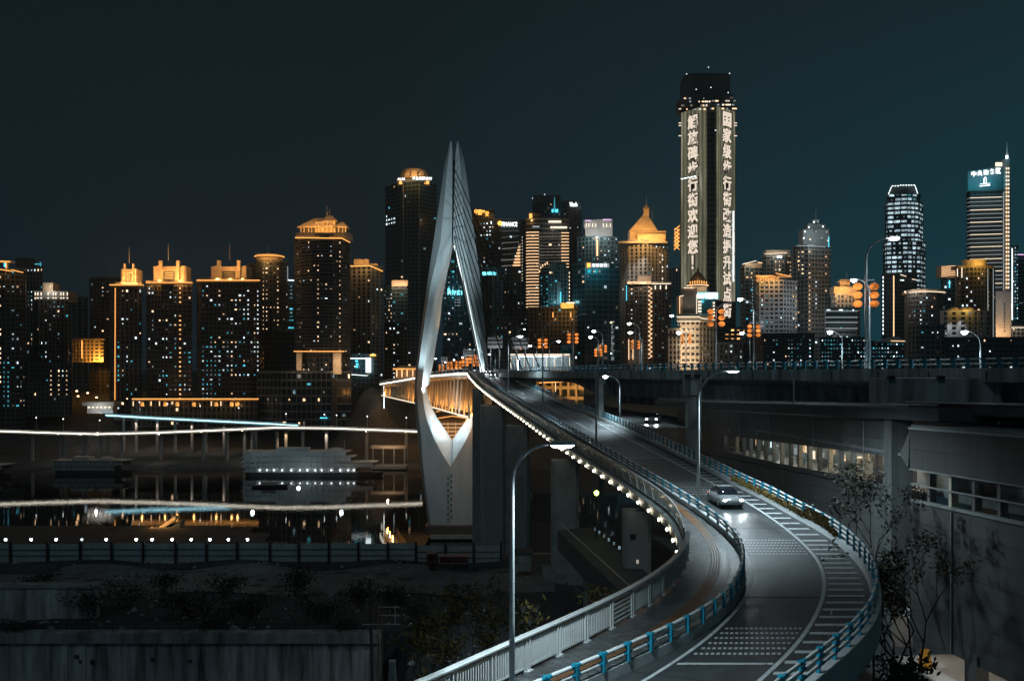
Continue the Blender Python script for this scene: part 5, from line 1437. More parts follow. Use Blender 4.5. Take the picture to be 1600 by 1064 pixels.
# red lantern boards on lamp posts near the bridge end
# orange lamps and small pale roofs on the hillside
for k, (px, py) in enumerate(((58, 619), (120, 611), (137, 614), (151, 621), (122, 619))):
    Y = 675; q = P(px, py, Y)
    t = thing('hillside_lamp', 'orange hillside lamp ' + ('at the foot of the low block with orange dotted columns', 'under the orange lit tenement, on the dark slope', 'beside a cyan spark on the dark slope', 'alone lowest on the dark slope', 'small and pale among orange ones on the slope')[k], 'lamp', (q.x, Y, q.z - 8))
    mb = MB(); mb.tube([(q.x, Y, q.z - 9), q], .15, 5); mb.build('pole', MATS['dark_steel'], t)
    mb = MB(); mb.lathe(q, [(.1, -.5), (.75, -.2), (.8, .2), (.1, .6)], 8); mb.build('lamp', MATS['lamp_warm'], t)
hr = thing('waterside_pavilion', 'pale flat roofed pavilion with bright shopfront at the end of the slip road', 'pavilion', tuple(P(155, 640, 640)))
mb = MB(); mb.pbox(128, 178, 628, 634, 640, 12); mb.build('roof', MATS['wall_light'], hr)
mb = MB(); mb.pbox(136, 176, 634, 646, 643, 8); mb.build('wall', MATS['wall_light'], hr)
mb = MB(); mb.pbox(157, 176, 640, 645.5, 642.4, .4); mb.build('shopfront', MATS['led_dimwhite'], hr)
for k in range(6):
    mb = MB(); mb.pbox(137 + k * 6.4, 140.5 + k * 6.4, 635.2, 637.4, 642.6, .3); mb.build('shop_light', MATS['led_cream'], hr)
lamp('POINT', hr, P(150, 644, 634), 4000, (1, .9, .8), .5)

# ================================================================== vessels
def ship(label, x0, x1, yk, Y, decks, dh, wall='ship_white', dim=False):
    t = thing('river_ship', label, 'ship', (PX((x0 + x1) / 2, Y), Y, 0))
    a, b = PX(x0, Y), PX(x1, Y); L_ = b - a; Wd = 13
    mb = MB()
    hull = [(a + L_ * .02, Y - 2), (a + L_ * .06, Y - Wd / 2), (b - L_ * .16, Y - Wd / 2), (b - L_ * .05, Y - 3.0), (b, Y), (b - L_ * .05, Y + 3), (b - L_ * .16, Y + Wd / 2), (a + L_ * .06, Y + Wd / 2), (a + L_ * .02, Y + 2)]
    cx = (a + b) / 2
    mb.loft([[(cx + (x - cx) * .96, y, -.6) for x, y in hull], [(x, y, 2.2) for x, y in hull]]); mb.build('hull', MATS['ship_dark'], t)
    z = 2.2
    for k in range(decks):
        xa = a + L_ * (.0 if k else .02) + (k * .6); xb = b - L_ * (.17 + .035 * max(0, k - 1)) + (L_ * .12 if k == 1 else 0)
        mb = MB(); mb.box(((xa + xb) / 2, Y, z + dh * .5), (xb - xa - 2, Wd - 3.0, dh * .98)); mb.build('cabin_wall', MATS['glass_dark'], t)
        mb = MB(); mb.box(((xa + xb) / 2, Y, z + dh - .12), (xb - xa + .6, Wd, .26)); mb.build('deck', MATS[wall], t)
        mb = MB(); mb.box(((xa + xb) / 2, Y - Wd / 2 + .1, z + .7), (xb - xa, .1, .36)); mb.build('bulwark', MATS[wall], t)
        n = int((xb - xa) / 3.1)
        mb = MB(); rows = []
        xk = [xa + (xb - xa) * (i + .5) / n for i in range(n)]
        # ribbed screen of cabin divisions: one strip bent back and forth
        for x in xk:
            rows += [(x - .22, Y - Wd / 2 + .9), (x - .2, Y - Wd / 2 + .05), (x + .2, Y - Wd / 2 + .05), (x + .22, Y - Wd / 2 + .9)]
        mb.loft([[(x, y, z + .05), (x, y, z + dh - .25)] for x, y in rows], closed=False, mis=lambda i, j: 1 if j % 4 == 3 else 0); mb.build('balcony_divider', [MATS[wall], MATS['glass_dark']], t)
        z += dh
    mb = MB(); mb.box((a + L_ * .36, Y, z + .9), (L_ * .22, 8, 1.8)); mb.build('upper_cabin', MATS[wall], t)
    mb = MB(); mb.lathe((a + L_ * .66, Y, z), [(5, 0), (4.6, .8), (3, 1.5), (.2, 1.9)], 16); mb.build('canopy', MATS[wall], t)
    mb = MB(); mb.tube([(a + L_ * .72, Y, z), (a + L_ * .72, Y, z + 5.5)], .15, 5); mb.build('mast', MATS['steel_grey'], t)
    if not dim:
        mb0 = MB(); mb0.lathe((0, 0, 0), [(.05, -.3), (.42, -.1), (.42, .15), (.05, .35)], 7); tmp = mb0.build('deck_light', MATS['far_lamp'], None); me = tmp.data; bpy.data.objects.remove(tmp)
        for k in range(13): inst('deck_light', me, t, (a + L_ * (.13 + .68 * k / 12) + random.uniform(-1, 1), Y - Wd / 2 - .35, 3.7))
        lamp('POINT', t, (a + L_ * .45, Y - 20, 5), 900, (.75, .95, 1), 1)
        lamp('POINT', t, (a + L_ * .15, Y - 24, 18), 1100, (.75, .95, 1), 1)
        lamp('POINT', t, (a + L_ * .75, Y - 24, 18), 1100, (.75, .95, 1), 1)
    return t
ship('large white multi deck river cruise ship moored before the viaduct piers', 379, 600, 742, 556, 4, 3.05)
ship('small dim river ferry moored under the dark slope', 86, 208, 738, 566, 2, 3.0, dim=True)
t = ship('bow of a pale boat entering the picture edge on the river', -80, 19, 745, 548, 2, 2.6, dim=True)
pn = thing('landing_stage', 'flat roofed landing stage with posts behind the cruise ship', 'landing stage', tuple(P(606, 720, 585)))
mb = MB(); mb.pbox(579, 634, 697, 701, 585, 9); mb.build('roof', MATS['wall_cream'], pn)
mb = MB(); mb.pbox(579, 634, 728, 733, 584, 11); mb.build('deck', MATS['concrete'], pn)
for px in (582, 598, 615, 631):
    mb = MB(); mb.pbox(px, px + 1.4, 701, 728, 585.5, .5); mb.build('post', MATS['steel_grey'], pn)
lamp('POINT', pn, P(606, 690, 578), 2200, (1, .7, .45), .5)
sl = thing('small_launch', 'small dark launch with a low cabin on the open water', 'boat', (PX(421, 500), 500, 0))
mb = MB(); xk = PX(421, 500); mb.loft([[(xk - 9, 500, -.2), (xk - 7, 497.8, -.2), (xk + 7, 497.8, -.2), (xk + 9, 500, -.2), (xk + 7, 502, -.2), (xk - 7, 502, -.2)], [(xk - 9.5, 500, 1.3), (xk - 7, 497.4, 1.2), (xk + 7, 497.4, 1.2), (xk + 9.8, 500, 1.5), (xk + 7, 502.4, 1.2), (xk - 7, 502.4, 1.2)]]); mb.build('hull', MATS['ship_dark'], sl)
mb = MB(); mb.box((xk, 500, 2.1), (8, 3, 1.8)); mb.build('cabin', MATS['ship_white'], sl)
mb = MB(); mb.tube([(xk - 2, 500, 3), (xk - 2, 500, 5)], .1, 4); mb.build('mast', MATS['steel_grey'], sl)
# orange railed gangway and pontoon beyond the fence
gwx = thing('gangway', 'orange lit gangway rising above the site fence', 'gangway', tuple(P(258, 838, 380)))
mb = MB(); a, b = P(240, 829, 372), P(274, 806, 372)
mb.loft([[(p.x, p.y, p.z - 1.6), (p.x, p.y, p.z), (p.x, p.y + 3, p.z), (p.x, p.y + 3, p.z - 1.6)] for p in (a, b)]); mb.build('ramp', MATS['truss_steel'], gwx)
mb = MB(); mb.loft([[(p.x + 2, p.y - .6, 0), (p.x + 2, p.y - .6, p.z - 1.8), (p.x + 2.6, p.y + 3, p.z - 1.8), (p.x + 2.6, p.y + 3, 0)] for p in (a, b)]); mb.build('side_wall', MATS['concrete'], gwx)
for k in range(5): lamp('POINT', gwx, a.lerp(b, k / 4) + Vector((0, -1.5, 1.5)), 260, (1, .5, .15), .3)

# ================================================================== towers of the far bank
PW = {}
def win_mesh(w_, h_, m):
    k = (round(w_, 1), round(h_, 1), m)
    if k not in PW:
        mb = MB(); a, b = k[0] / 2, k[1] / 2
        mb.quad((-a, 0, -b), (a, 0, -b), (a, 0, b), (-a, 0, b))
        o = mb.build('window', MATS[m]); PW[k] = o.data; bpy.data.objects.remove(o)
    return PW[k]
RB = random.Random(99)
class Bld: pass
def building(name, label, front, ytop, ybase=668, depth=24, fh=3.3, bw=3.8, wall='wall_grey', glass='glass_dark', pil=.28, rec=.35, sp=.38, pf=.3, rules=(), base=.05, cat='building', cap=100, ztop=None, plain=False):
    """front: [(px, Y), ...] visible corners from left to right; rules: (x0, x1, y0, y1, chance, material[, test(floor, bay)])"""
    B = Bld(); pts = [Vector((PX(px, Y), Y)) for px, Y in front]
    Ym = sum(q[1] for q in front) / len(front)
    zt = ztop if ztop is not None else PZ(ytop, Ym); z0 = min(PZ(ybase, Ym), zt - 6)
    B.Y, B.zt, B.pts = Ym, zt, pts
    c = sum(pts, Vector((0, 0))) / len(pts)
    t = thing(name, label, cat, (c.x, c.y, z0)); B.t = t
    nf = max(1, round((zt - z0) / fh)); fh = (zt - z0) / nf
    bw *= .84; base *= 2.3; sp = min(.62, max(.2, sp + RB.uniform(-.12, .12))); pf = min(.55, max(.05, pf * RB.uniform(.7, 1.35)))
    pal = RB.choice((('warm', 'warm', 'dim', 'white', 'dim', 'warm', 'cool'), ('white', 'white', 'cool', 'dim', 'teal', 'cool', 'warm'), ('warm', 'white', 'dim', 'cool', 'teal', 'dim', 'white')))
    rowp = [RB.choice((.3, .6, 1, 1, 1.4, 2.6)) for _ in range(200)]
    flat, win, bays, seg = [], [], [], []
    for e, (a, b) in enumerate(zip(pts, pts[1:])):
        d = b - a; Ln = d.length; d /= Ln; n = Vector((d.y, -d.x))
        nb = max(1, round(Ln / bw)); w_ = Ln / nb
        for i in range(nb):
            p = a + d * (w_ * i)
            for u, off_f, off_w, isb in ((0.0, pil, pil, 0), (pf, pil, pil, 0), (pf, 0, -rec, 1), (1.0, 0, -rec, 0)):
                q = p + d * (w_ * u)
                flat.append(q + n * off_f); win.append(q + n * off_w); seg.append(isb)
            bays.append((p + d * (w_ * (pf + (1 - pf) / 2)) + n * (-rec + .08), d, w_ * (1 - pf), e))
    bk = [Vector((pts[-1].x * (1 + .96 * depth / pts[-1].y), pts[-1].y + depth)), Vector((pts[0].x * (1 + .96 * depth / pts[0].y), pts[0].y + depth))]
    for q in [pts[-1]] + bk + [pts[0]]: flat.append(q); win.append(q); seg.append(0)
    mb = MB(); rings = []; kind = []
    for k in range(nf):
        za = z0 + fh * k
        rings.append([(q.x, q.y, za) for q in flat]); kind.append(0)
        rings.append([(q.x, q.y, za + fh * sp) for q in flat]); kind.append(0)
        rings.append([(q.x, q.y, za + fh * sp) for q in win]); kind.append(1)
        rings.append([(q.x, q.y, za + fh - .02) for q in win]); kind.append(0)
    rings.append([(q.x, q.y, zt) for q in flat]); kind.append(0)
    mb.loft(rings, mis=lambda i, j: 1 if kind[i] and seg[j] else 0)
    B.wall = mb.build('wall', [MATS[wall], MATS[glass]], t)
    # roof parapet
    mb = MB()
    outl = [q + (q - c).normalized() * .5 for q in pts + bk]
    mb.prism(outl, zt + .01, zt + 1.4); mb.build('roof', MATS[wall], t)
    lit = []
    wh = fh * (1 - sp) * .86
    for bi, (q, d, w_, e) in enumerate(bays):
        px = CXP + q.x / q.y * FOC
        for k in range(nf):
            z = z0 + fh * (k + sp + (1 - sp) * .5); py = CYP - (z - EYE) / q.y * FOC
            m = None
            for r in rules:
                if r[0] <= px <= r[1] and r[2] <= py <= r[3] and (len(r) < 7 or r[6](k, bi)):
                    if RB.random() < r[4]:
                        m = r[5] if isinstance(r[5], str) else RB.choice(r[5])
                    if r[4] >= .3 or m: break
            if m is None and base and py < 640 and RB.random() < base * rowp[(k // 2 * 7 + bi // 3) % 200]: m = RB.choice(pal)
            if m: lit.append((q, d, w_, z, m))
    RB.shuffle(lit)
    for q, d, w_, z, m in lit[:cap]:
        k_ = RB.choice((.25, .35, .5, .7)) if m != 'orange' else .55
        if m == 'grid_white': k_ = .95
        inst('window', win_mesh(w_ * k_, wh * RB.choice((.4, .55, .75) if m != 'grid_white' else (.9, 1.0)), m), t, (q.x, q.y, z), math.atan2(d.y, d.x))
    if len(lit) > cap:
        by = {}
        for it in lit[cap:]: by.setdefault(it[4], []).append(it)
        mb = MB(); ms = list(by)
        for mi, m in enumerate(ms):
            for q, d, w_, z, _ in by[m]:
                a = q - d * w_ * .22; b = q + d * w_ * .22
                mb.quad((a.x, a.y, z - wh * .32), (b.x, b.y, z - wh * .32), (b.x, b.y, z + wh * .32), (a.x, a.y, z + wh * .32), mi)
        tag(mb.build('window', [MATS[m] for m in ms], t), kind='stuff')
    return B
def strip(t, a, b, Y, m, r=.32, name='light_strip', Yb=None):
    mb = MB(); mb.tube([P(a[0], a[1], Y), P(b[0], b[1], Yb or Y)], r, 4); return mb.build(name, MATS[m], t)
def part(t, name, m, *boxes):
    """boxes: (x0, x1, y0, y1, Y, depth)"""
    mb = MB()
    for b in boxes: mb.pbox(*b)
    return mb.build(name, MATS[m], t)
def flood(t, px, py, Y, power, col=(1, .47, .13), r=.5): return lamp('POINT', t, P(px, py, Y), power * 2.1, col, r)
def mast(t, px, y0, y1, Y, r=.22, m='steel_grey'):
    mb = MB(); mb.tube([P(px, y1, Y), P(px, y0, Y)], [r, r * .4], 5); return mb.build('mast', MATS[m], t)
def roofcone(t, name, m, x0, x1, ybase, ytop, Y, D, xa=None, flat=0.0):
    """hipped roof between px x0..x1"""
    xa = (x0 + x1) / 2 if xa is None else xa
    a, b, c = PX(x0, Y), PX(x1, Y), PX(xa, Y); zb, zt = PZ(ybase, Y), PZ(ytop, Y); h = (b - a) * flat / 2
    mb = MB()
    mb.loft([[(a, Y, zb - .4), (b, Y, zb - .4), (b, Y + D, zb - .4), (a, Y + D, zb - .4)], [(a, Y, zb), (b, Y, zb), (b, Y + D, zb), (a, Y + D, zb)], [(c - h - .05, Y + D * .45, zt), (c + h + .05, Y + D * .45, zt), (c + h + .05, Y + D * .55, zt), (c - h - .05, Y + D * .55, zt)]])
    return mb.build(name, MATS[m], t)

# ------------------------------------------------------------------ left part of the skyline
b = building('apartment_tower', 'dark apartment tower cut by the picture edge with an orange roof line', [(-40, 668), (8, 660), (30, 662), (40, 668)], 424, rules=((-40, 6, 430, 640, .3, 'warm'), (0, 14, 560, 640, .8, 'teal'), (12, 34, 420, 640, .13, ('white', 'teal', 'cool'))), wall='wall_dark')
strip(b.t, (-6, 420), (18, 424), 659, 'led_orange'); strip(b.t, (18, 422), (36, 426), 659, 'led_orange'); part(b.t, 'roof_frame', 'crown_stone', (-6, 16, 407, 410, 660, 6), (8, 11, 410, 424, 660, 2)); strip(b.t, (-6, 408), (16, 409), 659, 'led_orange')
flood(b.t, 4, 414, 655, 900); part(b.t, 'stair_lantern', 'led_cyan', (6, 8, 411, 417, 659.5, .5))
b = building('apartment_tower', 'grey ribbed apartment tower behind one with an orange roof line', [(25, 735), (66, 728)], 420, rules=((25, 66, 420, 428, .8, ('white', 'warm')), (28, 66, 430, 600, .09, ('white', 'cool', 'teal'))), wall='wall_grey')
part(b.t, 'plant_room', 'wall_dark', (25, 45, 403, 420, 735, 12)); part(b.t, 'sign_rod', 'teal', (54, 64, 412, 413.5, 730, .6), (62.5, 63.6, 410, 420, 730, .6))
b = building('apartment_tower', 'apartment tower whose top storey glows through tall paired windows', [(52, 705), (60, 700), (106, 700)], 470, rules=((60, 106, 470, 592, .11, ('white', 'teal', 'cool')),), wall='wall_grey', pf=.42)
part(b.t, 'crown_wall', 'wall_light', (54, 106, 455, 470, 702, 16)); part(b.t, 'lift_house', 'crown_stone', (67, 83, 442, 455, 704, 10))
for px in (55, 59, 64, 75, 83, 87, 95, 99, 105):
    o = part(b.t, 'window', 'led_cream', (px - .7, px + .7, 457, 461.5, 701.6, .3)); part(b.t, 'wall_light', 'led_cream', (px - 1, px + 1, 465, 467, 701.4, .5))
flood(b.t, 76, 450, 698, 900, (1, .85, .7))
b = building('apartment_tower', 'slim bluish ribbed tower between a grey tower and a brown slab', [(104, 905), (117, 900), (137, 905)], 466, ybase=600, rules=((104, 137, 470, 560, .08, ('teal', 'cool')),), wall='wall_teal', bw=6, pf=.4, base=.02)
part(b.t, 'plant_room', 'wall_grey', (108, 120, 461, 466, 905, 12))
b = building('office_slab', 'tall dark brown slab tower behind the terraced brown apartments', [(140, 805), (155, 798), (186, 800)], 436, rules=((155, 186, 438, 462, .35, ('warm', 'dim')),), wall='wall_brown', base=.01, bw=5, pf=.5, rec=.15)
b = building('tenement', 'orange floodlit tenement with a rounded gable between towers', [(113, 782), (128, 778), (146, 775), (162, 776)], 532, ybase=566, rules=(), wall='wall_cream', base=0, fh=3.2, bw=4.2)
roofcone(b.t, 'gable', 'crown_stone', 146, 156, 532, 525, 775, 6); strip(b.t, (128, 532), (128, 560), 774, 'led_orange', .4)
for px, p_ in ((133, 700), (141, 1600), (150, 8000), (157, 8000)): flood(b.t, px, 562, 768, p_ * .4, (1, .42, .06))
b = building('low_block', 'low dark block dotted with vertical rows of orange lamps', [(20, 668), (112, 662)], 570, ybase=650, bw=3.4, rules=tuple((px - 1.9, px + 1.9, 574, 622, 1.0, 'warm') for px in (26, 40, 58, 80, 92, 104)) + ((70, 76, 590, 612, .7, 'teal'),), wall='wall_dark', base=.02)

# terraced brown apartments with lit crowns
def brown(label, front, ytop, crown, orange_cols, extra, Ycr, mastx, side=None):
    rules = []
    for px in orange_cols:
        rules.append((px - 1.8, px + 1.8, 446, 625, 1.0, 'orange', lambda k, bi: (k % 8) not in (0, 7)))
    rules += extra
    b = building('apartment_tower', label, front, ytop, ybase=656, rules=tuple(rules), wall='wall_brown', base=.055, fh=3.15, bw=3.4, depth=20, cap=100)
    x0, x1, y0, y1 = crown; c = (x0 + x1) / 2; w_ = x1 - x0
    cr = part(b.t, 'crown', 'crown_stone', (x0, x1, y0 + (y1 - y0) * .28, y1 + 4, Ycr, 10))
    part(b.t, 'dark_crown_plate', 'wall_dark', (c - w_ * .2, c + w_ * .14, y0 + (y1 - y0) * .5, y1 - 1, Ycr - .4, .5))  # dark plate on the crown's face, a recess's shade put into its colour
    for k in range(4): part(b.t, 'crown_slat', 'crown_stone', (c - w_ * .16, c + w_ * .10, y0 + (y1 - y0) * (.56 + .11 * k), y0 + (y1 - y0) * (.60 + .11 * k), Ycr - .7, .4))
    for px in (x0 + w_ * .12, c - w_ * .3, c + w_ * .24, x1 - w_ * .1):
        hh = 0 if px in (c - w_ * .3, c + w_ * .24) else .25
        part(b.t, 'crown_pier', 'crown_stone', (px - w_ * .045, px + w_ * .045, y0 + (y1 - y0) * hh, y1, Ycr - 1.2, 2))
    part(b.t, 'crown_cornice', 'crown_stone', (c - w_ * .32, c + w_ * .28, y0 + (y1 - y0) * .42, y0 + (y1 - y0) * .48, Ycr - 1.6, 2))
    part(b.t, 'cornice', 'crown_stone', (front[0][0] - 1, front[-1][0] + 1, ytop - 1.6, ytop + 1.4, min(q[1] for q in front) - 1.2, 3))
    strip(b.t, (front[0][0] - 1, ytop - 1), (front[-1][0] + 1, ytop - 1), min(q[1] for q in front) - 1.6, 'led_orange', .30)
    for k in range(3): flood(b.t, x0 + w_ * (k + .5) / 3, y1 - 4, Ycr - 9, 2400)
    flood(b.t, c, y1 - (y1 - y0) * .7, Ycr - 11, 3000)
    mast(b.t, mastx, y0 - 26, y0, Ycr + 4, .25)
    return b
b = brown('brown terraced apartment tower with the narrowest orange crown', [(172, 672), (180, 655), (221, 658), (221.5, 668)], 446, (189, 214, 412, 443), (215,), [(178, 185, 530, 600, .7, 'teal'), (186, 212, 446, 625, .10, ('white', 'cool', 'teal', 'warm'))], 664, 202)
strip(b.t, (180, 450), (179.5, 625), 654, 'led_orange', .22)
brown('brown terraced apartment tower with a broad stepped orange crown, in the middle of three', [(229, 672), (229.5, 660), (262, 653), (299, 660), (299.5, 672)], 442.5, (240, 291, 407, 441), (283,), [(222, 240, 450, 640, .16, ('white', 'cool', 'dim', 'warm')), (294, 300, 530, 590, .5, 'teal'), (250, 280, 446, 625, .12, ('white', 'warm', 'cool'))], 664, 263)
brown('brown terraced apartment tower with a broad stepped orange crown and many teal lit windows below', [(308, 672), (313, 656), (390, 655), (405, 660)], 439, (330, 388, 407, 441), (311, 396), [(315, 347, 540, 640, .82, ('teal', 'teal', 'cool', 'white')), (303, 309, 575, 640, .9, 'teal'), (350, 385, 500, 640, .33, ('white', 'cool', 'dim', 'warm', 'teal')), (385, 392, 450, 500, .8, 'white'), (399, 405, 450, 580, .8, 'white'), (318, 385, 450, 560, .13, ('white', 'warm'))], 664, 359)
b = building('podium', 'low podium with an orange lit cornice below the brown terraced apartments', [(206, 650), (403, 646)], 626, ybase=668, rules=((206, 403, 642, 668, .12, ('white', 'dim', 'warm')),), wall='wall_dark', base=.06, depth=6, fh=4.5)
part(b.t, 'cornice', 'crown_stone', (206, 404, 622.5, 626, 644.5, 3)); strip(b.t, (206, 623), (404, 623), 643.8, 'led_orange', .3)
for px in (208, 236, 249, 330, 345):
    part(b.t, 'arcade_pier', 'led_warm', (px - .6, px + .6, 627, 634, 645.2, .4))  # piers glow, the lamplight on them put into their material
for k, px in enumerate((222, 258, 277, 303, 338, 362, 371)):
    flood(b.t, px, 632, 643.5, 160); part(b.t, 'niche', 'crown_stone', (px - 3, px + 3, 628, 635, 645.3, .3))
b = building('office_tower', 'cylindrical tower with a glowing orange ring crown', [(397, 735), (402, 724), (412, 719), (425, 719), (436, 723), (441, 730)], 412, ybase=600, rules=((400, 404, 412, 500, .9, 'warm', lambda k, bi: k % 2 == 0), (411, 420, 416, 520, .85, 'warm'), (431, 436, 416, 520, .85, 'warm'), (423, 430, 416, 560, .2, 'warm')), wall='wall_dark', base=.02, bw=3.0)
for k, (yy, rr_) in enumerate(((400, 22), (405, 20.5))):
    mb = MB(); c = P(419, yy, 728); mb.lathe((c.x, 732, c.z), [(rr_ * .485 - .9, -1), (rr_ * .485, -.9), (rr_ * .485, .9), (rr_ * .485 - .9, 1)], 24); mb.build('crown_ring', MATS['crown_stone'], b.t)
mb = MB(); c = P(419, 406, 728); mb.lathe((c.x, 732, c.z), [(9.0, -3.2), (9.0, 3.2)], 24); mb.build('crown_drum', MATS['crown_stone'], b.t)
mb = MB(); n = 24; c = P(419, 400.5, 728); mb.tube([(c.x + 10.9 * math.cos(2 * math.pi * k / n), 732 + 10.9 * math.sin(2 * math.pi * k / n), c.z) for k in range(n + 1)], .28, 4); mb.build('light_ring', MATS['led_orange'], b.t)
for px in (402, 412, 424, 436): flood(b.t, px, 408, 714, 700)
mast(b.t, 419, 384, 398, 730)
b = building('apartment_slab', 'plain dark slab attached behind the cylindrical tower', [(386, 760), (397, 750)], 414, rules=(), wall='wall_grey', base=.02)
b = building('apartment_slab', 'narrow grey slab with one lit edge beside the cylindrical tower', [(441, 742), (450, 748)], 412, rules=((441, 450, 420, 600, .05, 'white'),), wall='wall_grey', base=.02); strip(b.t, (449.5, 416), (449.5, 440), 745, 'led_dimwhite', .3)
b = building('office_slab', 'teal banded slab with a white roof line peeking between two towers', [(447, 850), (462, 850)], 440, rules=((447, 462, 444, 530, .75, ('teal', 'cool', 'cool')),), wall='wall_teal', glass='glass_teal', base=0, bw=7, pf=.05); strip(b.t, (447, 437.5), (462, 438.5), 848, 'led_white', .6)
b = building('warehouse', 'unlit brown block below the cylindrical tower', [(402, 690), (412, 682), (461, 684)], 520, ybase=668, rules=((415, 428, 560, 600, .05, 'warm'),), wall='wall_brown', base=.008, rec=.1)
for k, (px, py) in enumerate(((433, 594), (433, 601), (433, 610), (431, 626), (431, 645))): part(b.t, 'wall_lamp', 'led_cyan', (px - 1, px + 1, py - 1, py + 1, 681, .5))

# central round-fronted tower
fr = [(460, 668), (463, 655), (472, 646), (487, 641), (505, 639), (520, 640), (533, 645), (542, 653), (547, 664)]
rl = [(464, 469.5, 376, 550, 1.0, 'warm', lambda k, bi: k % 3 != 0), (495.5, 499.5, 395, 550, .85, 'warm', lambda k, bi: k % 3 != 0), (529, 533, 376, 550, 1.0, 'warm', lambda k, bi: k % 3 != 0), (541, 545, 390, 550, .9, 'warm', lambda k, bi: k % 3 != 0), (490, 520, 376, 550, .16, ('white', 'warm', 'dim')), (470, 545, 560, 584, .3, ('dim', 'warm', 'white'))]
b = building('residential_tower', 'tall round fronted tower under an orange villa like crown', fr, 372, ybase=590, rules=tuple(rl), wall='wall_dark', fh=3.2, bw=3.0, base=.03, sp=.42, cap=100, pf=.2)
for k in range(34):
    zz = 378 + k * 5.05
    if zz < 546 and k % 1 == 0:
        mb = MB(); mb.loft([[(PX(px, Y), Y - 1.25, PZ(zz, 645) + s_) for s_ in (0, .42)] for px, Y in fr], closed=False); mb.loft([[(PX(px, Y), Y - 1.25, PZ(zz, 645) + .42), (PX(px, Y), Y - .1, PZ(zz, 645) + .42)] for px, Y in fr], closed=False)
        mb.build('balcony_band', MATS['wall_grey'], b.t)
cr = b.t; Yc = 652
part(cr, 'parapet', 'crown_stone', (462, 546, 363.5, 372.5, 640, 14)); strip(cr, (461, 371.5), (533, 372.5), 638.5, 'led_orange', .35); strip(cr, (533, 372), (547, 379), 639, 'led_orange', .35)
part(cr, 'pavilion_wall', 'crown_stone', (492, 524, 346, 364, Yc, 8)); part(cr, 'side_pavilion_wall', 'wall_dark', (470, 492, 354, 364, Yc + 1, 8)); part(cr, 'side_pavilion_wall', 'wall_dark', (524, 541, 354, 364, Yc + 1, 8))
roofcone(cr, 'roof', 'crown_stone', 464, 526, 354.5, 339, Yc - 2, 13, 500, .35); roofcone(cr, 'roof', 'crown_stone', 521, 543.5, 354.5, 345, Yc - 2, 12, 533, .1); roofcone(cr, 'roof', 'crown_stone', 503, 526, 345, 335.5, Yc, 9, 513, .35)
for px in (470, 475, 482, 487, 493, 498, 505, 511, 517, 523, 529, 535, 540): part(cr, 'column', 'crown_stone', (px - .6, px + .6, 355 if px < 494 or px > 522 else 347, 364, Yc - 1.6, .7))
for px in (468, 480, 492, 505, 518, 530, 541): flood(cr, px, 362, 641, 620)
for px in (485, 508, 532): flood(cr, px, 352, 640, 1500)
mast(cr, 511, 322, 336, Yc + 4); mast(cr, 515, 327, 336, Yc + 5, .15)
# lit base storeys
strip(cr, (459, 549), (538, 549), 637.5, 'led_orange', .35)
part(cr, 'base_pier', 'crown_stone', (463, 471, 551, 579, 636.5, 3)); part(cr, 'base_pier', 'crown_stone', (520, 533, 551, 585, 635.8, 3))
for px in (466, 523, 530):
    for py in (560, 569, 580): flood(cr, px, py, 632, 130, (1, .66, .40), .3)
b = building('podium', 'glassy dark shopping podium with teal stair glow under the round fronted tower', [(402, 652), (440, 640), (517, 636), (549, 642)], 583, ybase=668, rules=((478, 490, 583, 625, .9, ('teal', 'teal', 'white')), (420, 545, 586, 650, .10, ('white', 'cool', 'dim', 'warm')), (430, 520, 655, 668, .35, ('dim', 'warm'))), wall='wall_grey', base=.03, fh=5.5, bw=4.2, sp=.25, depth=8, pf=.1, cap=100)
part(b.t, 'shop_sign', 'led_cyan', (500, 511, 652, 653.6, 633.5, .5)); part(b.t, 'pier', 'wall_brown', (518, 526, 590, 662, 635, 2))

b = building('apartment_tower', 'ribbed apartment tower topped by an orange box beside the round fronted one', [(546, 722), (548, 716), (578, 714), (598, 724)], 418, ybase=590, rules=((546, 598, 422, 590, .07, ('white', 'warm')),), wall='wall_grey', fh=3.1, bw=4.6, pf=.45, base=.02)
part(b.t, 'crown_box', 'crown_stone', (553, 576, 405, 418, 718, 9), (576, 590, 412, 419, 720, 9)); strip(b.t, (546, 416), (578, 415.5), 712, 'led_orange', .35); strip(b.t, (578, 415.5), (598, 424), 713, 'led_orange', .35, Yb=722)
for px in (556, 570, 584): flood(b.t, px, 411, 708, 900)
sc = building('screen_building', 'low building framed by a big bright white media frame', [(543, 690), (590, 688)], 556, ybase=620, rules=(), wall='wall_teal', glass='glass_teal', base=.03, depth=10)
part(sc.t, 'media_panel', 'led_white', (571.5, 579.5, 559, 582, 686.2, .5)); strip(sc.t, (543, 560), (572, 560), 686, 'led_white', .45); part(sc.t, 'sign_panel', 'sign_orange', (578, 587, 553.5, 556.5, 687, .5)); strip(sc.t, (536, 584), (573, 587), 684, 'led_white', .3)
for k, (px, py) in enumerate(((557, 564), (558, 569), (557, 573))): part(sc.t, 'screen_sign', 'led_cyan', (px - 2, px + 2, py - 1.5, py + 1.5, 686.2, .4))

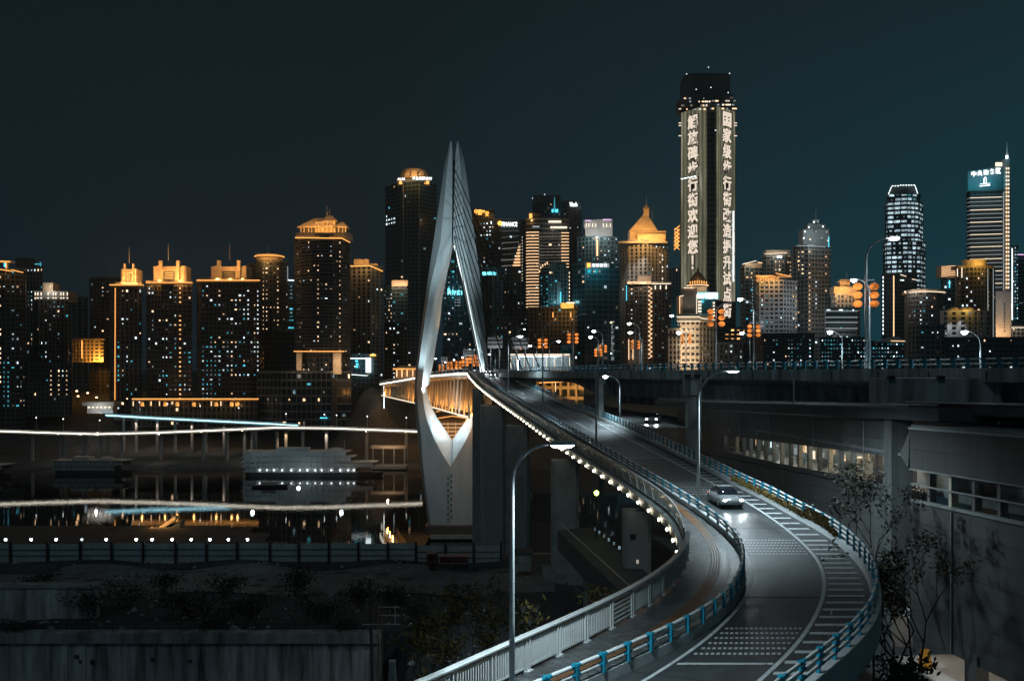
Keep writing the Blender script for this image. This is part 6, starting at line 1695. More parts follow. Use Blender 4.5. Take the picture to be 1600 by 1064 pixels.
# ------------------------------------------------------------------ towers round the pylon
fr = [(602, 1020), (630, 990), (655, 985), (682, 1005)]
b = building('bank_tower', 'tall dark glass tower crowned by an open orange dome and white letters', fr, 288, ybase=600, rules=((603, 619, 338, 352, .85, 'white'), (602, 640, 430, 450, .12, 'cool')), wall='wall_teal', glass='curtain_glass', base=.006, fh=4.2, bw=6, pf=.06, pil=.1, rec=.1, sp=.2)
for px, Y in ((630, 988), (655, 983)): mb = MB(); mb.tube([P(px, 290, Y), P(px, 575, Y)], .5, 4); mb.build('corner_fin', MATS['wall_light'], b.t)
part(b.t, 'crown_wall', 'wall_dark', (620, 672, 279, 291, 992, 22))
for px in (626, 634, 651, 662, 668): part(b.t, 'crown_window', 'led_orange', (px - 2.4, px + 2.4, 283, 288, 991.3, .4))
mb = MB(); c = P(647, 279, 1003); R_ = 22.5 / FOC * 1000
mb.lathe((c.x, 1008, c.z), [(R_, -1), (R_, 3), (R_ * .96, 6), (R_ * .82, 9), (R_ * .5, 11), (.5, 11.8)], 28); mb.build('dome', MATS['crown_stone'], b.t)
for k in range(6):
    mb = MB(); a = math.pi * (1.08 + .84 * k / 5); mb.tube([(c.x + (R_ + .4) * math.cos(a), 1008 + (R_ + .4) * math.sin(a), c.z - 1), (c.x + R_ * 1.0 * math.cos(a + .12), 1008 + R_ * math.sin(a + .12), c.z + 5), (c.x + R_ * .7 * math.cos(a + .2), 1008 + R_ * .7 * math.sin(a + .2), c.z + 10.4)], .5, 4); mb.build('dome_rib', MATS['dark_steel'], b.t)
for px in (632, 647, 661): flood(b.t, px, 272, 980, 2600)
for k, ch in enumerate('农业发展银行'): letters(b.t, ch, P(646.5 + k * 5.2, 278.5 + .2 * k, 984), 3.3, 0, MATS['sign_white'], 'lettering', 3.2)
letters(b.t, 'AUX', P(627, 280, 984), 2.6, 0, MATS['sign_white'], 'lettering', 8)
b = building('apartment_tower', 'mid height teal tower with an orange lit top before the tall dark glass tower', [(600, 860), (612, 850), (637, 852)], 447, ybase=600, rules=((604, 614, 450, 540, .3, ('white', 'warm')), (614, 634, 450, 470, .3, 'teal'), (600, 637, 440, 580, .09, ('white', 'cool', 'teal'))), wall='wall_teal', base=.05)
part(b.t, 'crown_frieze', 'crown_stone', (612, 637, 438, 447, 848, 6)); [flood(b.t, px, 445, 843, 800, (1, .6, .35)) for px in (616, 624, 633)]
b = building('apartment_block', 'brown block with dotted vertical rows of small lamps by the bridge end', [(600, 760), (648, 755)], 505, ybase=600, rules=((610, 613, 510, 580, .9, 'white', lambda k, bi: k % 2 == 0), (623.5, 627.5, 510, 530, .9, 'warm'), (615.5, 619, 510, 590, .4, 'white')), wall='wall_brown', base=.07)
b = building('office_tower', 'teal lit glass tower with a cyan sign seen through the eye of the pylon', [(692, 760), (716, 752), (752, 760)], 398, ybase=600, rules=((692, 724, 405, 470, .8, ('teal', 'cool')), (692, 752, 470, 560, .16, ('cool', 'white', 'dim'))), wall='wall_teal', glass='glass_teal', base=.05, fh=4, bw=5, pf=.08, cap=100)
letters(b.t, 'Private', P(711, 456, 748), 5.2, 0, MATS['sign_cyan'], 'lettering', 11.5)
for k, (yy, w_) in enumerate(((468, 8), (472, 10), (477, 8))): part(b.t, 'sign_bar', 'led_dimwhite', (715 - w_ * .5, 715 + w_ * .5, yy, yy + 1, 750, .4))
lamp('POINT', b.t, P(711, 456, 738), 2500, (.1, .8, 1), 2)
b = building('bank_tower', 'tall dark tower bearing a glowing orange four letter sign', [(735, 1010), (772, 1000)], 330, ybase=580, rules=((735, 770, 400, 480, .28, ('dim', 'cool', 'white')), (752, 768, 348, 356, .7, 'white'), (755, 768, 358, 368, .6, 'white')), wall='wall_dark', base=.04, fh=4)
for k, ch in enumerate('中国平安'): letters(b.t, ch, P(744 + k * 5.7, 331 + k * 1.1, 995), 5.6, 0, MATS['sign_orange'], 'lettering', 3.8)
flood(b.t, 752, 334, 990, 1400, (1, .45, .1)); strip(b.t, (767.5, 346), (767.5, 350), 998, 'led_white', .7)
b = building('office_tower', 'broad dark office tower with a white lettered sign and an orange emblem', [(771, 1000), (781, 985), (815, 990)], 345, ybase=580, rules=((782, 805, 370, 374, .7, 'white'), (782, 812, 404, 410, .9, ('white', 'dim')), (781, 815, 360, 480, .05, 'dim')), wall='wall_dark', base=.02, fh=4, bw=5, pf=.1)
letters(b.t, 'FINANCE', P(796, 350.5, 982), 4.6, .05, MATS['sign_white'], 'lettering', 16)
mb = MB(); c = P(781, 349, 981); mb.lathe((0, 0, 0), [(.2, -.4), (2.4, -.4), (2.4, .4), (.2, .4)], 14); mb.v = [(c.x + v[0], c.y + v[2], c.z + v[1]) for v in mb.v]; mb.build('emblem', MATS['sign_orange'], b.t)
for k in range(7): strip(b.t, (784, 362 + k * 9), (811, 360 + k * 9), 984, 'dim', .4)
# triangular lit gable
t = thing('spire_roof', 'triangular warm lit lattice gable in front of the dark office towers', 'roof', tuple(P(806, 415, 900)))
mb = MB(); a, b_, c = P(801, 415, 900), P(813, 415, 900), P(812, 380, 900)
mb.loft([[a, b_, c], [a + Vector((0, 6, 0)), b_ + Vector((0, 6, 0)), c + Vector((0, 6, 0))]]); mb.build('gable', MATS['crown_stone'], t)
for k in range(7):
    u = k / 7; strip(t, (801 + 10.5 * u, 415 - 34 * u), (813, 415 - 34 * u), 899.2, 'led_warm', .5)
b = building('office_block', 'dark block wearing a cyan sign behind the bridge stays', [(747, 860), (792, 855)], 420, ybase=590, rules=((747, 792, 440, 580, .05, ('white', 'warm', 'dim')),), wall='wall_dark', base=.03)
letters(b.t, '重', P(757, 428.5, 852), 4.2, 0, MATS['sign_cyan']); letters(b.t, '庆', P(762, 428.5, 852), 4.2, 0, MATS['sign_cyan']); letters(b.t, '民', P(767, 428.5, 852), 4.2, 0, MATS['sign_cyan']); letters(b.t, '生', P(772, 428.5, 852), 4.2, 0, MATS['sign_cyan'])
strip(b.t, (748, 424), (748, 432), 852, 'led_cyan', .4)
b = building('apartment_tower', 'grey ribbed apartment pair behind the lower stays of the bridge', [(750, 800), (768, 795), (770, 798), (788, 800)], 433, ybase=590, rules=((767, 771, 440, 560, .5, ('teal', 'cool')), (750, 788, 440, 560, .05, 'dim')), wall='wall_grey', base=.02, pf=.45)
b = building('apartment_tower', 'plain grey apartment tower beside the warm banded office', [(790, 830), (818, 826)], 442, ybase=580, rules=((805, 818, 460, 510, .18, 'white'),), wall='wall_grey', base=.05)
b = building('office_block', 'dark mid rise block with rows of faint cyan windows behind the signs', [(774, 742), (830, 738)], 497, ybase=590, rules=((774, 830, 505, 545, .2, ('teal', 'cool', 'dim')),), wall='wall_dark', base=.08)
# warm banded office
fr = [(815, 880), (822, 862), (842, 860), (877, 862), (889, 866)]
b = building('office_tower', 'office tower with warm light bands on its corners and a curved roof', fr, 345, ybase=580, rules=((842, 877, 350, 420, .05, 'white'),), wall='wall_dark', fh=4.2, bw=5, base=.01, pf=.06, sp=.45)
for k in range(25):
    yy = 363 + k * 4.85
    if yy < 482:
        strip(b.t, (822, yy + .6), (828, yy), 859.6, 'led_warm', .38); strip(b.t, (828, yy), (842, yy), 858.5, 'led_warm', .38)
    if yy < 418: strip(b.t, (877, yy + 1), (889, yy + 1), 860.5, 'led_warm', .38)
    if yy < 480: part(b.t, 'edge_lamp', 'led_cream', (815.6, 817, yy + 7, yy + 8.6, 876, .4))
    if yy < 420: strip(b.t, (842, yy + 2), (877, yy + 1.5), 858.5, 'dim', .3)
mb = MB(); n = 12; pr = [P(826 + 32 * k / n, 352 - 20 * math.sqrt(max(0, 1 - (k / n) ** 2)), 866) for k in range(n + 1)] + [P(858, 352, 866), P(826, 352, 866)]
mb.loft([pr, [p + Vector((0, 14, 0)) for p in pr]]); mb.build('curved_roof', MATS['wall_dark'], b.t)
part(b.t, 'roof_light', 'led_orange', (827, 831.5, 334, 344, 865.3, .4)); part(b.t, 'crown_sign', 'led_dimwhite', (832, 843, 353, 355.5, 857, .4), ); part(b.t, 'crown_band', 'led_cream', (857, 877, 345, 348, 860, .5)); part(b.t, 'crown_band', 'led_cream', (860, 886, 354, 357, 861, .5)); flood(b.t, 868, 352, 852, 1500, (1, .8, .65)); flood(b.t, 829, 343, 858, 700)
b = building('office_tower', 'very dark tower with a cyan lit roof mast behind the warm banded office', [(832, 1120), (884, 1110)], 318, ybase=560, rules=((850, 884, 330, 345, .3, ('cool', 'dim')),), wall='wall_dark', base=.01, fh=4)
part(b.t, 'plant_room', 'wall_dark', (834, 876, 305, 319, 1118, 20)); part(b.t, 'mast_base', 'led_cyan', (862, 872, 327, 332, 1106, .6)); mb = MB(); mb.tube([P(866, 332, 1106), P(866.5, 308, 1106)], [1.2, .3], 5); mb.build('mast', MATS['teal'], b.t)
for px, py in ((832, 310), (851, 304)): part(b.t, 'beacon', 'led_white', (px - .5, px + .5, py - .5, py + .5, 1110, .7))
b = building('office_tower', 'dark tower edge carrying a small slanted white sign at its top', [(884, 1060), (908, 1050)], 314, ybase=560, rules=(), wall='wall_dark', base=.012, fh=4)
letters(b.t, 'Wanda', P(896, 319.5, 1046), 5.0, -.25, MATS['sign_white'], 'lettering', 8.6)
b = building('art_deco_tower', 'stepped teal art deco tower with pale fins in front of the warm banded office', [(843, 790), (856, 780), (888, 782)], 425, ybase=560, rules=((845, 856, 430, 500, .35, 'teal'), (856, 888, 430, 500, .12, 'teal')), wall='wall_teal', glass='glass_teal', base=.01, bw=5, pf=.2)
part(b.t, 'upper_tier', 'wall_teal', (859, 885, 412, 425, 783, 12)); part(b.t, 'top_tier', 'wall_teal', (862, 882, 409, 412, 784, 10))
for px in (858, 862, 866, 876, 880, 886): part(b.t, 'fin', 'wall_light', (px - .5, px + .5, 413 if 859 < px < 885 else 426, 474, 780.5, .5))
part(b.t, 'fin_panel', 'wall_light', (870, 876, 440, 476, 780, .6)); part(b.t, 'light_fin', 'led_cyan', (875.6, 876.8, 456, 474, 779, .4)); lamp('POINT', b.t, P(872, 470, 772), 1800, (.4, .9, 1), 1)
for k, (px, py) in enumerate(((845, 418), (848, 415), (852, 413), (855, 411), (843, 424))): part(b.t, 'step_lamp', 'led_warm', (px - .8, px + .8, py - 1.6, py + 1.6, 778, .5))
for k in range(9): part(b.t, 'side_lamp', 'led_cream', (889, 890.2, 425 + k * 6, 428 + k * 6, 781, .5))
b = building('office_block', 'low dark block with an orange glowing rooftop strip below the art deco tower', [(826, 735), (902, 730)], 482, ybase=590, rules=((826, 902, 486, 560, .03, 'dim'),), wall='wall_brown', base=.02)
part(b.t, 'rooftop_kiosk', 'crown_stone', (876, 897, 473, 482, 728, 5)); [flood(b.t, px, 478, 722, 700, (1, .55, .12)) for px in (879, 886, 893)]; part(b.t, 'kiosk_top', 'led_cream', (885, 898, 472, 474, 727.4, .4))
for px in (864, 892): part(b.t, 'uplight', 'led_orange', (px - .6, px + .6, 488, 496, 729, .4)); flood(b.t, px, 498, 724, 260)
# the pavilion at bridge level
g_ = thing('glass_pavilion', 'long white lit glass pavilion beside the main bridge', 'pavilion', tuple(P(845, 578, 330)))
part(g_, 'roof', 'concrete_pale', (796, 893, 552.5, 556, 326, 12)); part(g_, 'roof_light', 'led_white', (812, 872, 556, 557.6, 327, .3)); part(g_, 'roof_light', 'led_cream', (798, 890, 553.2, 554.6, 325.6, .3)); part(g_, 'back_wall', 'wall_light', (798, 892, 556, 578, 336, .5)); part(g_, 'floor', 'concrete', (796, 893, 578, 580, 326, 12))
for px in (798, 807, 820, 834, 854, 867, 890): part(g_, 'mullion', 'led_cream', (px - .35, px + .35, 558, 574, 327, .15))  # these mullions glow, their lit look put into an emissive material
for k in range(7):
    mb = MB(); mb.pbox(800 + k * 13, 812 + k * 13, 558, 576, 327.4, .06); mb.build('glass_panel', gl_m, g_)
for px in (812, 832, 852, 872): flood(g_, px, 559, 331, 420, (.85, .95, 1), .6)
part(g_, 'door', 'sign_blue', (808, 813, 563, 575, 327, .2))
for k in range(5): part(g_, 'railing_panel', 'rail_white', (800 + k * 18, 816 + k * 18, 573, 574, 325, .1))
# orange lit undercroft seen under the elevated road
uc = building('market_hall', 'orange lit market hall glimpsed beneath the elevated road', [(838, 330), (912, 322)], 592, ybase=640, rules=(), wall='wall_cream', base=0, depth=10, cap=20)
for px in (846, 858, 868, 880, 892): flood(uc.t, px, 606, 314, 420, (1, .48, .12))
strip(uc.t, (842, 598), (892, 596), 318, 'led_orange', .18); strip(uc.t, (868, 612), (868, 598), 318, 'led_warm', .15)
# stilt houses at the foot of the bridge
sh = thing('stilt_house', 'orange lit traditional stilt house seen through the foot of the pylon', 'house', tuple(P(706, 690, 640)))
for (x0, x1, y0, y1, Y) in ((668, 745, 655, 690, 640), (684, 728, 642, 658, 646)):
    part(sh, 'wall', 'wall_brown', (x0, x1, y0, y1, Y, 8)); roofcone(sh, 'roof', 'wall_brown', x0 - 3, x1 + 3, y0 + 2, y0 - 7, Y - 2, 11, flat=.3)
    strip(sh, (x0 - 3, y0 + 1.4), ((x0 + x1) / 2, y0 - 5), Y - 2.3, 'led_orange', .28); strip(sh, ((x0 + x1) / 2, y0 - 5), (x1 + 3, y0 + 1.4), Y - 2.3, 'led_orange', .28)
for yy in (662, 668, 674, 680, 685): strip(sh, (670, yy), (743, yy), 639.3, 'led_orange' if yy % 2 else 'led_warm', .16)
for px in (676, 688, 700, 712, 724, 736):
    part(sh, 'post', 'truss_steel', (px - .5, px + .5, 658, 690, 638.6, .5)); flood(sh, px, 676, 633, 420)
sh2 = thing('stilt_house', 'orange lit pavilion roof on the hill at the far bridge end', 'house', tuple(P(633, 590, 655)))
part(sh2, 'wall', 'wall_brown', (617, 652, 576, 592, 655, 8)); roofcone(sh2, 'roof', 'crown_stone', 614, 655, 577, 571, 653, 11, flat=.5)
for px in (620, 628, 636, 645): part(sh2, 'post', 'led_warm', (px - .7, px + .7, 578, 589, 653, .4)); flood(sh2, px, 583, 648, 500)  # posts glow, the floodlit look put into their material
strip(sh2, (614, 576), (655, 576), 652, 'led_orange', .3)
t = thing('light_mast', 'thin white light line on the rock face at the far bridge end', 'light line', tuple(P(600, 636, 640)))
mb = MB(); mb.tube([P(600, 638, 640), P(600, 601, 640)], .3, 5); mb.build('tube', MATS['led_white'], t)

# ------------------------------------------------------------------ right part of the skyline
b = building('office_tower', 'teal windowed tower with a lit drum crown edged in pink', [(902, 905), (930, 895), (965, 900)], 372, ybase=580, rules=((940, 966, 372, 420, .42, ('white', 'cool', 'white')), (904, 930, 400, 480, .22, ('teal', 'teal', 'cool'))), wall='wall_teal', base=.05, fh=3.8, bw=4.4, cap=100)
part(b.t, 'crown_drum', 'wall_light', (914, 957, 343, 372, 903, 14)); part(b.t, 'crown_block', 'wall_light', (912, 932, 344, 356, 898, 3), ); part(b.t, 'crown_block', 'wall_light', (941, 957, 343, 355, 898, 3))
part(b.t, 'pink_line', 'sign_pink', (915, 924, 344, 345.4, 897, .4)); part(b.t, 'pink_line', 'sign_pink', (942, 955, 342.5, 344, 897, .4))
for px in (916, 920, 926, 931, 943, 948, 954): part(b.t, 'crown_window', 'led_cream', (px - .6, px + .6, 349, 355, 896.8, .4))
for px in (924, 934, 944): flood(b.t, px, 366, 886, 2600, (1, .92, .85))
part(b.t, 'light_fin', 'led_warm', (932, 934.5, 374, 400, 893, .4))
b = building('glass_tower', 'dark teal glass tower with a cyan washed sign and orange emblem', [(895, 775), (914, 765), (968, 770)], 414, ybase=580, rules=((915, 950, 480, 510, .3, ('dim', 'cool')), (940, 962, 500, 520, .3, 'warm')), wall='wall_teal', glass='glass_teal', base=.02, fh=4, bw=5.5, pf=.1, rec=.12, pil=.1, sp=.2)
part(b.t, 'sign_panel', 'led_dimwhite', (923, 952, 411.5, 418, 761, .5)); part(b.t, 'emblem', 'sign_orange', (917, 922.5, 411, 418, 761, .6))
for px in (918, 930, 942): lamp('POINT', b.t, P(px, 420, 757), 1500, (.05, .72, .9), 1.5)
for k in range(4): letters(b.t, '上海银行'[k] if '上海银行'[k] in GL else '银', P(928 + k * 6, 414.8, 760.4), 2.6, 0, MATS['led_white'])
for k in range(22): part(b.t, 'window_strip', ('led_dimwhite', 'dim', 'cool')[k % 3], (955, 960 - (k % 4), 502 + k * 2.8, 503.6 + k * 2.8, 762, .4))
b = building('hotel_tower', 'ribbed tower with warm uplights under a glowing orange pyramid roof', [(967, 845), (982, 832), (1010, 828), (1044, 840)], 378, ybase=580, rules=((1015, 1044, 385, 520, .16, ('white', 'cool', 'warm')),), wall='wall_light', fh=3.3, bw=5, pf=.45, base=.015)
part(b.t, 'crown_wall', 'crown_stone', (984, 1041, 361, 378, 834, 14)); part(b.t, 'crown_wall', 'crown_stone', (996, 1040, 366, 378, 829, 5))
roofcone(b.t, 'pyramid_roof', 'crown_stone', 983, 1028, 361, 333, 834, 15, 1010, .12); part(b.t, 'lantern', 'crown_stone', (1006, 1014, 324, 338, 840, 3)); roofcone(b.t, 'lantern_roof', 'crown_stone', 1005, 1015, 326, 318, 839, 4)
part(b.t, 'cornice', 'wall_light', (967, 1043, 377, 380, 827, 3)); mast(b.t, 1010, 305, 322, 842, .35); mast(b.t, 1019, 327, 345, 842, .2)
for px in (990, 1001, 1012, 1024, 1035): flood(b.t, px, 372, 819, 2200)
for px in (1000, 1014): flood(b.t, px, 350, 820, 2600)
for px in (971, 985, 1000, 1008): lamp('SPOT', b.t, P(px, 383, 822), 16000, (1, .82, .66), .4, P(px, 480, 829), 60, .8)
for k in range(16): part(b.t, 'bay_window', 'led_cream', (1034.5, 1036, 392 + k * 6, 395 + k * 6, 833, .3)) if k % 3 else None
b = building('apartment_tower', 'apartment tower with a zigzag of orange light down its middle', [(978, 706), (982, 700), (1018, 698), (1021, 698), (1049, 703)], 444, ybase=580, rules=((1024, 1048, 452, 560, .22, ('cool', 'teal', 'dim')), (982, 1016, 446, 560, .07, ('white', 'warm'))), wall='wall_brown', fh=3.1, bw=3.6, base=.03)
part(b.t, 'crown_box', 'wall_cream', (996, 1018, 431, 443, 702, 8)); part(b.t, 'cornice', 'wall_cream', (980, 1050, 440.5, 444, 696, 3)); strip(b.t, (981, 440.5), (1017, 440.5), 695.5, 'led_warm', .3); strip(b.t, (1018, 443.5), (1048, 443.5), 695.5, 'led_cream', .35)
for px in (984, 1003, 1011): flood(b.t, px, 438, 692, 700, (1, .75, .55))
for px in (1024, 1032, 1041): part(b.t, 'crown_lamp', 'led_cream', (px - .8, px + .8, 446, 452, 696.5, .4))
for k in range(16):
    ya = 448 + k * 7; strip(b.t, (1013, ya), (1019, ya + 3.5), 695.8, 'led_warm', .3, 'zigzag_light'); strip(b.t, (1019, ya + 3.5), (1013, ya + 7), 695.8, 'led_warm', .3, 'zigzag_light')
for px in (982.5, 989): strip(b.t, (px, 530), (px, 562), 697, 'led_warm', .3); flood(b.t, px, 556, 692, 350, (1, .7, .45))
strip(b.t, (979, 446), (979, 470), 700, 'led_cyan', .3)
b = building('office_tower', 'slim teal tower with an orange leaf shaped lattice at its top', [(1044, 905), (1064, 900)], 420, ybase=580, rules=(), wall='wall_teal', glass='glass_teal', base=.01)
mb = MB(); lf_ = [P(1053, 394, 898), P(1053, 375, 898), P(1057, 362, 898), P(1062, 350, 898), P(1062, 378, 898), P(1057, 388, 898)]
mb.loft([lf_, [p + Vector((0, 1.5, 0)) for p in lf_]]); mb.build('leaf_frame', MATS['crown_stone'], b.t)
for k in range(6): strip(b.t, (1053.5, 390 - k * 6), (1061.5, 383 - k * 6), 897.2, 'led_orange', .5, 'leaf_rib'); strip(b.t, (1054, 382 - k * 5), (1061, 390 - k * 6), 897.2, 'led_orange', .4, 'leaf_rib')
lamp('POINT', b.t, P(1054, 520, 880), 7000, (.05, .7, .85), 2)

# the tall tower with lettered light facades
fr = [(1063, 815), (1108, 788), (1116, 788), (1150, 808)]
scm = bpy.data.materials.new('led_facade'); scm.use_nodes = True
nt = scm.node_tree; N, L = nt.nodes, nt.links; N.clear()
o_ = N.new('ShaderNodeOutputMaterial'); em = N.new('ShaderNodeEmission'); tc = N.new('ShaderNodeTexCoord')
mp = N.new('ShaderNodeMapping'); mp.inputs['Scale'].default_value = (.09, .09, .012)
nz = N.new('ShaderNodeTexNoise'); nz.inputs['Scale'].default_value = 1.0; nz.inputs['Detail'].default_value = 7; nz.inputs['Roughness'].default_value = .65; nz.inputs['Distortion'].default_value = 1.1
rr = N.new('ShaderNodeValToRGB'); rr.color_ramp.elements[0].position = .30; rr.color_ramp.elements[0].color = (.055, .062, .048, 1); rr.color_ramp.elements[1].position = .75; rr.color_ramp.elements[1].color = (.46, .43, .34, 1)
e2 = rr.color_ramp.elements.new(.52); e2.color = (.155, .15, .095, 1)
sx = N.new('ShaderNodeSeparateXYZ'); wv = N.new('ShaderNodeMath'); wv.operation = 'PINGPONG'; wv.inputs[1].default_value = 1.25
gt = N.new('ShaderNodeMapRange'); gt.inputs['From Max'].default_value = 1.25; gt.inputs['To Min'].default_value = .45; gt.inputs['To Max'].default_value = 1.15
for a_, b_ in ((tc.outputs['Object'], mp.inputs[0]), (mp.outputs[0], nz.inputs['Vector']), (nz.outputs['Fac'], rr.inputs[0]), (rr.outputs[0], em.inputs['Color']), (tc.outputs['Object'], sx.inputs[0]), (sx.outputs['X'], wv.inputs[0]), (wv.outputs[0], gt.inputs['Value']), (gt.outputs[0], em.inputs['Strength']), (em.outputs[0], o_.inputs[0])):
    L.new(a_, b_)
scm.cycles.emission_sampling = 'NONE'
b = building('lettered_tower', 'tallest tower with big glowing lettering down two corner facades', fr, 165, ybase=580, rules=((1063, 1150, 440, 470, .06, 'teal'),), wall='wall_dark', glass='curtain_glass', base=.012, fh=4.4, bw=4.6, pf=.12)
t = b.t
part(t, 'upper_tier', 'wall_dark', (1066, 1147, 148, 166, 805, 30)); part(t, 'top_block', 'wall_dark', (1071, 1141, 116, 150, 810, 26)); roofcone(t, 'top_cap', 'wall_dark', 1071, 1141, 117, 108, 810, 26, 1107, .6)
for px, py in ((1107, 105.5), (1140, 115), (1111, 137), (1088, 140), (1138, 145), (1073, 116)): part(t, 'beacon', 'led_white', (px - .5, px + .5, py - .6, py + .6, 800, .6))
for (x0, x1, y0, y1) in ((1064, 1108, 152, 172), (1110, 1150, 150, 172)):
    for k in range(26):
        px, py = RB.uniform(x0, x1), RB.choice((153, 158, 164, 170)) + (1 if x0 < 1100 else 0); w_ = RB.uniform(1, 4)
        part(t, 'crown_window', RB.choice(('led_cream', 'dim', 'led_dimwhite', 'led_warm')), (px, px + w_, py - 1, py + 1, 786.5, .5))
for px in (1062.5, 1149.5):
    for py in (192, 212, 170, 196): part(t, 'edge_light', 'led_cream', (px - 2, px + 2, py, py + 1, 800, .5))
for (ia, ib, u0, u1, y0, y1, chars, pxc, c0, c1) in ((0, 1, .06, .93, 171, 470, '解放碑步行街欢迎您！', 1084.5, 190.5, 410), (2, 3, .10, .92, 171, 470, '国家级步行街改造提升试点街', 1133.5, 187, 485)):
    A, Bq = b.pts[ia], b.pts[ib]; d = (Bq - A).normalized(); n = Vector((d.y, -d.x)); rz = math.atan2(d.y, d.x)
    p0, p1 = A.lerp(Bq, u0) + n * 1.0, A.lerp(Bq, u1) + n * 1.0
    mb = MB(); Yr = (A.y + Bq.y) / 2
    mb.loft([[(p0.x, p0.y, PZ(y1, Yr)), (p1.x, p1.y, PZ(y1, Yr)), (p1.x - n.x * .8, p1.y - n.y * .8, PZ(y1, Yr)), (p0.x - n.x * .8, p0.y - n.y * .8, PZ(y1, Yr))], [(p0.x, p0.y, PZ(y0, Yr)), (p1.x, p1.y, PZ(y0, Yr)), (p1.x - n.x * .8, p1.y - n.y * .8, PZ(y0, Yr)), (p0.x - n.x * .8, p0.y - n.y * .8, PZ(y0, Yr))]])
    sc_ = mb.build('light_facade', scm, t)
    # centre of the column on the face
    den = d.x - (pxc - CXP) / FOC * d.y; s_ = ((pxc - CXP) / FOC * A.y - A.x) / den
    q = A + d * s_ + n * 1.5; qb = A + d * s_ + n * 1.25
    step = (c1 - c0) / (len(chars) - 1)
    for k, ch in enumerate(chars):
        z = PZ(c0 + step * k, q.y); h_ = step * .90 / FOC * q.y
        o = letters(t, ch, (qb.x, qb.y, z), h_ * 1.10, rz, MATS['cable'], 'letter_backing', (h_ * 1.12 if ch != '！' else h_ * .34), GLB)
        letters(t, ch, (q.x, q.y, z), h_, rz, MATS['letter_glow'] if 'letter_glow' in MATS else emit('letter_glow', (1.0, .84, .68), .95), 'lettering', (h_ * .98 if ch != '！' else h_ * .2))
for k in range(5): part(t, 'floor_light', 'led_white', (1064 + k * 5, 1068 + k * 5, 279 - k, 280.5 - k, 785, .4))
for k in range(12): part(t, 'window_light', 'led_dimwhite', (1136 + (k % 4) * 3.4, 1138 + (k % 4) * 3.4, 332 + k * 9, 336 + k * 9, 786, .4))
strip(t, (1146, 330), (1146, 440), 800, 'led_white', .7)

b = building('stepped_building', 'cream stepped building with dome cap, glowing windows and cyan sign', [(1060, 648), (1063, 640), (1092, 640), (1119, 648)], 494, ybase=580, rules=((1094, 1119, 506, 565, .2, 'dim'),), wall='wall_cream', glass='glass_dark', fh=4.1, bw=3.7, base=0, pf=.42, sp=.5)
t = b.t
part(t, 'cornice', 'wall_cream', (1058, 1116, 494, 503, 637, 5)); strip(t, (1058, 495), (1094, 495), 636.4, 'led_cream', .32); strip(t, (1058, 502), (1094, 502), 636.4, 'led_cream', .25); strip(t, (1094, 497), (1117, 500), 637, 'led_cream', .32)
part(t, 'shoulder_wall', 'wall_cream', (1061, 1070, 462, 494, 644, 10)); part(t, 'tower_wall', 'wall_brown', (1068, 1089, 450, 494, 642, 12)); part(t, 'drum', 'wall_cream', (1078, 1104, 446, 494, 648, 8)); part(t, 'glass_bay', 'glass_teal', (1092, 1118, 467, 494, 645, 8))
mb = MB(); c = P(1091, 444, 650); mb.lathe((c.x, 652, c.z), [(6.8, -1), (6.9, .2), (5.8, 2.2), (4.2, 5), (2.2, 7.4), (.7, 8.6), (.7, 11), (.1, 11.2)], 20); mb.build('dome', MATS['wall_brown'], t)
mb = MB(); n = 20; mb.tube([(c.x + 7.1 * math.cos(2 * math.pi * k / n), 652 + 7.1 * math.sin(2 * math.pi * k / n), c.z - .9) for k in range(n + 1)], .3, 4); mb.build('light_ring', MATS['led_warm'], t)
for k in range(8): part(t, 'dome_lamp', 'led_orange', (1078 + k * 3.6, 1079.2 + k * 3.6, 438 + abs(k - 3.5) * .5, 442 + abs(k - 3.5) * .5, 643.8, .4))
for px in (1080, 1091, 1102): flood(t, px, 441, 640, 500); 
strip(t, (1068, 450), (1084, 450), 641, 'led_cream', .3); strip(t, (1062, 463), (1068, 462), 641, 'led_cream', .3); strip(t, (1062, 463), (1062, 490), 641, 'led_warm', .25); strip(t, (1088.5, 460), (1088.5, 492), 641, 'led_cream', .25)
for k in range(5): part(t, 'bay_window', 'led_cream', (1091, 1096, 470 + k * 5, 473 + k * 5, 641, .4)); part(t, 'bay_window', 'led_cream', (1114, 1117, 472 + k * 5, 474.5 + k * 5, 643, .4))
for px in (1066, 1074, 1081): lamp('SPOT', t, P(px, 494, 636), 1800, (1, .82, .62), .3, P(px, 455, 642), 70, .8)
for px in (1064, 1072, 1080, 1088): lamp('POINT', t, P(px, 566, 634), 900, (1, .75, .5), .5); lamp('POINT', t, P(px, 540, 633), 800, (1, .78, .55), .5); lamp('POINT', t, P(px, 515, 633), 800, (1, .78, .55), .5)
letters(t, 'Bank 中国银行', P(1105.5, 462, 640), 4.6, 0, MATS['sign_white'], 'lettering', 13.5); part(t, 'sign_board', 'sign_cyan', (1090, 1122, 457.5, 466.5, 641.2, .4)); lamp('POINT', t, P(1106, 468, 636), 900, (.1, .8, 1), 1)
b = building('church_block', 'small rose coloured low block with a dark band beside the stepped cream building', [(1044, 640), (1062, 636)], 516, ybase=580, rules=(), wall='wall_cream', base=0, depth=10); part(b.t, 'eave_band', 'wall_brown', (1043, 1062, 521, 526, 633, 2)); flood(b.t, 1052, 548, 625, 500, (1, .7, .6))
b = building('parking_deck', 'open deck building with rows of orange lamps under the lettered tower', [(1122, 690), (1158, 690)], 514, ybase=580, rules=((1130, 1160, 514, 536, .92, 'orange'),), wall='wall_dark', base=.02, bw=4.8, pf=.1, fh=3.0)
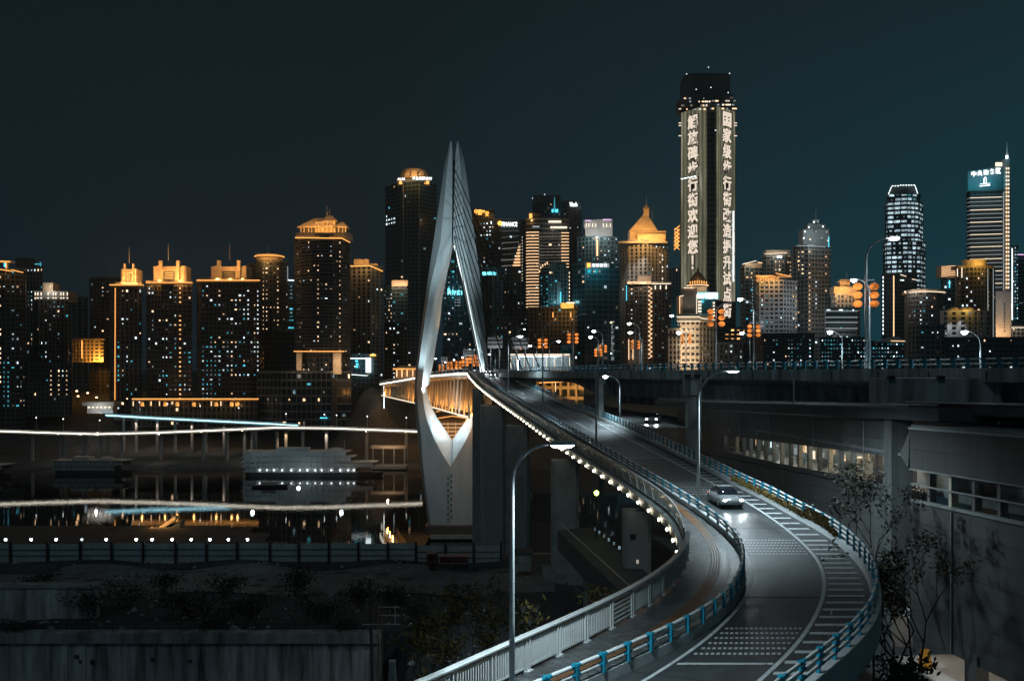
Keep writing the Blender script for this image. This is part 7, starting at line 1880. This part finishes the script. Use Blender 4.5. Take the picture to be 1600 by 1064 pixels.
b = building('office_block', 'dark long low block with scattered pale windows behind the rail', [(1122, 640), (1160, 636), (1182, 640)], 538, ybase=580, rules=((1122, 1180, 540, 575, .28, ('white', 'cool', 'dim')),), wall='wall_dark', base=.02)

b = building('apartment_tower', 'teal balconied tower with a curled white lit roof edge', [(1157, 765), (1163, 757), (1192, 760)], 419, ybase=580, rules=((1163, 1176, 422, 435, .9, 'warm'), (1163, 1185, 436, 530, .16, ('teal', 'teal', 'cool', 'white'))), wall='wall_grey', glass='glass_teal', base=.03, bw=4.4)
part(b.t, 'crown_box', 'wall_cream', (1164, 1190, 411, 419, 758, 9)); strip(b.t, (1160, 413), (1182, 407.5), 755, 'led_cream', .35); strip(b.t, (1184, 410), (1191, 411), 755, 'led_warm', .35); flood(b.t, 1172, 415, 752, 700, (1, .75, .5))
for k in range(14): part(b.t, 'edge_lamp', 'led_dimwhite', (1175.4, 1176.6, 432 + k * 5.2, 434 + k * 5.2, 757, .3))
b = building('apartment_tower', 'tall tower with cream lit stair bays behind the orange balcony building', [(1190, 800), (1197, 792), (1226, 790), (1240, 798)], 402, ybase=580, rules=((1208, 1222, 404, 425, .95, 'warm'), (1234, 1238, 405, 440, .9, 'warm')), wall='wall_grey', base=.03)
part(b.t, 'crown_box', 'wall_cream', (1197, 1235, 391, 402, 792, 10)); strip(b.t, (1195, 397), (1230, 395), 788, 'led_cream', .3); flood(b.t, 1215, 396, 780, 1600, (1, .85, .7)); part(b.t, 'roof_light', 'led_white', (1214, 1222, 400, 403, 788, .5))
b = building('apartment_tower', 'grey pilastered tower with an orange glowing balcony crown', [(1181, 725), (1186, 718), (1223, 716), (1246, 726)], 441, ybase=570, rules=((1186, 1200, 460, 480, .35, ('teal', 'white')), (1186, 1216, 445, 510, .22, ('cool', 'dim', 'teal')), (1242, 1245, 448, 515, .8, 'warm', lambda k, bi: k % 3 != 0)), wall='wall_light', fh=3.2, bw=4.4, pf=.35, base=.02)
part(b.t, 'crown_wall', 'crown_stone', (1182, 1218, 432, 441, 718, 8)); part(b.t, 'crown_cap', 'crown_stone', (1180, 1235, 430, 432.5, 715, 11)); roofcone(b.t, 'crown_roof', 'crown_stone', 1208, 1238, 432, 427, 714, 12)
for k in range(9): part(b.t, 'crown_column', 'crown_stone', (1184 + k * 4, 1185.3 + k * 4, 432, 440, 716, .5))
for px in (1186, 1196, 1206, 1214): flood(b.t, px, 438, 710, 800)
strip(b.t, (1212, 427), (1236, 432), 712.5, 'led_orange', .3); lamp('POINT', b.t, P(1205, 500, 690), 5000, (.75, .85, .95), 3)  # last lamp is an unseen fill added before the facade
b = building('residential_tower', 'tall grey banded tower with a stepped lantern top and spire', [(1238, 752), (1262, 742), (1298, 748)], 386, ybase=580, rules=((1263.5, 1267.5, 390, 530, .9, 'warm'), (1290.5, 1294, 392, 530, .9, 'warm', lambda k, bi: k % 2 == 0), (1272.5, 1276, 438, 490, .8, 'white'), (1246, 1254, 390, 430, .9, 'warm')), wall='wall_grey', fh=3.3, bw=3.6, base=.02, sp=.45, cap=100)
t = b.t
part(t, 'upper_tier', 'wall_grey', (1255, 1296, 358, 386, 750, 12)); part(t, 'top_tier', 'wall_grey', (1262, 1290, 350, 360, 752, 8)); part(t, 'lantern_tier', 'wall_light', (1270, 1280, 343, 351, 753, 4)); mast(t, 1275, 327, 344, 754, .3)
for px, py in ((1258, 362), (1264, 355), (1272, 347), (1278, 346), (1286, 354), (1292, 362), (1256, 372), (1275, 362), (1266, 374), (1284, 372), (1294, 376)): part(t, 'tier_light', RB.choice(('led_white', 'led_cream', 'led_dimwhite')), (px - 1, px + 1, py - 1, py + 1.2, 747, .5))
flood(t, 1275, 366, 738, 1800, (.8, .95, 1)); strip(t, (1245, 384), (1290, 386), 740, 'led_dimwhite', .4); flood(t, 1270, 383, 734, 900, (1, .9, .8)); strip(t, (1295, 370), (1295, 386), 746, 'led_cyan', .3)
lamp('POINT', t, P(1282, 505, 734), 700, (1, .75, .6), 1); lamp('POINT', t, P(1270, 470, 700), 9000, (.6, .8, .9), 3)  # second lamp is an added fill, unseen, lifting the grey walls
b = building('office_block', 'long dark low block with grouped cyan windows behind the elevated rail', [(1178, 612), (1192, 606), (1272, 606)], 524, ybase=580, rules=((1208, 1216, 528, 575, .5, ('teal', 'white', 'cool')), (1228, 1240, 528, 575, .85, ('teal', 'white', 'cool')), (1243, 1252, 528, 575, .8, ('teal', 'white', 'cool')), (1263, 1270, 528, 575, .8, ('teal', 'white'))), wall='wall_brown', base=.02, fh=2.6, bw=2.2, depth=10, cap=100)
b = building('office_block', 'second dark low block with dense cyan window rows beside the short twin lamp', [(1282, 604), (1352, 604)], 530, ybase=580, rules=((1284, 1352, 531, 575, .62, ('teal', 'teal', 'cool', 'white')),), wall='wall_dark', base=.02, fh=2.6, bw=2.2, depth=10, cap=100)
b = building('office_block', 'third dark low block with cyan windows and a pale folded roof', [(1362, 598), (1412, 598)], 536, ybase=580, rules=((1364, 1412, 537, 575, .66, ('teal', 'teal', 'cool', 'white')),), wall='wall_dark', base=.02, fh=2.6, bw=2.2, depth=10, cap=100)
roofcone(b.t, 'folded_roof', 'wall_light', 1370, 1418, 534, 525, 594, 10, 1405, .1); strip(b.t, (1392, 532.5), (1414, 533), 593, 'led_warm', .22)
b = building('hotel_tower', 'cream tower with orange pagoda top behind the big lanterns', [(1299, 735), (1306, 728), (1342, 732)], 462, ybase=580, rules=((1299, 1306, 450, 482, .9, 'warm'),), wall='wall_light', base=.02, pf=.4)
part(b.t, 'crown_wall', 'crown_stone', (1303, 1338, 448, 462, 730, 10)); part(b.t, 'lantern_tier', 'crown_stone', (1313, 1328, 437, 449, 733, 6)); roofcone(b.t, 'pagoda_roof', 'crown_stone', 1311, 1330, 440, 435, 732, 8, flat=.4); mast(b.t, 1323, 424, 436, 735, .2)
for px in (1308, 1320, 1332): flood(b.t, px, 456, 722, 1100)
flood(b.t, 1320, 443, 724, 900); lamp('SPOT', b.t, P(1321, 520, 720), 9000, (1, .95, .9), .5, P(1321, 465, 730), 50, .8)
b = building('office_block', 'pale banded mid rise with white floor lines below the pagoda topped tower', [(1290, 690), (1338, 690), (1344, 696)], 483, ybase=580, rules=((1290, 1342, 484, 490, .7, ('teal', 'white')),), wall='wall_grey', glass='glass_teal', base=.03, bw=5, pf=.06)
for yy in (486, 496, 504, 513): strip(b.t, (1290, yy), (1340, yy), 688.5, 'led_dimwhite', .4)
lamp('POINT', b.t, P(1322, 530, 680), 1500, (1, .9, .85), 1)

# white gridded tower, gently tapered: two stacked tiers and a slanted cap
fr = [(1380, 930), (1384, 915), (1418, 908), (1438, 912), (1446, 925)]
b = building('grid_tower', 'tapering tower whose whole white window grid glows, with a slanted cap', fr, 380, ybase=580, rules=((1380, 1446, 380, 470, .96, ('grid_white', 'grid_white', 'grid_white', 'grid_white', 'cool')),) if 'grid_white' in MATS or emit('grid_white', (.62, .84, .95), .95, vary=.45) else (), wall='wall_dark', base=0, fh=4.3, bw=6.2, sp=.34, pf=.14, cap=100)
fr2 = [(1383, 930), (1386, 915), (1417, 908), (1435, 912), (1442, 925)]
b2 = building('wall_tier', 'upper', fr2, 318, ybase=381, rules=((1380, 1446, 310, 381, .96, ('grid_white', 'grid_white', 'grid_white', 'grid_white', 'cool')),), wall='wall_dark', base=0, fh=4.3, bw=6.2, sp=.34, pf=.14, cap=100)
fr3 = [(1386, 930), (1388, 916), (1417, 909), (1433, 913), (1438, 925)]
b3 = building('wall_tier', 'upper', fr3, 304, ybase=319, rules=((1380, 1446, 300, 319, .9, ('grid_white', 'cool')),), wall='wall_dark', base=0, fh=4.3, bw=6.2, sp=.34, pf=.14, cap=60)
def merge_into(dst, src):
    """hang a tier's parts under the thing it belongs to"""
    off = org(src) - org(dst)
    for c in list(src.children):
        loc = Vector(c.location) + off
        c.parent = dst; c.location = loc; ORG[c.name] = org(dst)
    bpy.data.objects.remove(src)
merge_into(b.t, b2.t); merge_into(b.t, b3.t)
mb = MB(); mb.loft([[P(1388, 304, 912), P(1417, 304, 908), P(1434, 304, 912), P(1434, 304, 930), P(1388, 304, 930)], [P(1393, 291, 914), P(1417, 288, 911), P(1430, 290, 914), P(1430, 290, 928), P(1393, 291, 928)]]); mb.build('cap', MATS['wall_dark'], b.t)
for k in range(9): part(b.t, 'cap_lamp', 'led_white', (1394 + k * 4.2, 1396 + k * 4.2, 290 - (k > 2) * 1.2, 291.5 - (k > 2) * 1.2, 909, .5))
strip(b.t, (1388, 304), (1393, 292), 911, 'led_white', .35); strip(b.t, (1434, 303), (1430, 291), 910, 'led_white', .35)
b = building('office_slab', 'dark slab with a single vertical warm light line in front of the white grid tower', [(1378, 785), (1396, 775), (1432, 778)], 430, ybase=580, rules=(), wall='wall_dark', glass='curtain_glass', base=.006, bw=6, pf=.08)
mb = MB(); mb.tube([P(1396, 430, 772), P(1396, 526, 772)], .55, 4); mb.build('corner_fin', MATS['wall_light'], b.t)
strip(b.t, (1396.5, 431), (1396.5, 526), 771, 'led_warm', .42); strip(b.t, (1407, 429), (1416, 432), 775, 'led_cream', .3); strip(b.t, (1425, 436), (1433, 438), 775, 'led_cream', .3)
for k in range(15): part(b.t, 'edge_lamp', 'led_white', (1379.4, 1380.6, 432 + k * 6.2, 435.5 + k * 6.2, 776, .4))
fr = [(1414, 735), (1419, 722), (1430, 714), (1446, 711), (1462, 714), (1476, 722)]
b = building('hotel_block', 'curved hotel block with rows of square lit windows and a lit cornice', fr, 458, ybase=580, rules=((1414, 1456, 462, 530, .34, 'white', lambda k, bi: bi % 2 == 0), (1440, 1450, 475, 490, .9, 'teal'), (1456, 1476, 465, 500, .15, ('warm', 'white'))), wall='wall_grey', base=.02, fh=3.2, bw=2.8, cap=100)
mb = MB(); mb.loft([[(PX(px, Y), Y - 1.2, PZ(452, 714)), (PX(px, Y), Y - 1.2, PZ(458, 714)), (PX(px, Y), Y + 6, PZ(458, 714)), (PX(px, Y), Y + 6, PZ(452, 714))] for px, Y in fr]); mb.build('cornice', MATS['wall_cream'], b.t)
mb = MB(); mb.tube([(PX(px, Y), Y - 1.5, PZ(456, 714)) for px, Y in fr], .3, 4); mb.build('light_strip', MATS['led_cream'], b.t)
for px, Y in fr[:4]: flood(b.t, px, 456, Y - 7, 380, (1, .8, .65))
b = building('office_tower', 'square tower with a warm lit louvred crown behind the orange topped apartments', [(1471, 775), (1474, 768), (1504, 768)], 434, ybase=580, rules=((1471, 1504, 436, 530, .06, 'white'),), wall='wall_teal', base=.02)
part(b.t, 'crown_wall', 'wall_cream', (1471, 1506, 415, 434, 766, 10))
for k in range(6): strip(b.t, (1471, 418 + k * 2.8), (1486, 415.5 + k * 2.8), 764, 'led_warm', .22); strip(b.t, (1486, 415.5 + k * 2.8), (1504, 416 + k * 2.8), 764, 'led_warm', .18)
strip(b.t, (1483.5, 438), (1483.5, 450), 766, 'led_cyan', .4)
b = building('apartment_tower', 'brown apartment tower with orange drum crown and white lit edges', [(1494, 682), (1500, 674), (1520, 670), (1543, 672), (1555, 680)], 420, ybase=580, rules=((1508, 1512, 422, 480, .9, 'white', lambda k, bi: k % 2 == 0), (1516, 1520, 422, 480, .8, 'white', lambda k, bi: k % 2), (1543, 1547, 430, 530, .75, 'orange'), (1494, 1545, 425, 535, .05, ('warm', 'white'))), wall='wall_brown', base=.02, fh=3.2, cap=100)
part(b.t, 'crown_wall', 'wall_brown', (1496, 1553, 415, 420, 672, 10))
mb = MB(); c = P(1530, 412, 675); mb.lathe((c.x, 682, c.z), [(8, -3.2), (8, 2), (8.6, 2.2), (8.6, 3), (.5, 3.4)], 22); mb.build('crown_drum', MATS['crown_stone'], b.t)
for px in (1518, 1526, 1534, 1542): flood(b.t, px, 413, 666, 800, (1, .55, .1))
for px in (1543.5, 1552): strip(b.t, (px, 420), (px, 528), 668, 'led_dimwhite', .24)
strip(b.t, (1496, 420), (1496, 432), 668, 'led_cream', .3); strip(b.t, (1503, 418), (1503, 434), 668, 'led_cream', .3)
b = building('office_block', 'grey block with two small orange domes and white washed bays', [(1470, 640), (1480, 634), (1508, 632), (1546, 636)], 488, ybase=580, rules=((1508, 1546, 495, 560, .10, ('white', 'dim', 'cool')),), wall='wall_light', base=.02, bw=6, pf=.45)
for px in (1494, 1510, 1518):
    mb = MB(); c = P(px, 487, 634); mb.lathe((c.x, 637, c.z), [(3.3, -.5), (3.2, 1.2), (2.4, 2.6), (.2, 3.4)], 14); mb.build('dome', MATS['crown_stone'], b.t); flood(b.t, px, 484, 629, 280, (1, .55, .1))
for px in (1480.5, 1489, 1503): lamp('SPOT', b.t, P(px, 490, 628), 3800, (.95, .97, 1), .3, P(px, 525, 633), 55, .8)
b = building('office_block', 'dark unlit block standing before the curved hotel', [(1418, 615), (1436, 606), (1476, 608)], 510, ybase=580, rules=((1418, 1476, 520, 575, .05, 'dim'),), wall='wall_grey', base=.02, pf=.4, depth=10)
b = building('office_block', 'dark low block behind the lone lit lamp post', [(1476, 600), (1600, 598), (1680, 600)], 530, ybase=580, rules=((1476, 1600, 535, 575, .07, ('white', 'dim')),), wall='wall_dark', base=.02, depth=10)
# business district tower
fr = [(1511, 905), (1516, 893), (1566, 888), (1569, 888), (1579, 893)]
b = building('district_tower', 'tall banded tower with a glowing cyan sign and a lit corner spire', fr, 300, ybase=580, rules=(), wall='wall_dark', glass='curtain_glass', base=.004, fh=4.2, bw=6, pf=.06)
t = b.t
for k in range(24):
    yy = 308 + k * 6.4
    if yy < 450: strip(t, (1516, yy + 1.5), (1566, yy), 886, 'led_dimwhite' if k % 3 else 'led_cream', .36, 'floor_light'); strip(t, (1511.5, yy + 3), (1516, yy + 1.5), 890, 'led_dimwhite', .3, 'floor_light')
mb = MB(); mb.loft([[P(1512, 300, 895), P(1567, 296, 889), P(1567, 296, 905), P(1512, 300, 908)], [P(1512, 268, 895), P(1567, 260, 889), P(1567, 260, 905), P(1512, 268, 908)]]); mb.build('sign_wall', MATS['wall_teal'], t)
for k, ch in enumerate('中央商务区'): letters(t, ch, P(1521.5 + k * 9.6, 272 - k * 1.2, 884), 5.0, .1, MATS['sign_cyan'] if False else MATS['sign_white'], 'lettering', 4.8)
strip(t, (1531, 291), (1547, 289.5), 884, 'sign_white', .5, 'emblem_bar'); strip(t, (1531, 288), (1547, 286.5), 884, 'sign_white', .3, 'emblem_bar'); strip(t, (1537.5, 287), (1537.5, 279), 884, 'sign_white', .35, 'emblem_bar'); strip(t, (1541, 286.5), (1541, 279), 884, 'sign_white', .35, 'emblem_bar'); strip(t, (1537.5, 279), (1539.3, 277), 884, 'sign_white', .35, 'emblem_bar'); strip(t, (1541, 279), (1539.3, 277), 884, 'sign_white', .35, 'emblem_bar')
for px in (1518, 1530, 1542, 1556): lamp('POINT', t, P(px, 281, 880), 2600, (.02, .62, .78), 1.5)
part(t, 'sign_box', 'led_cream', (1556, 1566, 254, 260, 886, 1)); part(t, 'corner_shaft', 'wall_light', (1570, 1578, 248, 455, 887, 8)); mb = MB(); mb.tube([P(1573.5, 248, 890), P(1573.5, 236, 890), P(1573.5, 222, 890)], [1.9, .8, .25], 6); mb.build('spire', MATS['rail_white'], t); part(t, 'spire_light', 'led_white', (1571.5, 1575.5, 243, 248, 886.5, .4)); lamp('POINT', t, P(1572, 244, 882), 900, (.5, .9, 1), .6)
for k in range(31): part(t, 'shaft_lamp', 'led_cream' if k < 5 else 'led_warm', (1572, 1574, 262 + k * 6.2, 265 + k * 6.2, 886, .4)); part(t, 'shaft_lamp', 'led_cream', (1575.6, 1577, 262 + k * 6.2, 265 + k * 6.2, 886, .4))
strip(t, (1568, 300), (1568, 454), 885, 'led_dimwhite', .4)
part(t, 'base_wall', 'concrete_pale', (1556, 1581, 455, 540, 880, 12)); 
for k in range(10): part(t, 'base_slot', 'dark_steel', (1569, 1571, 474 + k * 4.6, 476 + k * 4.6, 879.4, .5))
flood(t, 1566, 524, 868, 3800, (1, .5, .2)); flood(t, 1577, 524, 868, 3000, (1, .5, .2)); lamp('POINT', t, P(1570, 480, 850), 9000, (.9, .8, .75), 3)  # last lamp is a fill added unseen before the tower base
b = building('media_slab', 'thin slab covered in sparkling pale cyan light beside the banded tower', [(1581, 800), (1591, 800)], 386, ybase=580, rules=((1581, 1591, 388, 500, .85, ('white', 'cool', 'teal', 'white')),), wall='wall_teal', base=.02, fh=2.8, bw=1.9, cap=100); strip(b.t, (1581.5, 388), (1581.5, 500), 798, 'led_white', .4)
b = building('office_tower', 'dark banded tower with a pink roof line cut by the picture edge', [(1590, 830), (1640, 830)], 400, ybase=580, rules=(), wall='wall_teal', base=.01, bw=6, pf=.06, sp=.5); strip(b.t, (1590, 398), (1640, 398), 828, 'sign_pink', .5)
b = building('low_podium', 'low podium with a warm lit roof line at the picture edge', [(1580, 700), (1660, 700)], 512, ybase=580, rules=((1580, 1600, 525, 535, .8, 'white'),), wall='wall_grey', base=.02, depth=10); [flood(b.t, px, 511, 692, 500, (1, .7, .5)) for px in (1586, 1596)]; strip(b.t, (1580, 512), (1620, 512), 697, 'led_cream', .3)

# ------------------------------------------------------------------ thin night haze over river and city
hm = bpy.data.materials.new('night_haze'); hm.use_nodes = True
nt = hm.node_tree; nt.nodes.clear()
o_ = nt.nodes.new('ShaderNodeOutputMaterial'); pv = nt.nodes.new('ShaderNodeVolumePrincipled')
pv.inputs['Density'].default_value = 0.00013
pv.inputs['Color'].default_value = (.74, .93, .98, 1)
pv.inputs['Anisotropy'].default_value = .25
nt.links.new(pv.outputs['Volume'], o_.inputs['Volume'])
mb = MB(); mb.box((0, 640, 158), (3600, 1320, 330)); hz = mb.build('haze', hm)
tag(hz, kind='stuff')
